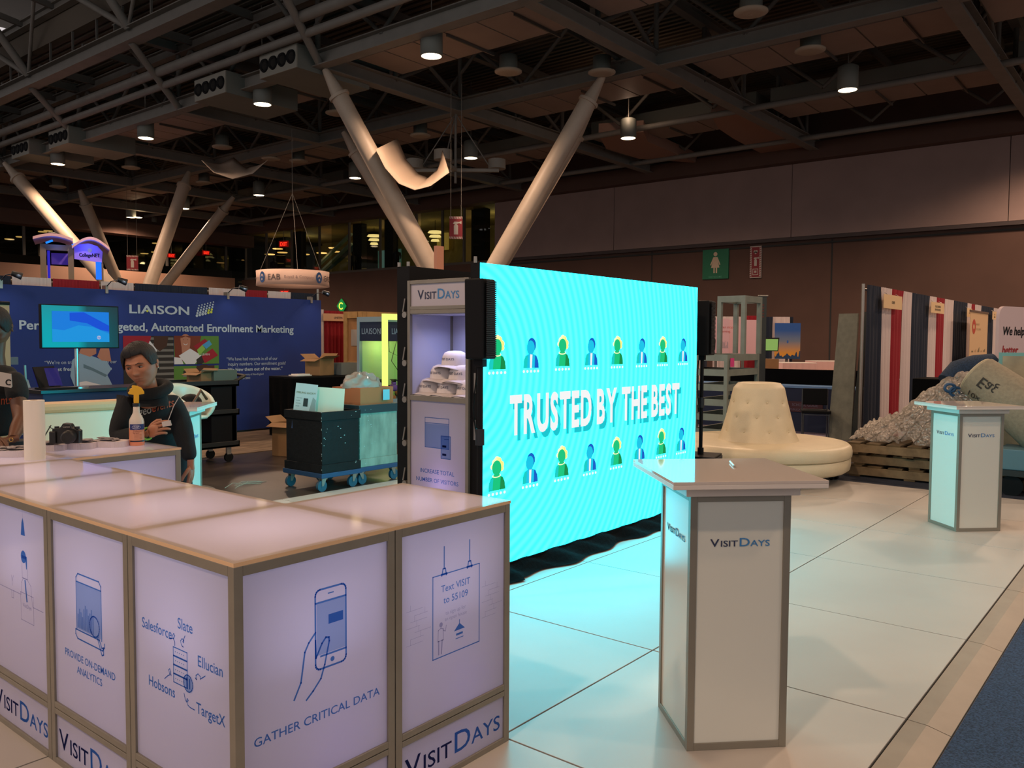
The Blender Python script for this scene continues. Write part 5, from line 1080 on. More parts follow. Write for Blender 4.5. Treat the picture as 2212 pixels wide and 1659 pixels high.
M().cyl((0, 0, 3.6), (0, 0, 10.4-c.z), .012, n=4).build('hanger_wire', m_steel, rg)
# arched tower with blue neon
d = 37.; c = AD(160, 640, d); S = d/FPX; tw = thing('arched_tower', 'tall booth tower with an arched white roof and blue neon', 'display', (c.x, c.y, GZ), math.atan2(c.y, c.x)-PI/2)
zz = lambda py: (748-py)*S+H-GZ
XX = lambda px: (px-160)*S
mt = mat('tower post', '#6f6552', .7); mtw = mat('tower white', '#d9b6c4', .6); nb = em('neon blue', '#1478ff', 1.5)
for x0_, x1_ in ((98, 109), (150, 161)): M().box((XX(x0_), -.1, 0), (XX(x1_), .2, zz(548))).build('post', mt, tw)
M().box((XX(213), -.1, 0), (XX(218), .2, zz(560))).build('post', mt, tw); M().box((XX(98), 1.6, 0), (XX(103), 1.9, zz(550))).build('post', mt, tw)
M().box((XX(109), -.08, zz(561)), (XX(150), .2, zz(549))).build('header', mt, tw)
sgn = M(); pts = [(XX(162), zz(578)), (XX(215), zz(583)), (XX(217), zz(560)), (XX(207), zz(548)), (XX(190), zz(543)), (XX(172), zz(546)), (XX(162), zz(553))]
sgn.prism([(x, -.14, z) for x, z in pts], (0, .08, 0)); sg = sgn.build('header', mat('tower sign', '#8f7ad8', .6, emit=.18, ecol='#5a4cff'), tw)
q = M(); q.text('CollegeNET', XX(191), zz(572), 11*S, frame((0, -.15, 0), (1, 0, 0)), 0, bold=.03, sx=.72, align='C'); q.disc((XX(192), zz(558)), 4.5*S, frame((0, -.149, 0), (1, 0, 0)), 1); q.build('lettering', [m_black, mat('globe tan', '#b0a08c', .6)], sg)
def arc(x0_, x1_, z0_, rise, y0, y1, nm):
    P = [(XX(x0_+(x1_-x0_)*i/14), z0_+rise*math.sin(PI*i/14)) for i in range(15)]
    o = M(); 
    for (xa, za), (xb, zb) in zip(P[:-1], P[1:]): o.add([(xa, y0, za), (xb, y0, zb), (xb, y1, zb), (xa, y1, za), (xa, y0, za+.12), (xb, y0, zb+.12), (xb, y1, zb+.12), (xa, y1, za+.12)], [(0, 3, 2, 1), (4, 5, 6, 7), (0, 1, 5, 4), (2, 3, 7, 6)], 0, False)
    return o.build(nm, mtw, tw)
arc(86, 160, zz(542), .18, -.5, 1.9, 'roof'); arc(158, 230, zz(557), .42, -.5, 1.9, 'roof')
for x0_, y0_ in ((109, 547), (158, 549)): M().bar((XX(x0_), -.2, zz(y0_)), (XX(x0_+13), -.2, zz(y0_-6)), .06, .08).build('neon_tube', nb, tw)
M().box((XX(203), -.16, zz(620)), (XX(214), -.1, zz(582))).build('light_panel', em('neon panel', '#0a6aff', 1.3), tw); M().box((XX(111), .0, 0), (XX(116), .2, zz(562))).build('light_strip', em('neon dim', '#2a22d0', .7), tw)
M().box((XX(117), 1.5, zz(585)), (XX(150), 1.6, zz(560))).build('hanging_panel', mat('tower panel', '#6a52b8', .6, emit=.1, ecol='#5a3cff'), tw)
light('tower_glow', 'POINT', (XX(190), -.5, zz(552)), 12, (.1, .2, 1.), tw, shadow_soft_size=.2); light('tower_glow', 'POINT', (XX(130), -.4, zz(552)), 7, (.1, .2, 1.), tw, shadow_soft_size=.2)
# mast behind the tower
c = AD(948, 600, 24); ma = thing('signal_mast', 'salmon-painted mast with a perforated head between the V column legs', 'mast', (c.x, c.y, GZ)); z1 = 1.587+(745-540)/FPX*24; mm_ = mat('mast paint', '#c98d72', .6)
M().bar((0, 0, 0), (0, 0, z1-.75), .20, .14).build('mast_post', mm_, ma); M().box((-.14, -.06, z1-.75), (.14, .06, z1)).build('head', mm_, ma); M().cyl((.28, -.2, 0), (.28, -.2, z1-1.0), .05, n=8).build('side_pole', mm_, ma); M().cyl((0, 0, z1-1.35), (.28, -.2, z1-1.35), .03, n=6).build('link', mm_, ma)
# ================================================================== right side stands
PY_ = 3.85
pp = thing('drape_pipe', 'row of steel posts and rail carrying the striped drapes', 'pipe', (13.08, PY_, GZ))
M().cyl((0, 0, 2.42), (18, 0, 2.42), .02, n=8).build('crossbar', m_alu, pp)
for k in range(6): M().cyl((k*3.05, -.0, 0), (k*3.05, -.0, 2.50), .026, n=10).build('upright', m_alu, pp); M().lathe([(0, .012), (.2, .01), (.2, 0)], 16, (k*3.05, 0, 0)).build('foot_plate', m_alu, pp)
sq = [(1864, 1895, m_dn), (1895, 1918, m_dw), (1918, 1942, m_dr), (1942, 1962, m_dw), (1962, 2000, m_dn), (2000, 2015, m_dw), (2015, 2033, m_dr), (2033, 2052, m_dw), (2052, 2082, m_dn), (2082, 2092, m_dw), (2092, 2100, m_dr), (2100, 2113, m_dw), (2113, 2140, m_dn), (2140, 2149, m_dw), (2149, 2154, m_dr), (2154, 2162, m_dw), (2162, 2200, m_dn)]
ords = ['first', 'second', 'third', 'fourth', 'fifth', 'sixth']; cnt = {}
for a_, b_, mm_ in sq:
    nmn = {m_dn: 'navy', m_dw: 'white', m_dr: 'red'}[mm_]; cnt[nmn] = cnt.get(nmn, -1)+1; kk = cnt[nmn]
    xa = AY(a_, 690, PY_).x; xb = AY(b_, 690, PY_).x
    drape(xa+.01, xb-.01, PY_-.05, GZ+.03, 2.46, mm_, f'{nmn} full-height drape, {ords[kk] if kk < 6 else "last" if kk == 7 else "seventh"} {nmn} one from the grey panels', amp=.022, pitch=.19)
def board(px0, py0, px1, py1, lines, lab, y=PY_-.16):
    a = AY(px0, py1, y); b_ = AY(px1, py0, y); t = thing('name_board', lab, 'sign', (a.x, y, a.z)); w, h = b_.x-a.x, b_.z-a.z
    M().box((0, 0, 0), (w, .008, h)).build('card', mat('card cream', '#d9b98c', .7), t); q = M()
    for k, s_ in enumerate(lines): q.text(s_, w*.5, h*(.5-.12+.16*(len(lines)-1)-.3*k), h*.26, frame((0, -.003, 0), (1, 0, 0)), 0, bold=.01, sx=.9, align='C')
    q.build('lettering', mat('poster black', '#1c2624', .6), t); M().cyl((w*.2, .004, h), (w*.2, .05, h+.03), .004, n=5).cyl((w*.8, .004, h), (w*.8, .05, h+.03), .004, n=5).build('hook', m_alu, t)
board(1909, 641, 1949, 665, ['CAREER'], 'cream name board over the first red drape'); board(2011, 656, 2040, 675, ['COLLEGE ADMISSION', 'EDUCATION SERVICE'], 'cream name board with two lines over the second red drape'); board(2089, 667, 2100, 684, ['NEW'], 'cream name board over the third red drape, half hidden'); board(2144, 674, 2153, 690, ['HIGH', 'SCHOOL'], 'small cream name board beside the big white sign')
# grey folding panels left of the drapes
m_gp = mat('grey felt', '#7d7f72', .9, noise=.08, nscale=12, bump=.1, bscale=80); m_gpe = mat('grey felt dark', '#2d3331', .9)
a = AZ(1787, 948, GZ); b_ = AZ(1838, 953, GZ); e_ = AZ(1856, 955, GZ)
gpn = thing('folding_screen', 'grey felt folding panels leaning at the end of the striped drapes', 'partition', (a.x, a.y, GZ))
for k, (p_, q_, hh_, m_) in enumerate(((a, b_, 2.1, m_gp), (b_, e_, 2.12, m_gpe))):
    d0 = Vector((p_.x-a.x, p_.y-a.y, 0)); d1 = Vector((q_.x-a.x, q_.y-a.y, 0)); n_ = (d1-d0).cross(Vector((0, 0, 1))).normalized()*-.04; tp = Vector((.05, -.03, hh_))
    t0 = d0+Vector((.12, -.1, hh_)); t1 = d1+Vector((.1, -.03, hh_)); M().add([d0, d1, t1, t0, d0+n_, d1+n_, t1+n_, t0+n_], [(0, 1, 2, 3), (7, 6, 5, 4), (0, 4, 5, 1), (1, 5, 6, 2), (2, 6, 7, 3), (3, 7, 4, 0)]).build('felt_panel', m_, gpn)
# roll-up banner, big white sign
a = AY(2097, 669, 3.45); b_ = AY(2131, 780, 3.45)
t = thing('roll_up_banner', 'cream roll-up banner with a red emblem before the third red drape', 'banner', (a.x, 3.45, GZ)); w = b_.x-a.x; h = a.z-GZ
M().box((0, 0, .06), (w, .006, h-.03)).build('sheet', mat('cream banner', '#cdaa80', .7), t); M().box((-.01, -.01, h-.04), (w+.01, .02, h)).build('top_rail', mat('rail brown', '#6a5648', .5), t); M().box((0, -.08, 0), (w, .1, .06)).build('base', m_alu, t)
q = M(); MM = frame((0, -.002, 0), (1, 0, 0)); q.ring((w*.2, h-.33), w*.07, w*.05, MM, 0, ry=.1)
for r in range(3):
    for cc in range(5): q.fill([(w*(.1+.17*cc), h-.85-.3*r), (w*(.2+.17*cc), h-.85-.3*r), (w*(.2+.17*cc), h-.82-.3*r+.04*((cc+r) % 3)), (w*(.1+.17*cc), h-.82-.3*r)], MM, 1+(cc+r) % 2)
q.text('UNIVERSITY', w*.3, h-.3, .06, MM, 2, sx=1.2); q.text('OF EDUCATION', w*.3, h-.4, .06, MM, 2, sx=1.2); q.build('printed_art', [mat('emblem red', '#b0402c', .7), mat('marks brown', '#7a6a4a', .7), mat('marks pale', '#b3926a', .7)], t)
c = AD(2156, 760, 10.5); c2 = AD(2300, 770, 11.4)
t = thing('display_sign', 'large white fabric sign reading We help better, cut by the picture edge', 'sign', (c.x, c.y, GZ), math.atan2(c2.y-c.y, c2.x-c.x)); w = 1.6; h = 1.587+(745-664)/FPX*10.5-GZ; rr = .13
pts = [(0, .05), (w, .05), (w, h)]+[(rr-rr*math.sin(i*PI/12), h-rr+rr*math.cos(i*PI/12)) for i in range(7)]
M().prism([(x, 0, z) for x, z in pts], (0, .04, 0)).build('fabric_panel', mat('sign fabric', '#c9b3b3', .8), t)
q = M(); MM = frame((0, -.003, 0), (1, 0, 0)); cap = .15
for st, z, mi in (('We help', .36, 0), ('better', .60, 1), ('that', .84, 0), ('students', 1.08, 0)): q.text(st, .085, h-z, cap, MM, mi, bold=.03, shear=.15)
q.build('lettering', [m_black, mat('text red', '#9a1418', .6)], t); M().box((-.0, -.15, 0), (w, .2, .03)).build('base', m_alu, t)
# pallets and the heap of film
m_pal = mat('pallet wood', '#57482f', .9, noise=.3, nscale=7, bump=.2, bscale=20); m_pal2 = mat('pallet wood pale', '#75644a', .9, noise=.25, nscale=7)
def pallet(x, y, z, lab):
    t = thing('pallet', lab, 'pallet', (x, y, z)); w, l = 1.05, 2.05
    for k in range(9): M().box((0, k*l/9+.01, .115), (w, k*l/9+l/9*.72, .135)).build('slat', m_pal, t)
    for x_ in (0, w/2-.02, w-.04): M().box((x_, 0, .022), (x_+.04, l, .115)).build('stringer', m_pal2, t)
    for k in range(4): M().box((0, k*(l-.2)/3, 0), (w, k*(l-.2)/3+.12, .02)).build('slat', m_pal, t)
pallet(10.42, 1.20, GZ+.008, 'lower wooden pallet of the stack right of the round sofa'); pallet(10.46, 1.16, GZ+.145, 'middle wooden pallet of the stack right of the round sofa'); pallet(10.40, 1.22, GZ+.282, 'top wooden pallet of the stack, under the plastic film')
pallet(10.25, -.75, GZ+.008, 'wooden pallet on the navy carpet behind the far kiosk')
fl = M(); rnd = random.Random(11)
def hgt(px): return 0
def filmf(u, v):
    # a ridge rising from the left end of the pallets to the right
    s_ = u; y = 3.22-1.62*s_; top = [.16, .28, .36, .42, .60, .74, .88, .98, .96, .9, .86][min(10, int(s_*10))]; nxt = [.16, .28, .36, .42, .60, .74, .88, .98, .96, .9, .86][min(10, int(s_*10)+1)]; tt = s_*10-int(s_*10); top = top*(1-tt)+nxt*tt
    a = v*PI; r = .30+.22*s_
    j = lambda f, g, p: math.sin(u*f+p)*math.cos(v*g+p*1.7)
    n1 = .04*j(19, 9, .3)+.03*j(57, 31, 1.1)+.022*j(111, 63, 2.2)+.012*j(190, 120, .7)
    x = 10.92-math.cos(a)*(r*(1-.35*math.sin(a)))+n1*1.3; z = .40+math.sin(a)**.8*(top-.1)*.95+n1; return (x, y+.04*j(60, 40, 4.), max(z, .395+abs(n1)*.3))
fl.grid(filmf, 240, 80, sm=True)
fm = bpy.data.materials.new('plastic film'); fm.use_nodes = True; nt = fm.node_tree; nt.nodes.remove(nt.nodes['Principled BSDF']); out = nt.nodes['Material Output']
tr_ = nt.nodes.new('ShaderNodeBsdfTransparent'); gl = nt.nodes.new('ShaderNodeBsdfGlossy'); df_ = nt.nodes.new('ShaderNodeBsdfTranslucent'); di = nt.nodes.new('ShaderNodeBsdfDiffuse'); gl.inputs['Roughness'].default_value = .22; gl.inputs[0].default_value = (1, .95, .88, 1); df_.inputs[0].default_value = (.6, .56, .5, 1); di.inputs[0].default_value = (.6, .55, .48, 1)
m1 = nt.nodes.new('ShaderNodeMixShader'); m2 = nt.nodes.new('ShaderNodeMixShader'); m3 = nt.nodes.new('ShaderNodeMixShader'); m1.inputs[0].default_value = .5; m2.inputs[0].default_value = .22; m3.inputs[0].default_value = .38
tcf = nt.nodes.new('ShaderNodeTexCoord'); vo = nt.nodes.new('ShaderNodeTexVoronoi'); vo.inputs['Scale'].default_value = 28; nt.links.new(tcf.outputs['Object'], vo.inputs['Vector']); bpf = nt.nodes.new('ShaderNodeBump'); bpf.inputs['Strength'].default_value = 1; bpf.inputs['Distance'].default_value = .03; nt.links.new(vo.outputs['Distance'], bpf.inputs['Height'])
for n_ in (gl, df_, di): nt.links.new(bpf.outputs[0], n_.inputs['Normal'])
nt.links.new(df_.outputs[0], m1.inputs[1]); nt.links.new(di.outputs[0], m1.inputs[2]); nt.links.new(m1.outputs[0], m2.inputs[1]); nt.links.new(gl.outputs[0], m2.inputs[2]); nt.links.new(m2.outputs[0], m3.inputs[1]); nt.links.new(tr_.outputs[0], m3.inputs[2]); nt.links.new(m3.outputs[0], out.inputs[0])
o = fl.build('plastic_film', fm); tag(o, 'big crumpled heap of clear plastic film on the wooden pallets', 'plastic wrap')
# rolled carpet, folded blue carpet, box behind
m_cg2 = mat('carpet backing', '#8c8470', .9, noise=.1, nscale=30, bump=.2, bscale=100); m_bc = mat('blue carpet roll', '#1c2f45', .95, noise=.4, nscale=80)
p0 = AD(2112, 812, 9.5); p1 = AD(2250, 925, 9.0); p2 = AD(2380, 985, 8.8)
cr_ = thing('carpet_roll', 'thick roll of grey-backed carpet with scrawled writing, sagging to the right', 'carpet', p0)
P = [Vector((0, 0, 0)), (p1-p0)*.5+Vector((0, 0, .03)), p1-p0, p2-p0]
M().tube(P, [.24, .27, .28, .27], 28).build('roll', m_cg2, cr_)
ax_ = (P[1]-P[0]).normalized(); s1 = ax_.cross(Vector((0, 0, 1))).normalized(); s2 = s1.cross(ax_)
sp_ = M(); sp_.tube([P[0]-ax_*.012*k+s1*(.20-.02*k*.2)*0 for k in (0, 1)], [.24, .22], 28)
for k in range(5): sp_.tube([tuple(-ax_*(.02+.012*k)+(s1*math.cos(t)+s2*math.sin(t))*(.21-.04*k)) for t in [i*2*PI/24 for i in range(24)]], .016, 6, closed=True)
sp_.build('roll_end', mat('carpet edge', '#b0a68c', .9), cr_)
q = M()
vn = (CP-p0).normalized(); R_ = .262
def scr(st, along, off, size):
    vs, fs, wd = glyphs(st, .007)
    Q = []
    for p in vs:
        a_ = math.radians(off)+(p[1]*size)/R_; b0 = (s1*0+ (vn-ax_*vn.dot(ax_)).normalized()); b1 = ax_.cross(b0); Q.append(tuple(ax_*(along+p[0]*size)+(b0*math.cos(a_)+b1*math.sin(a_))*R_))
    q.add(Q, fs, 0)
scr('Eagl', .12, -5, .17); scr('10x', .08, 42, .11)
q.build('handwriting', mat('marker', '#2b2a26', .8), cr_)
f0 = AD(2050, 855, 9.9)
bf_ = thing('folded_carpet', 'folded dark blue carpet draped behind the grey carpet roll', 'carpet', f0)
Q0 = [AD(x, y, 10.0)-f0 for x, y in ((2050, 828), (2075, 805), (2110, 790), (2145, 778), (2150, 782))]; 
M().tube(Q0, [.17, .2, .17, .1, .06], 16, flat=.8).build('fold', m_bc, bf_); M().tube([AD(x, y, 9.8)-f0 for x, y in ((2062, 850), (2085, 838), (2108, 822), (2135, 800))], [.1, .13, .12, .06], 14).build('fold', m_bc, bf_)
lp_ = M()
for k, (x, y, r) in enumerate(((2052, 838, .06), (2064, 846, .065), (2082, 846, .055))):
    cc = AD(x, y, 9.6)-f0; lp_.tube([tuple(cc+_r*r*math.cos(t)+_u*r*.75*math.sin(t)) for t in [i*2*PI/20 for i in range(20)]], .017, 7, closed=True)
lp_.build('loop', mat('blue tube', '#1f4a70', .5), bf_)
bxp = AD(2030, 850, 11.3); o = M().box((-.2, -.35, 0), (.5, .3, 1.587+(745-824)/FPX*10.9-GZ)).build('black_trunk', m_blackcloth, bevel=.01); o.location = (bxp.x, bxp.y, GZ); tag(o, 'black trunk standing behind the film heap and carpet roll', 'trunk')
# trolley carrying the roll, at the right edge
tp = AD(2230, 1020, 9.0); t = thing('flatbed_trolley', 'blue-grey flatbed trolley under the carpet roll at the right edge', 'trolley', (tp.x-.25, tp.y-.35, GZ))
M().box((-.1, -.5, .22), (.8, .7, .28)).build('deck', m_ct2, t); M().box((-.06, .1, .28), (.5, .64, .50)).build('tub', mat('tub blue', '#4f7480', .6), t, bevel=.01); M().box((-.06, .04, .28), (-.02, .09, 1.45)).build('handle_post', mat('pale steel', '#8fa5a5', .5), t)
for y in (-.35, .5): M().cyl((-.04, y, .11), (.0, y, .11), .11, n=20).build('wheel', m_black, t)
fp = AD(2192, 790, 9.9); t = thing('framed_panel', 'pale turquoise framed panel leaning behind the carpet roll', 'panel', (fp.x-.12, fp.y+.15, 1.587+(745-868)/FPX*9.9-.6), math.atan2(fp.y, fp.x)-PI/2)
M().box((0, 0, 0), (.7, .03, 1.17)).build('frame', mat('turquoise', '#6fa9a4', .5), t); M().box((.04, -.004, .04), (.7, 0, 1.13)).build('pane', mat('panel face', '#a09a80', .5, noise=.2, nscale=4), t); M().box((.17, -.008, .62), (.3, -.004, .78)).build('label', mat('label red', '#8a2a22', .6), t)
# low navy wall with sign, chair
a = AX(1690, 832, 15.); b_ = AX(1815, 838, 15.)
t = thing('covered_table', 'navy-covered table with pale blue top edge behind the round sofa', 'table', (15., b_.y-.3, GZ)); w = 3.2; h = a.z-GZ
M().box((0, 0, 0), (.02, w, h-.04)).box((.02, 0, 0), (.7, .02, h-.04)).build('cover', mat('navy cover', '#101f3d', .8), t); M().box((-.01, 0, h-.04), (.72, w, h)).build('edge_strip', mat('pale blue edge', '#5a82b0', .6), t); M().box((.5, 0, h), (.56, w, h+.28)).build('backing', m_blackcloth, t)
a1 = AX(1701, 866, 14.99); b1 = AX(1777, 893, 14.99); sw_ = a1.y-b1.y; sh_ = a1.z-b1.z; sb_ = M().box((-.012, 0, 0), (-.002, sw_, sh_)).build('sign_board', mat('maroon board', '#3a1220', .6), t); sb_.location = (0, b1.y-t.location.y, b1.z-GZ)
q = M(); q.text('SCHOOL GUIDE', sw_*.5, sh_*.56, sh_*.36, frame((-.015, sw_, 0), (0, -1, 0)), 0, bold=.004, sx=.95, align='C'); q.text('PUBLICATIONS', sw_*.08, sh_*.14, sh_*.26, frame((-.015, sw_, 0), (0, -1, 0)), 0); q.build('lettering', mat('sign grey', '#5e5c74', .6), sb_)
c = AZ(1760, 948, GZ); t = thing('chair', 'black metal-framed chair before the navy-covered table', 'chair', c, .4); mc = mat('chair steel', '#6a6f74', .3, metal=.8)
for x, y in ((-.2, -.2), (-.2, .2), (.2, -.2), (.2, .2)): M().cyl((x, y, 0), (x, y, .44 if x < 0 else .82), .012, n=8).build('leg', mc, t)
M().box((-.23, -.23, .44), (.22, .23, .49)).build('seat', m_black, t, bevel=.01); M().box((.18, -.2, .56), (.22, .2, .84)).build('backrest', m_black, t, bevel=.01); M().cyl((-.2, -.2, .42), (-.2, .2, .42), .01, n=8).build('stretcher', mc, t)
# aluminium racks
m_ra = mat('rack aluminium', '#7c857c', .5, metal=.3, noise=.08, nscale=6); m_rs = mat('rack shelf', '#6a6858', .7)
def rack(N, xl, yl, zs, h, lab, low=True):
    t = thing('shelf_rack', lab, 'rack', (N.x, N.y, GZ)); b = .05
    for x in (0, xl-b):
        for y in (0, yl-b): M().box((x, y, 0), (x+b, y+b, h)).build('post', m_ra, t)
    for z in zs:
        s_ = M().box((b, .003, z), (xl-b, .03, z+.09)).box((b, yl-.03, z), (xl-b, yl-.003, z+.09)).box((.003, b, z), (.03, yl-b, z+.09)).box((xl-.03, b, z), (xl-.003, yl-b, z+.09)).build('shelf_frame', m_ra, t)
        if low: M().box((.052, .052, z), (xl-.052, yl-.052, z+.015)).build('shelf_board', m_rs, s_)
    return t
dN = 11.3; N = AD(1572, 745, dN); N.z = 0; xl = AY(1641, 745, N.y).x-N.x; yl = AX(1500, 745, N.x).y-N.y
zt_ = 1.587+(745-772)/FPX*dN-GZ; rk1 = rack(N, xl, yl, [zt_-.09-.205*k for k in range(7) if zt_-.09-.205*k > 0], zt_, 'low grey aluminium rack of stacked shelf trays behind the round sofa')
N2 = AY(1608, 745, N.y+.02); N2.z = 0; yl2 = AX(1548, 745, N2.x).y-N2.y; xl2 = AY(1645, 745, N2.y).x-N2.x; h2 = 1.587+(745-658)/FPX*(N2.x*_f.x+N2.y*_f.y)-GZ
up = thing('rack_frame', 'tall open grey aluminium frame above the low rack', 'rack', (N2.x, N2.y, GZ)); b = .06; f_ = M()
yl2 = min(yl2, 1.2)
for x in (0, xl2-b):
    for y in (0, yl2-b): M().box((x, y, zt_+.002), (x+b, y+b, h2)).build('post', m_ra, up)
M().box((0, 0, h2+.0005), (xl2, b, h2+.09)).box((0, yl2-b, h2+.0005), (xl2, yl2, h2+.09)).box((0, b, h2+.0005), (b, yl2-b, h2+.09)).box((xl2-b, b, h2+.0005), (xl2, yl2-b, h2+.09)).build('top_rail', m_ra, up)
tgp = AY(1582, 783, N.y-.006); o = M().box((-.06, 0, -.06), (.06, .003, .06)).build('price_tag', em('pink tag', '#b03a78', .0) if False else mat('pink tag', '#c9367c', .6)); o.location = tgp; tag(o, 'bright pink paper tag on the grey rack', 'label')
# distant stands seen past the screen
D2 = 24.
def card(px0, py0, px1, py1, d, m_, name, lab, cat, th=.04, foot=True, tilt=0.):
    c0 = AD(px0, py1, d); c1 = AD(px1, py0, d); yaw = math.atan2(_r.y, _r.x); w = (px1-px0)/FPX*d; h = (py1-py0)/FPX*d
    t = thing(name, lab, cat, (c0.x, c0.y, c0.z), yaw); M().box((0, 0, 0), (w, th, h)).build('sheet', m_, t)
    if foot and c0.z-GZ > .05: M().box((w*.45, th, GZ-c0.z), (w*.55, th+.04, h*.8)).build('stand', m_steeld, t)
    return t, w, h
gm = bpy.data.materials.new('dusk poster'); gm.use_nodes = True; nt = gm.node_tree; bb = nt.nodes['Principled BSDF']; bb.inputs['Roughness'].default_value = .7
tc = nt.nodes.new('ShaderNodeTexCoord'); sp = nt.nodes.new('ShaderNodeSeparateXYZ'); r_ = nt.nodes.new('ShaderNodeValToRGB'); nt.links.new(tc.outputs['Generated'], sp.inputs[0]); nt.links.new(sp.outputs['Z'], r_.inputs[0]); nt.links.new(r_.outputs[0], bb.inputs['Base Color'])
r_.color_ramp.elements[0].color = (*hx('#d0902c'), 1); r_.color_ramp.elements[0].position = .15; r_.color_ramp.elements[1].color = (*hx('#1d4f94'), 1); r_.color_ramp.elements[1].position = .8; e2 = r_.color_ramp.elements.new(.5); e2.color = (*hx('#6a7686'), 1)
t, w, h = card(1673, 698, 1728, 775, D2, gm, 'scenic_poster', 'poster shading from blue to orange above dark treetops', 'poster')
q = M(); MM = frame((0, -.003, 0), (1, 0, 0)); rnd = random.Random(2); pts = [(0, 0), (w, 0)]
for k in range(30, -1, -1): pts.append((w*k/30, h*(.05+.10*rnd.random()*(1+.8*(abs(k-15) > 9)))))
q.fill(pts, MM, 0); q.disc((w*.5, h*.48), w*.035, MM, 1, ry=w*.06); q.build('printed_art', [mat('treeline', '#123a5e', .7), mat('drop blue', '#2d5aa0', .7)], t)
t, w, h = card(1521, 688, 1574, 763, 21., mat('pink poster', '#cda4a8', .7), 'banner', 'pale pink banner with a dark figure seen through the rack', 'banner')
q = M(); MM = frame((0, -.003, 0), (1, 0, 0)); q.fill([(w*.3, h*.12), (w*.45, h*.12), (w*.46, h*.38), (w*.38, h*.5), (w*.28, h*.4)], MM, 0); q.disc((w*.37, h*.5), w*.05, MM, 0); q.disc((w*.14, h*.84), w*.04, MM, 1, ry=w*.07); q.text('never stop', w*.55, h*.72, h*.1, MM, 1); q.text('learning.', w*.6, h*.6, h*.1, MM, 1)
for k in range(8): q.fill([(w*(.5+.06*k), h*.15), (w*(.55+.06*k), h*.15), (w*(.55+.06*k), h*(.25+.12*((k*7) % 3)/2)), (w*(.5+.06*k), h*(.2+.15*((k*5) % 3)/2))], MM, 2)
q.build('printed_art', [m_black, mat('emblem red', '#b0402c', .7), mat('skyline grey', '#a58f94', .7)], t)
card(1575, 691, 1636, 765, 22., mat('pink poster', '#cda4a8', .7), 'banner', 'pale pink banner right of the rack post', 'banner')
t, w, h = card(1634, 640, 1652, 850, 13.6, mat('dark banner', '#353a38', .7), 'roll_up_banner', 'tall dark roll-up banner rising behind the rack', 'banner')
q = M(); MM = frame((0, -.003, 0), (1, 0, 0))
for k in range(5): q.fill([(w*.25, h*(.9-.03*k)), (w*.7, h*(.9-.03*k)), (w*.7, h*(.915-.03*k)), (w*.25, h*(.915-.03*k))], MM, 0)
q.build('printed_art', mat('dull red', '#5e3028', .7), t); M().cyl((-.01, 0, h), (w+.02, 0, h), .015, n=8).build('top_rail', m_alu, t)
card(1498, 703, 1511, 790, 21.5, mat('tan sheet', '#b39672', .7), 'banner', 'narrow tan banner just right of the cyan screen speaker', 'banner')
cols = [(1505, 1520, 'w'), (1511, 1528, 'n'), (1637, 1668, 'n'), (1668, 1705, 'w'), (1705, 1712, 'n'), (1540, 1600, 'w'), (1600, 1640, 'r')]
for k, (a_, b_, cc) in enumerate(cols):
    d = 25.5+k*.12; p_ = AD(a_, 745, d); q_ = AD(b_, 745, d); z1_ = 1.587+(745-(690 if cc != 'r' else 688))/FPX*d; L = (q_-p_).length
    o = drape(0, L, 0, GZ+.02, z1_, {'w': m_dw, 'n': m_dn, 'r': m_dr}[cc], ['white drape at the far stand just right of the screen', 'navy drape at the far stand behind the rack', 'navy drape at the far stand left of the dusk poster', 'white drape behind the top of the dusk poster', 'short navy drape end right of the dusk poster', 'white drape behind the pale pink banners', 'red drape behind the right pink banner'][k], amp=.03, pitch=.2)
    o.location = (p_.x, p_.y, 0); o.rotation_euler = (0, 0, math.atan2(q_.y-p_.y, q_.x-p_.x))
def ctable(px0, px1, py_top, py_bot, d, lab):
    p_ = AD(px0, 745, d); q_ = AD(px1, 745, d); z1_ = 1.587+(745-py_top)/FPX*d; L = (q_-p_).length; t = thing('covered_table', lab, 'table', (p_.x, p_.y, GZ), math.atan2(q_.y-p_.y, q_.x-p_.x)); h = z1_-GZ
    M().box((0, 0, h-.03), (L, .8, h)).build('top', m_white, t); c_ = M()
    c_.grid(lambda u, v: (u*L+.03*math.sin(u*30)*v, -.01-.05*v*abs(math.sin(u*17)), h-.01-(h-.012)*v), 40, 4); c_.grid(lambda u, v: (-.02*v, u*.8, h-.01-(h-.012)*v), 12, 3); c_.build('tablecloth', mat('table cloth', '#d8b0a8', .85), t)
ctable(1692, 1766, 789, 815, 19.5, 'table under a white cloth behind the navy-covered table, left one'); ctable(1765, 1840, 785, 812, 20.5, 'table under a white cloth behind the navy-covered table, right one')
for k, (px, py, d, s_) in enumerate(((1672, 812, 17.5, (.5, .5, .3)), (1735, 815, 16.6, (.55, .4, .22)), (1787, 812, 15.8, (.4, .35, .3)))):
    c_ = AD(px, py, d); carton('cardboard_box', ['brown carton among the far tables behind the rack', 'brown carton before the left far white table', 'brown carton before the right far white table'][k], (c_.x, c_.y, GZ+.002), (s_[0], s_[1], c_.z-GZ+.1), -.6, False)
c_ = AD(1663, 760, 18.5); t = thing('monitor', 'small tilted screen glowing green behind the rack', 'screen', (c_.x, c_.y, GZ), -.9); M().bar((0, 0, 0), (0, 0, 1.25), .35, .3).build('stand', m_cb, t); M().prism([(-.22, -.05, 1.42), (.17, -.05, 1.42), (.23, .08, 1.72), (-.16, .08, 1.72)], (0, .03, 0)).build('casing', m_black, t); M().add([(-.2, -.056, 1.44), (.15, -.056, 1.44), (.2, .072, 1.70), (-.15, .072, 1.70)], [(0, 1, 2, 3)]).build('screen', em('green screen', '#8fb85c', .7), t)
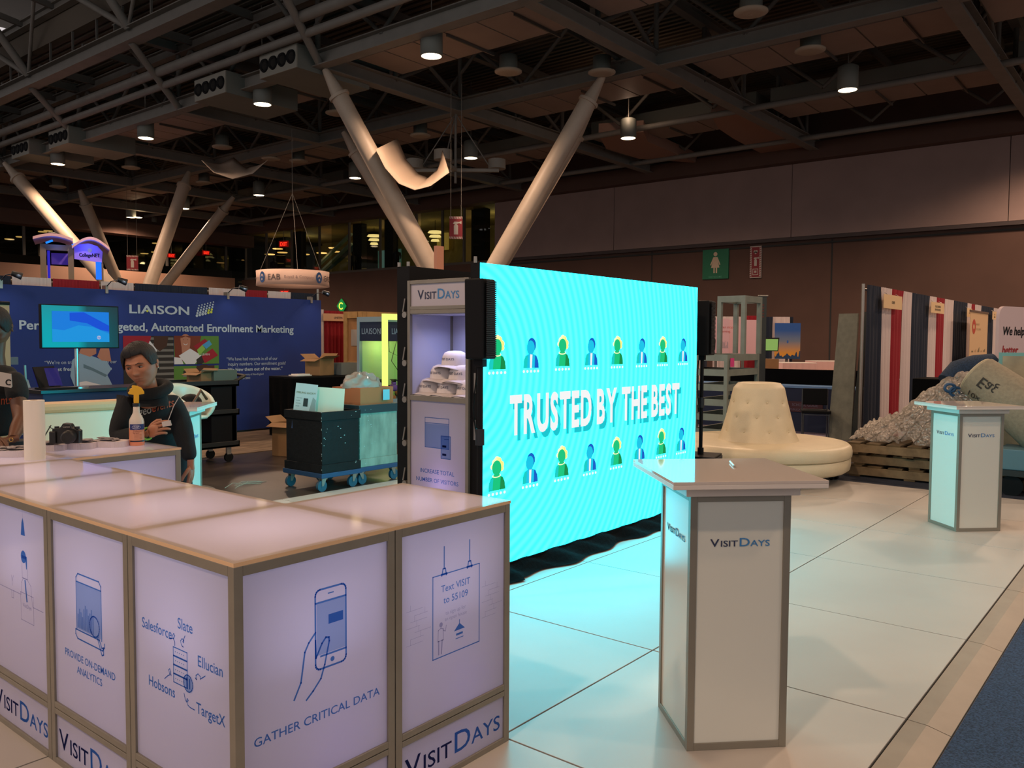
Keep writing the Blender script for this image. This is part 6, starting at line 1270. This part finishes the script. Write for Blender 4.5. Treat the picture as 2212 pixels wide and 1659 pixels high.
# ================================================================== things on the counter
TZ = ZT+.0125
rl = thing('paper_roll', 'white paper roll standing upright on the counter', 'paper roll', tuple(AZ(76, 992, TZ))); rr_ = 20.5/FPX*((Vector(rl.location)-CP).dot(_f)); M().cyl((0, 0, 0), (0, 0, .305), rr_, n=40).build('sheet', mat('paper white', '#ddd5c6', .7), rl); M().cyl((0, 0, .3055), (0, 0, .306), rr_*.35, n=20).build('core', m_cbd, rl)
# spray bottle
p = AZ(296, 962, TZ); sb = thing('spray_bottle', 'spray bottle with yellow trigger and blue-topped label holding orange liquid', 'bottle', p, -.35)
r = .043; M().lathe([(0, 0), (r*.95, 0), (r, .008), (r, .155), (r*.92, .172), (r*.5, .21), (.019, .225), (.018, .262), (0, .262)], 32).build('body', mat('bottle plastic', '#cbbfae', .35), sb)
M().lathe([(r*.96, .0015), (r*1.008, .009), (r*1.008, .115)], 32).build('liquid', mat('orange liquid', '#d9855e', .3), sb)
lb = M(); a0, a1 = -PI/2-1.15, -PI/2+1.15
def lab_(z0, z1, mi, rr=1.02, b0=a0, b1=a1):
    n = 14; lb.add([(r*rr*math.cos(b0+(b1-b0)*i/n), r*rr*math.sin(b0+(b1-b0)*i/n), z) for i in range(n+1) for z in (z0, z1)], [(2*i, 2*i+2, 2*i+3, 2*i+1) for i in range(n)], mi, True)
lab_(.03, .105, 0); lab_(.105, .142, 1, 1.022); lab_(.026, .036, 2, 1.024)
def wrap(st, a, z, size, mi, bold=0., sx=1.):
    vs, fs, wd = glyphs(st, min(bold, .008)); w = wd*size*sx
    lb.add([((r*1.03)*math.cos(a+(p_[0]*size*sx-w/2)/r), (r*1.03)*math.sin(a+(p_[0]*size*sx-w/2)/r), z+p_[1]*size) for p_ in vs], fs, mi)
wrap('ZEP', -PI/2-.2, .117, .018, 3, .05, 1.1); wrap('Professional', -PI/2+.05, .094, .011, 4, .03); wrap('Sprayer', -PI/2-.2, .082, .012, 4, .03)
for k in range(4): wrap('all purpose cleaner', -PI/2+.05, .072-.009*k, .006, 4)
lb.tube([(r*1.03*math.cos(-PI/2-.2+.55*math.cos(t)), r*1.03*math.sin(-PI/2-.2+.55*math.cos(t)), .123+.012*math.sin(t)) for t in [i*2*PI/24 for i in range(24)]], .0008, 4, mi=3, closed=True)
lb.build('label', [mat('label orange', '#c98a68', .5), mat('label blue', '#1c2a66', .4), mat('label dark', '#2b1a28', .4), mat('label white', '#c9c9d0', .4), mat('label ink', '#6a2a20', .5)], sb)
M().cyl((0, 0, .255), (0, 0, .275), .021, n=20).build('collar', mat('collar navy', '#14181f', .5), sb)
y_ = mat('trigger yellow', '#d9a514', .4)
M().prism([(-.014, -.011, .275), (.014, -.011, .275), (.015, -.011, .33), (.045, -.011, .335), (.044, -.011, .35), (.03, -.011, .375), (.008, -.011, .388), (-.018, -.011, .392), (-.024, -.011, .385), (-.022, -.011, .375), (-.036, -.011, .368), (-.036, -.011, .355), (-.045, -.011, .345), (-.042, -.011, .335), (-.014, -.011, .33)], (0, .022, 0)).build('trigger_head', y_, sb, bevel=.002)
sb.scale = (.96, .96, .90)
# lidded trays / pleated discs
m_pl = mat('pleated white', '#c8bcbc', .6); m_plt = mat('tray litter', '#5f5654', .7, noise=.5, nscale=60, c2='#a09898')
def tray(px, py, rx, ry, lab, rz=0, h=.034):
    p_ = AZ(px, py, TZ); t = thing('pleated_tray', lab, 'tray', (p_.x, p_.y, TZ), rz); n = 72; vs = []
    q = M(); P = []
    for i in range(n*2): a_ = i*PI/n; k_ = 1+.012*(i % 2); e = .6; c_, s_ = math.cos(a_), math.sin(a_); P.append((rx*k_*math.copysign(abs(c_)**e, c_), ry*k_*math.copysign(abs(s_)**e, s_)))
    m_ = len(P); q.add([(x, y, 0) for x, y in P]+[(x*.99, y*.99, h) for x, y in P], [(i, (i+1) % m_, m_+(i+1) % m_, m_+i) for i in range(m_)]+[tuple(range(m_, 2*m_))]); q.build('rim', m_pl, t)
    q = M(); rnd = random.Random(int(px))
    for k in range(9):
        a_ = rnd.random()*PI; c_ = (rnd.uniform(-.5, .5)*rx, rnd.uniform(-.5, .5)*ry); q.cbox((*c_, h+.004+.0015*k), (.09, .018+.02*rnd.random(), .003), R=Matrix.Rotation(a_, 3, 'Z'))
    q.build('contents', m_plt, t); return t
vy = math.atan2(_r.y, _r.x)
tray(236, 964, .105, .07, 'white pleated tray beside the spray bottle', vy); tray(166, 968, .105, .07, 'white pleated tray under the camera', vy); tray(112, 972, .08, .06, 'white pleated tray behind the paper roll', vy); tray(22, 985, .12, .06, 'white pleated tray under the left person\u2019s fingers', vy)
bc = em('blue rim', '#5a68e0', .25)
# camera
p = AZ(146, 957, TZ+.045); cm = thing('camera', 'black camera with a curled strap lying on the pleated trays', 'camera', p, vy+.15); m_cam = mat('camera black', '#0d0c0c', .45)
M().prism([(-.07, -.03, 0), (.07, -.03, 0), (.072, -.03, .07), (.05, -.03, .082), (.034, -.03, .088), (.024, -.03, .108), (-.012, -.03, .112), (-.026, -.03, .09), (-.068, -.03, .083)], (0, .055, 0)).build('body', m_cam, cm, bevel=.004)
M().cyl((.022, -.03, .042), (.03, -.085, .040), .038, .036, n=26).cyl((.03, -.085, .04), (.031, -.092, .04), .036, .028, n=26).build('lens', m_cam, cm); M().cyl((-.05, -.01, .083), (-.05, -.01, .094), .012, n=16).cyl((.055, -.01, .08), (.055, -.01, .092), .013, n=16).build('dial', m_cam, cm); M().box((-.08, -.045, 0), (-.045, -.03, .07)).build('grip', m_cam, cm, bevel=.006)
q = M(); q.text('Canon', .006, .089, .014, frame((0, -.0315, 0), (1, 0, 0)), 0, bold=.02, align='C'); q.build('lettering', mat('camera print', '#9a958c', .5), cm); M().tube([(-.068, 0, .075), (-.09, -.01, .092), (-.08, -.01, .10), (-.095, -.01, .075), (-.112, -.015, .04), (-.14, -.02, .006)], .006, 6, flat=.4).build('strap', m_cam, cm)
# ================================================================== people
def skin_body(name, joints, edges, mt, parent, sub=2, root=0):
    me = bpy.data.meshes.new(name); me.from_pydata([tuple(j[0]) for j in joints], edges, []); o = bpy.data.objects.new(name, me); C.objects.link(o); o.parent = parent
    md = o.modifiers.new('skin', 'SKIN'); md.use_smooth_shade = True; md.branch_smoothing = .6
    for i, j in enumerate(joints): r_ = j[1]; me.skin_vertices[0].data[i].radius = r_ if isinstance(r_, tuple) else (r_, r_); me.skin_vertices[0].data[i].use_root = (i == root)
    sb_ = o.modifiers.new('sub', 'SUBSURF'); sb_.levels = sub; sb_.render_levels = sub; me.materials.append(mt); return o
def ellipsoid_head(parent, c, R3, s, skin, name='head'):
    """face along local -Y, up Z; R3 orients it; s = half height"""
    q = M(); n, m_ = 56, 60
    def fn(u, v):
        a = u*2*PI; p_ = PI*v; x, y, z = math.sin(p_)*math.sin(a), -math.sin(p_)*math.cos(a), math.cos(p_)
        X, Y, Z = x*.69, y*.86, z*1.0
        if Z < 0: X *= 1-.26*min(1, -Z)**1.6; Y *= (1-.02*(-Z)) if Y < 0 else 1-.5*min(1, -Z)
        if Y < 0:     # features
            f = lambda cx, cz, sx_, sz: math.exp(-((X-cx)/sx_)**2-((Z-cz)/sz)**2)
            Y -= .21*f(0, -.22, .085, .085)+.12*f(0, -.08, .06, .12)+.05*f(0, .05, .05, .1); Y -= .06*f(.10, -.24, .05, .05)+.06*f(-.10, -.24, .05, .05)
            Y -= .045*f(0, .24, .42, .06); Y += .10*f(.27, .07, .15, .075)+.10*f(-.27, .07, .15, .075); Y -= .045*f(.27, .06, .10, .05)+.045*f(-.27, .06, .10, .05)
            Y -= .07*f(0, -.46, .17, .04)+.065*f(0, -.565, .14, .045); Y += .045*f(0, -.51, .2, .014)+.03*f(0, -.36, .05, .04); Y += .03*f(0, -.66, .2, .05); Y -= .10*f(0, -.84, .17, .11); Y -= .045*f(.40, -.16, .14, .13)+.045*f(-.40, -.16, .14, .13); Y += .04*f(.38, -.5, .12, .15)+.04*f(-.38, -.5, .12, .15)
        return tuple(c+R3 @ (Vector((X, Y, Z))*s))
    q.grid(fn, n*2, m_*2, 0)
    h = q.build(name, skin, parent)
    T3 = lambda e: setattr(e, 'v', [tuple(c+R3 @ (Vector(p_)*s)) for p_ in e.v])
    for sx_ in (-1, 1):
        e = M(); e.ball((sx_*.70, .07, -.03), (.05, .13, .2), 14, 10); e.ball((sx_*.745, .09, .05), (.045, .11, .12), 12, 8); e.ball((sx_*.72, .04, -.2), (.04, .06, .07), 8, 6); T3(e); e.build('ear', skin, h)
        e = M(); e.ball((sx_*.27, -.735, .06), (.095, .055, .034), 14, 8); T3(e); e.build('eye', mat('eye white', '#8f8880', .3), h)
        e = M(); e.ball((sx_*.27-.03, -.775, .055), (.034, .022, .034), 10, 6); T3(e); e.build('iris', m_black, h)
        e = M(); e.tube([(sx_*.16, -.785, .075), (sx_*.27, -.80, .105), (sx_*.385, -.735, .07)], [.012, .02, .01], 6); T3(e); e.build('eyelid', mat('lid', '#4a2e22', .5), h)
        e = M(); e.tube([(sx_*.11, -.86, .20), (sx_*.26, -.86, .255), (sx_*.44, -.74, .20)], [.022, .034, .014], 6, flat=.6); T3(e); e.build('eyebrow', mat('hair black', '#0e0b0a', .6), h)
    e = M(); e.tube([(-.18, -.80, -.505), (-.06, -.90, -.49), (0, -.90, -.495), (.06, -.90, -.49), (.18, -.80, -.505)], [.008, .018, .015, .018, .008], 7, flat=.6); e.tube([(-.14, -.82, -.54), (0, -.90, -.56), (.14, -.82, -.54)], [.008, .024, .008], 7, flat=.6); T3(e); e.build('mouth', mat('lips', '#8a5442', .5), h)
    return h
def hair_cap(h, c, R3, s, mt_, quiff=0., side=0.):
    q = M(); ss = lambda t: max(0, min(1, t))**2*(3-2*max(0, min(1, t)))
    def fn(u, v):
        a = u*2*PI; aa = a if a < PI else a-2*PI; f_ = ss((abs(aa)-.72)/.42); back = ss((abs(aa)-1.75)/.8)
        zl = .62*(1-f_)+(.02)*f_*(1-back)-.42*back; p_ = v*math.acos(zl); x, y, z = math.sin(p_)*math.sin(a), -math.sin(p_)*math.cos(a), math.cos(p_)
        th = .035+.11*ss((z-.15)/.5); k = 1+th*(1-v**10*.8)+.012*math.sin(a*31+v*7)*ss((z-.1)/.4); X, Y, Z = x*.70*k, y*.87*k, z*k
        g = math.exp(-((aa-side)/.75)**2)*math.exp(-((v-.82)/.30)**2); Y -= quiff*g; Z += quiff*(.35*math.exp(-((v-.6)/.3)**2)-.55*max(0, v-.8)*5*(.4+.6*(aa*side > 0)))*g
        return tuple(c+R3 @ (Vector((X, Y, Z))*s))
    q.grid(fn, 96, 26); o = q.build('hair', mt_, h); md = o.modifiers.new('s', 'SOLIDIFY'); md.thickness = .006; return o
def decal(obj, st, px0, py0, px1, py1, mi, q, bold=.009, off=.004, capk=1.38, hpx=30, sxk=1.):
    """lettering laid on a garment: glyph points are dropped onto the cloth surface"""
    dg = bpy.context.evaluated_depsgraph_get(); dg.update(); ev = obj.evaluated_get(dg); inv = obj.matrix_world.inverted() if False else Matrix.Translation(-obj.parent.location)
    vs, fs, wd = glyphs(st, bold); out = []; last = None
    dx, dy = (px1-px0)/wd, (py1-py0)/wd
    for p_ in vs:
        x = px0+p_[0]*dx; y = py0+p_[0]*dy-p_[1]*hpx*capk; d_ = (_ray(x, y)).normalized(); o_ = inv @ CP
        ok, loc, nn, _ = ev.ray_cast(o_, d_); last = loc-d_*off if ok else (last or o_+d_*5.1); out.append(tuple(last))
    q.add(out, fs, mi)
def hand(parent, wrist, palm_dir, palm_n, skin, curl, spread=.25, s=1., thumb=1, name='hand'):
    """palm from the wrist along palm_dir; fingers bend toward palm_n by curl (radians per joint)"""
    d = Vector(palm_dir).normalized(); n_ = Vector(palm_n); n_ = (n_-d*n_.dot(d)).normalized(); sd = d.cross(n_).normalized()*thumb; w = Vector(wrist)
    joints = [(w, .027*s), (w+d*.05*s, (.038*s, .017*s) if False else .027*s), (w+d*.085*s, .026*s)]
    q = M(); pc = w+d*.048*s
    vs = []
    b = M(); b.ball((0, 0, 0), (.041*s, .048*s, .017*s), 18, 12); Mt = Matrix((sd, d, n_)).transposed(); b.v = [tuple(pc+Mt @ Vector(p_)) for p_ in b.v]
    b.tube([w-d*.03*s, w+d*.0*s, w+d*.03*s], [.026*s, .025*s, .028*s], 14, flat=.75)
    hd = b.build(name, skin, parent)
    for k, (off, ln, cu) in enumerate(((.030, .082, .9), (.010, .09, 1.), (-.011, .083, 1.1), (-.030, .065, 1.2))):
        p_ = w+d*(.082-.006*abs(k-1.3))*s+sd*off*s; dr = (d+sd*spread*(off/.03)*.35).normalized(); P = [p_-dr*.02*s, p_]; ang = 0; rr2 = [.010*s, .0098*s]
        for j, f_ in enumerate((.45, .3, .25)):
            ang += curl[j]*cu; v_ = dr*math.cos(ang)+n_*math.sin(ang); p_ = p_+v_*ln*f_*s; P.append(p_); rr2.append((.0092-.001*j)*s)
        P.append(p_+v_*.004*s); rr2.append(.004*s); f = M(); f.tube(P, rr2, 10); f.build('finger', skin, hd)
    P = [w+d*.02*s+sd*.02*s, w+d*.045*s+sd*.045*s+n_*.012*s, w+d*.07*s+sd*.058*s+n_*.026*s, w+d*.095*s+sd*.055*s+n_*.034*s]; M().tube(P, [.013*s, .0125*s, .011*s, .007*s], 10).build('thumb', skin, hd)
    return hd
m_sk = mat('skin', '#a06a4c', .5, noise=.04, nscale=30); m_sk2 = mat('skin deep', '#5f3c28', .5, noise=.05, nscale=30); m_hood = mat('hoodie black', '#0f1213', .92, noise=.1, nscale=12, bump=.25, bscale=22); m_hair = mat('hair black', '#0e0b0a', .6, bump=.4, bscale=120, stretch=(1, 1, .2)); m_jean = mat('dark trousers', '#11141a', .9)
# --- leaning man in the hooded top
pr = thing('person', 'man in a black hooded top leaning an elbow on the far counter, holding a phone', 'person', (2.95, 5.62, 0))
O = Vector(pr.location); J = lambda px, py, d: AD(px, py, d)-O
head = J(306, 790, 5.06)
pel = J(352, 985, 5.62); ch = J(330, 905, 5.3); nk = J(325, 852, 5.2); sR = J(272, 878, 5.15); sL = J(381, 868, 5.35); eR = Vector((AZ(262, 950, TZ+.06)-O)); eR = J(256, 945, 5.15); wR = J(318, 937, 4.98)
eL = J(398, 945, 5.35); wL = J(412, 996, 5.3)
hipL = pel+Vector((.06, -.10, -.05)); 
hR = pel+(-_r)*.10+Vector((0, 0, -.04)); hL = pel+_r*.10+Vector((0, 0, -.04)); kR = Vector((hR.x-.02, hR.y-.05, .50)); kL = Vector((hL.x+.03, hL.y-.02, .50)); fR = Vector((hR.x, hR.y+.02, .09)); fL = Vector((hL.x+.05, hL.y+.03, .09)); fw = Vector((-_f.x, -_f.y, 0)).normalized()
body = skin_body('hooded_top', [(pel, (.17, .125)), (ch, (.185, .13)), (nk-Vector((0, 0, .035)), (.10, .09)), (sR, .092), (eR, .068), (wR-(wR-eR).normalized()*.03, .047), (sL, .092), (eL, .066), (wL, .047), (ch.lerp(pel, .5), (.175, .125))],
    [(0, 9), (9, 1), (1, 2), (1, 3), (3, 4), (4, 5), (1, 6), (6, 7), (7, 8)], m_hood, pr)
skin_body('trousers', [(pel-Vector((0, 0, .03)), (.155, .12)), (hR, .10), (kR, .072), (fR, .055), (hL, .10), (kL, .072), (fL, .055)], [(0, 1), (1, 2), (2, 3), (0, 4), (4, 5), (5, 6)], m_jean, pr, sub=1)
for f_ in (fR, fL): M().ball(tuple(f_+fw*.06-Vector((0, 0, .045))), (.07, .07, .045), 14, 8).ball(tuple(f_+fw*.13-Vector((0, 0, .055))), (.06, .06, .034), 14, 8).build('shoe', m_black, pr)
# hood collar around the neck
hc = M(); hc.tube([tuple(nk+Vector((0, 0, .035))+(_r*math.cos(t)*.10+Vector((-_f.x, -_f.y, 0))*math.sin(t)*.095)+Vector((0, 0, .028*(-math.sin(t))))) for t in [i*2*PI/24 for i in range(24)]], .036, 12, closed=True); 
if True:
    hc2 = M(); bk = Vector((-_f.x, -_f.y, 0))
    hc2.grid(lambda u, v: tuple(nk+(_r*math.cos(u*2*PI)+bk*math.sin(u*2*PI)*.86)*(.088+.022*v)+Vector((0, 0, .045-.115*v-.028*math.sin(u*2*PI)*(1-v)))), 36, 8)
n0_ = len(hc.v); hc.add(hc2.v, hc2.f, 0, True); hc.build('hood', m_hood, pr)
M().tube([nk-Vector((0, 0, .06)), nk.lerp(head, .5), head-Vector((0, 0, .02))], [.062, .056, .058], 18).build('neck', m_sk, pr)
# head orientation: faces the camera, turned to his right (picture left) and tipped
tc_ = (CP-(head+O)).normalized(); fwd = (tc_*.9-_r*.34-_u*.17).normalized(); upv = (_u*.97-_r*.17); sx_ = (-fwd).cross(upv).normalized(); upv = sx_.cross(-fwd).normalized(); R3 = Matrix((sx_, -fwd, upv)).transposed()
hs_ = .128
hd = ellipsoid_head(pr, head, R3, hs_, m_sk)
hair_cap(hd, head, R3, hs_, m_hair, quiff=.20, side=-.45)
M().ball(tuple(head+R3 @ Vector((.72, .02, -.22))*hs_), .006, 8, 6).build('earring', m_alu, hd)
hand(pr, wR, (J(352, 918, 4.93)-wR), (_r*.6+_u*.1-_f*.9)*-1+_r*1.2, m_sk, (.5, .55, .4), s=1.0, thumb=1)
hand(pr, wL+Vector((0, 0, -.02)), Vector((0, 0, -1))+_r*-.0, -_r, m_sk, (.22, .25, .2), s=1.02, thumb=-1)
for k, (of, cc) in enumerate(((-.02, '#86c23c'), (-.035, '#3c9ab8'))):
    wd_ = (wR-eR).normalized(); a_ = wd_.cross(Vector((0, 0, 1))).normalized(); b_ = a_.cross(wd_); M().tube([tuple(wR+wd_*(of+.018)+(a_*math.cos(t)+b_*math.sin(t))*.034) for t in [i*2*PI/20 for i in range(20)]], .007, 6, closed=True).build('wristband', mat('band '+cc, cc, .5), pr)
cq = M(); decal(body, 'geo', 300, 899, 327, 892, 0, cq, hpx=19); decal(body, 'events', 328, 891, 376, 877, 1, cq, hpx=19); cq.build('lettering', [mat('print grey', '#a8aaa0', .8), mat('print orange', '#a84a28', .8)], pr)
ph = thing('phone', 'white phone on edge in the leaning man\u2019s hand, wire trailing up', 'phone', J(360, 915, 4.91)+O); M().cbox((0, 0, 0), (.052, .010, .032), R=Matrix((_r*.95+_u*.2, _f, _u*.95-_r*.2)).transposed()).build('casing', mat('phone white', '#b5aca4', .3), ph); M().tube([tuple(_u*.02+_r*.01), tuple(_u*.10+_r*.04), tuple(_u*.155+_r*.072)], .0022, 6).build('wire', mat('wire white', '#b5aca4', .4), ph)
# --- person at the left picture edge
p2 = thing('person', 'person in a black T-shirt at the left picture edge, hand on the trays', 'person', (2.0, 5.75, 0)); O = Vector(p2.location)
hd2 = J(-9, 708, 5.35); nk2 = J(-12, 765, 5.4); ch2 = J(-8, 830, 5.4); pl2 = J(-6, 945, 5.55); sl2 = J(32, 818, 5.35); el2 = J(46, 905, 5.25); wl2 = J(28, 948, 5.05); sr2 = J(-58, 818, 5.35); er2 = J(-60, 905, 5.2); wr2 = J(-22, 943, 4.95)
shirt = skin_body('t_shirt', [(pl2, (.17, .12)), (ch2, (.19, .12)), (nk2-Vector((0, 0, .05)), .085), (sl2, .085), (sl2.lerp(el2, .62), .064), (sr2, .085), (sr2.lerp(er2, .62), .064)], [(0, 1), (1, 2), (1, 3), (3, 4), (1, 5), (5, 6)], m_hood, p2)
M().tube([sl2.lerp(el2, .35), sl2.lerp(el2, .7), el2, el2.lerp(wl2, .5), wl2], [.05, .048, .046, .042, .028], 16).build('forearm', m_sk2, p2); M().tube([sr2.lerp(er2, .35), er2, er2.lerp(wr2, .5), wr2], [.05, .045, .04, .028], 16).build('forearm', m_sk2, p2)
hand(p2, wr2, J(16, 968, 4.8)-wr2, Vector((0, 0, -1)), m_sk2, (.25, .3, .25), s=1.08, thumb=1); hand(p2, wl2, J(-10, 955, 5.0)-wl2, Vector((0, 0, -1)), m_sk2, (.3, .3, .25), s=1.0, thumb=-1)
ringp = AD(24, 950, 4.86)-O; M().tube([tuple(ringp+(_r*math.cos(t)+_u*math.sin(t))*.011) for t in [i*2*PI/16 for i in range(16)]], .002, 6, closed=True).build('ring', mat('gold', '#c9a050', .3, metal=1), p2)
fwd = ((CP-(hd2+O)).normalized()*.75-_r*.25-_u*.55).normalized(); upv = _u*.8; s_x = (-fwd).cross(upv).normalized(); upv = s_x.cross(-fwd).normalized(); R4 = Matrix((s_x, -fwd, upv)).transposed()
h2_ = ellipsoid_head(p2, hd2, R4, .125, m_sk2); hair_cap(h2_, hd2, R4, .125, m_hair, quiff=.03, side=.0); M().tube([nk2-Vector((0, 0, .08)), nk2, hd2-Vector((0, 0, .04))], [.065, .058, .058], 16).build('neck', m_sk2, p2)
for sgn_ in (-1, 1):
    hp = pl2+_r*.1*sgn_; M().tube([hp-Vector((0, 0, .02)), Vector((hp.x, hp.y, .5)), Vector((hp.x, hp.y, .06))], [.105, .075, .055], 14).build('trouser_leg', m_jean, p2); M().ball((hp.x+fw.x*.07, hp.y+fw.y*.07, .045), (.08, .08, .045), 14, 8).build('shoe', m_black, p2)
q = M(); decal(shirt, 'nts', 1, 874, 26, 872, 0, q, hpx=20); q.build('lettering', mat('print orange', '#a84a28', .8), p2)
bdg = M(); MM = frame(J(-6, 820, 5.13), (_r-_u*.12), _u+_r*.12); b_ = [(-.03, -.035), (.09, -.04), (.095, -.03), (.08, .045), (-.03, .05)]; bdg.prism([tuple(MM @ Vector((x, y, 0))) for x, y in b_], tuple(_f*.004)); o = bdg.build('badge', mat('badge white', '#a8a29a', .5), p2)
q = M(); q.text('C', .052, -.025, .05, MM, 0, bold=.03, z=.002); q.build('lettering', m_black, o)
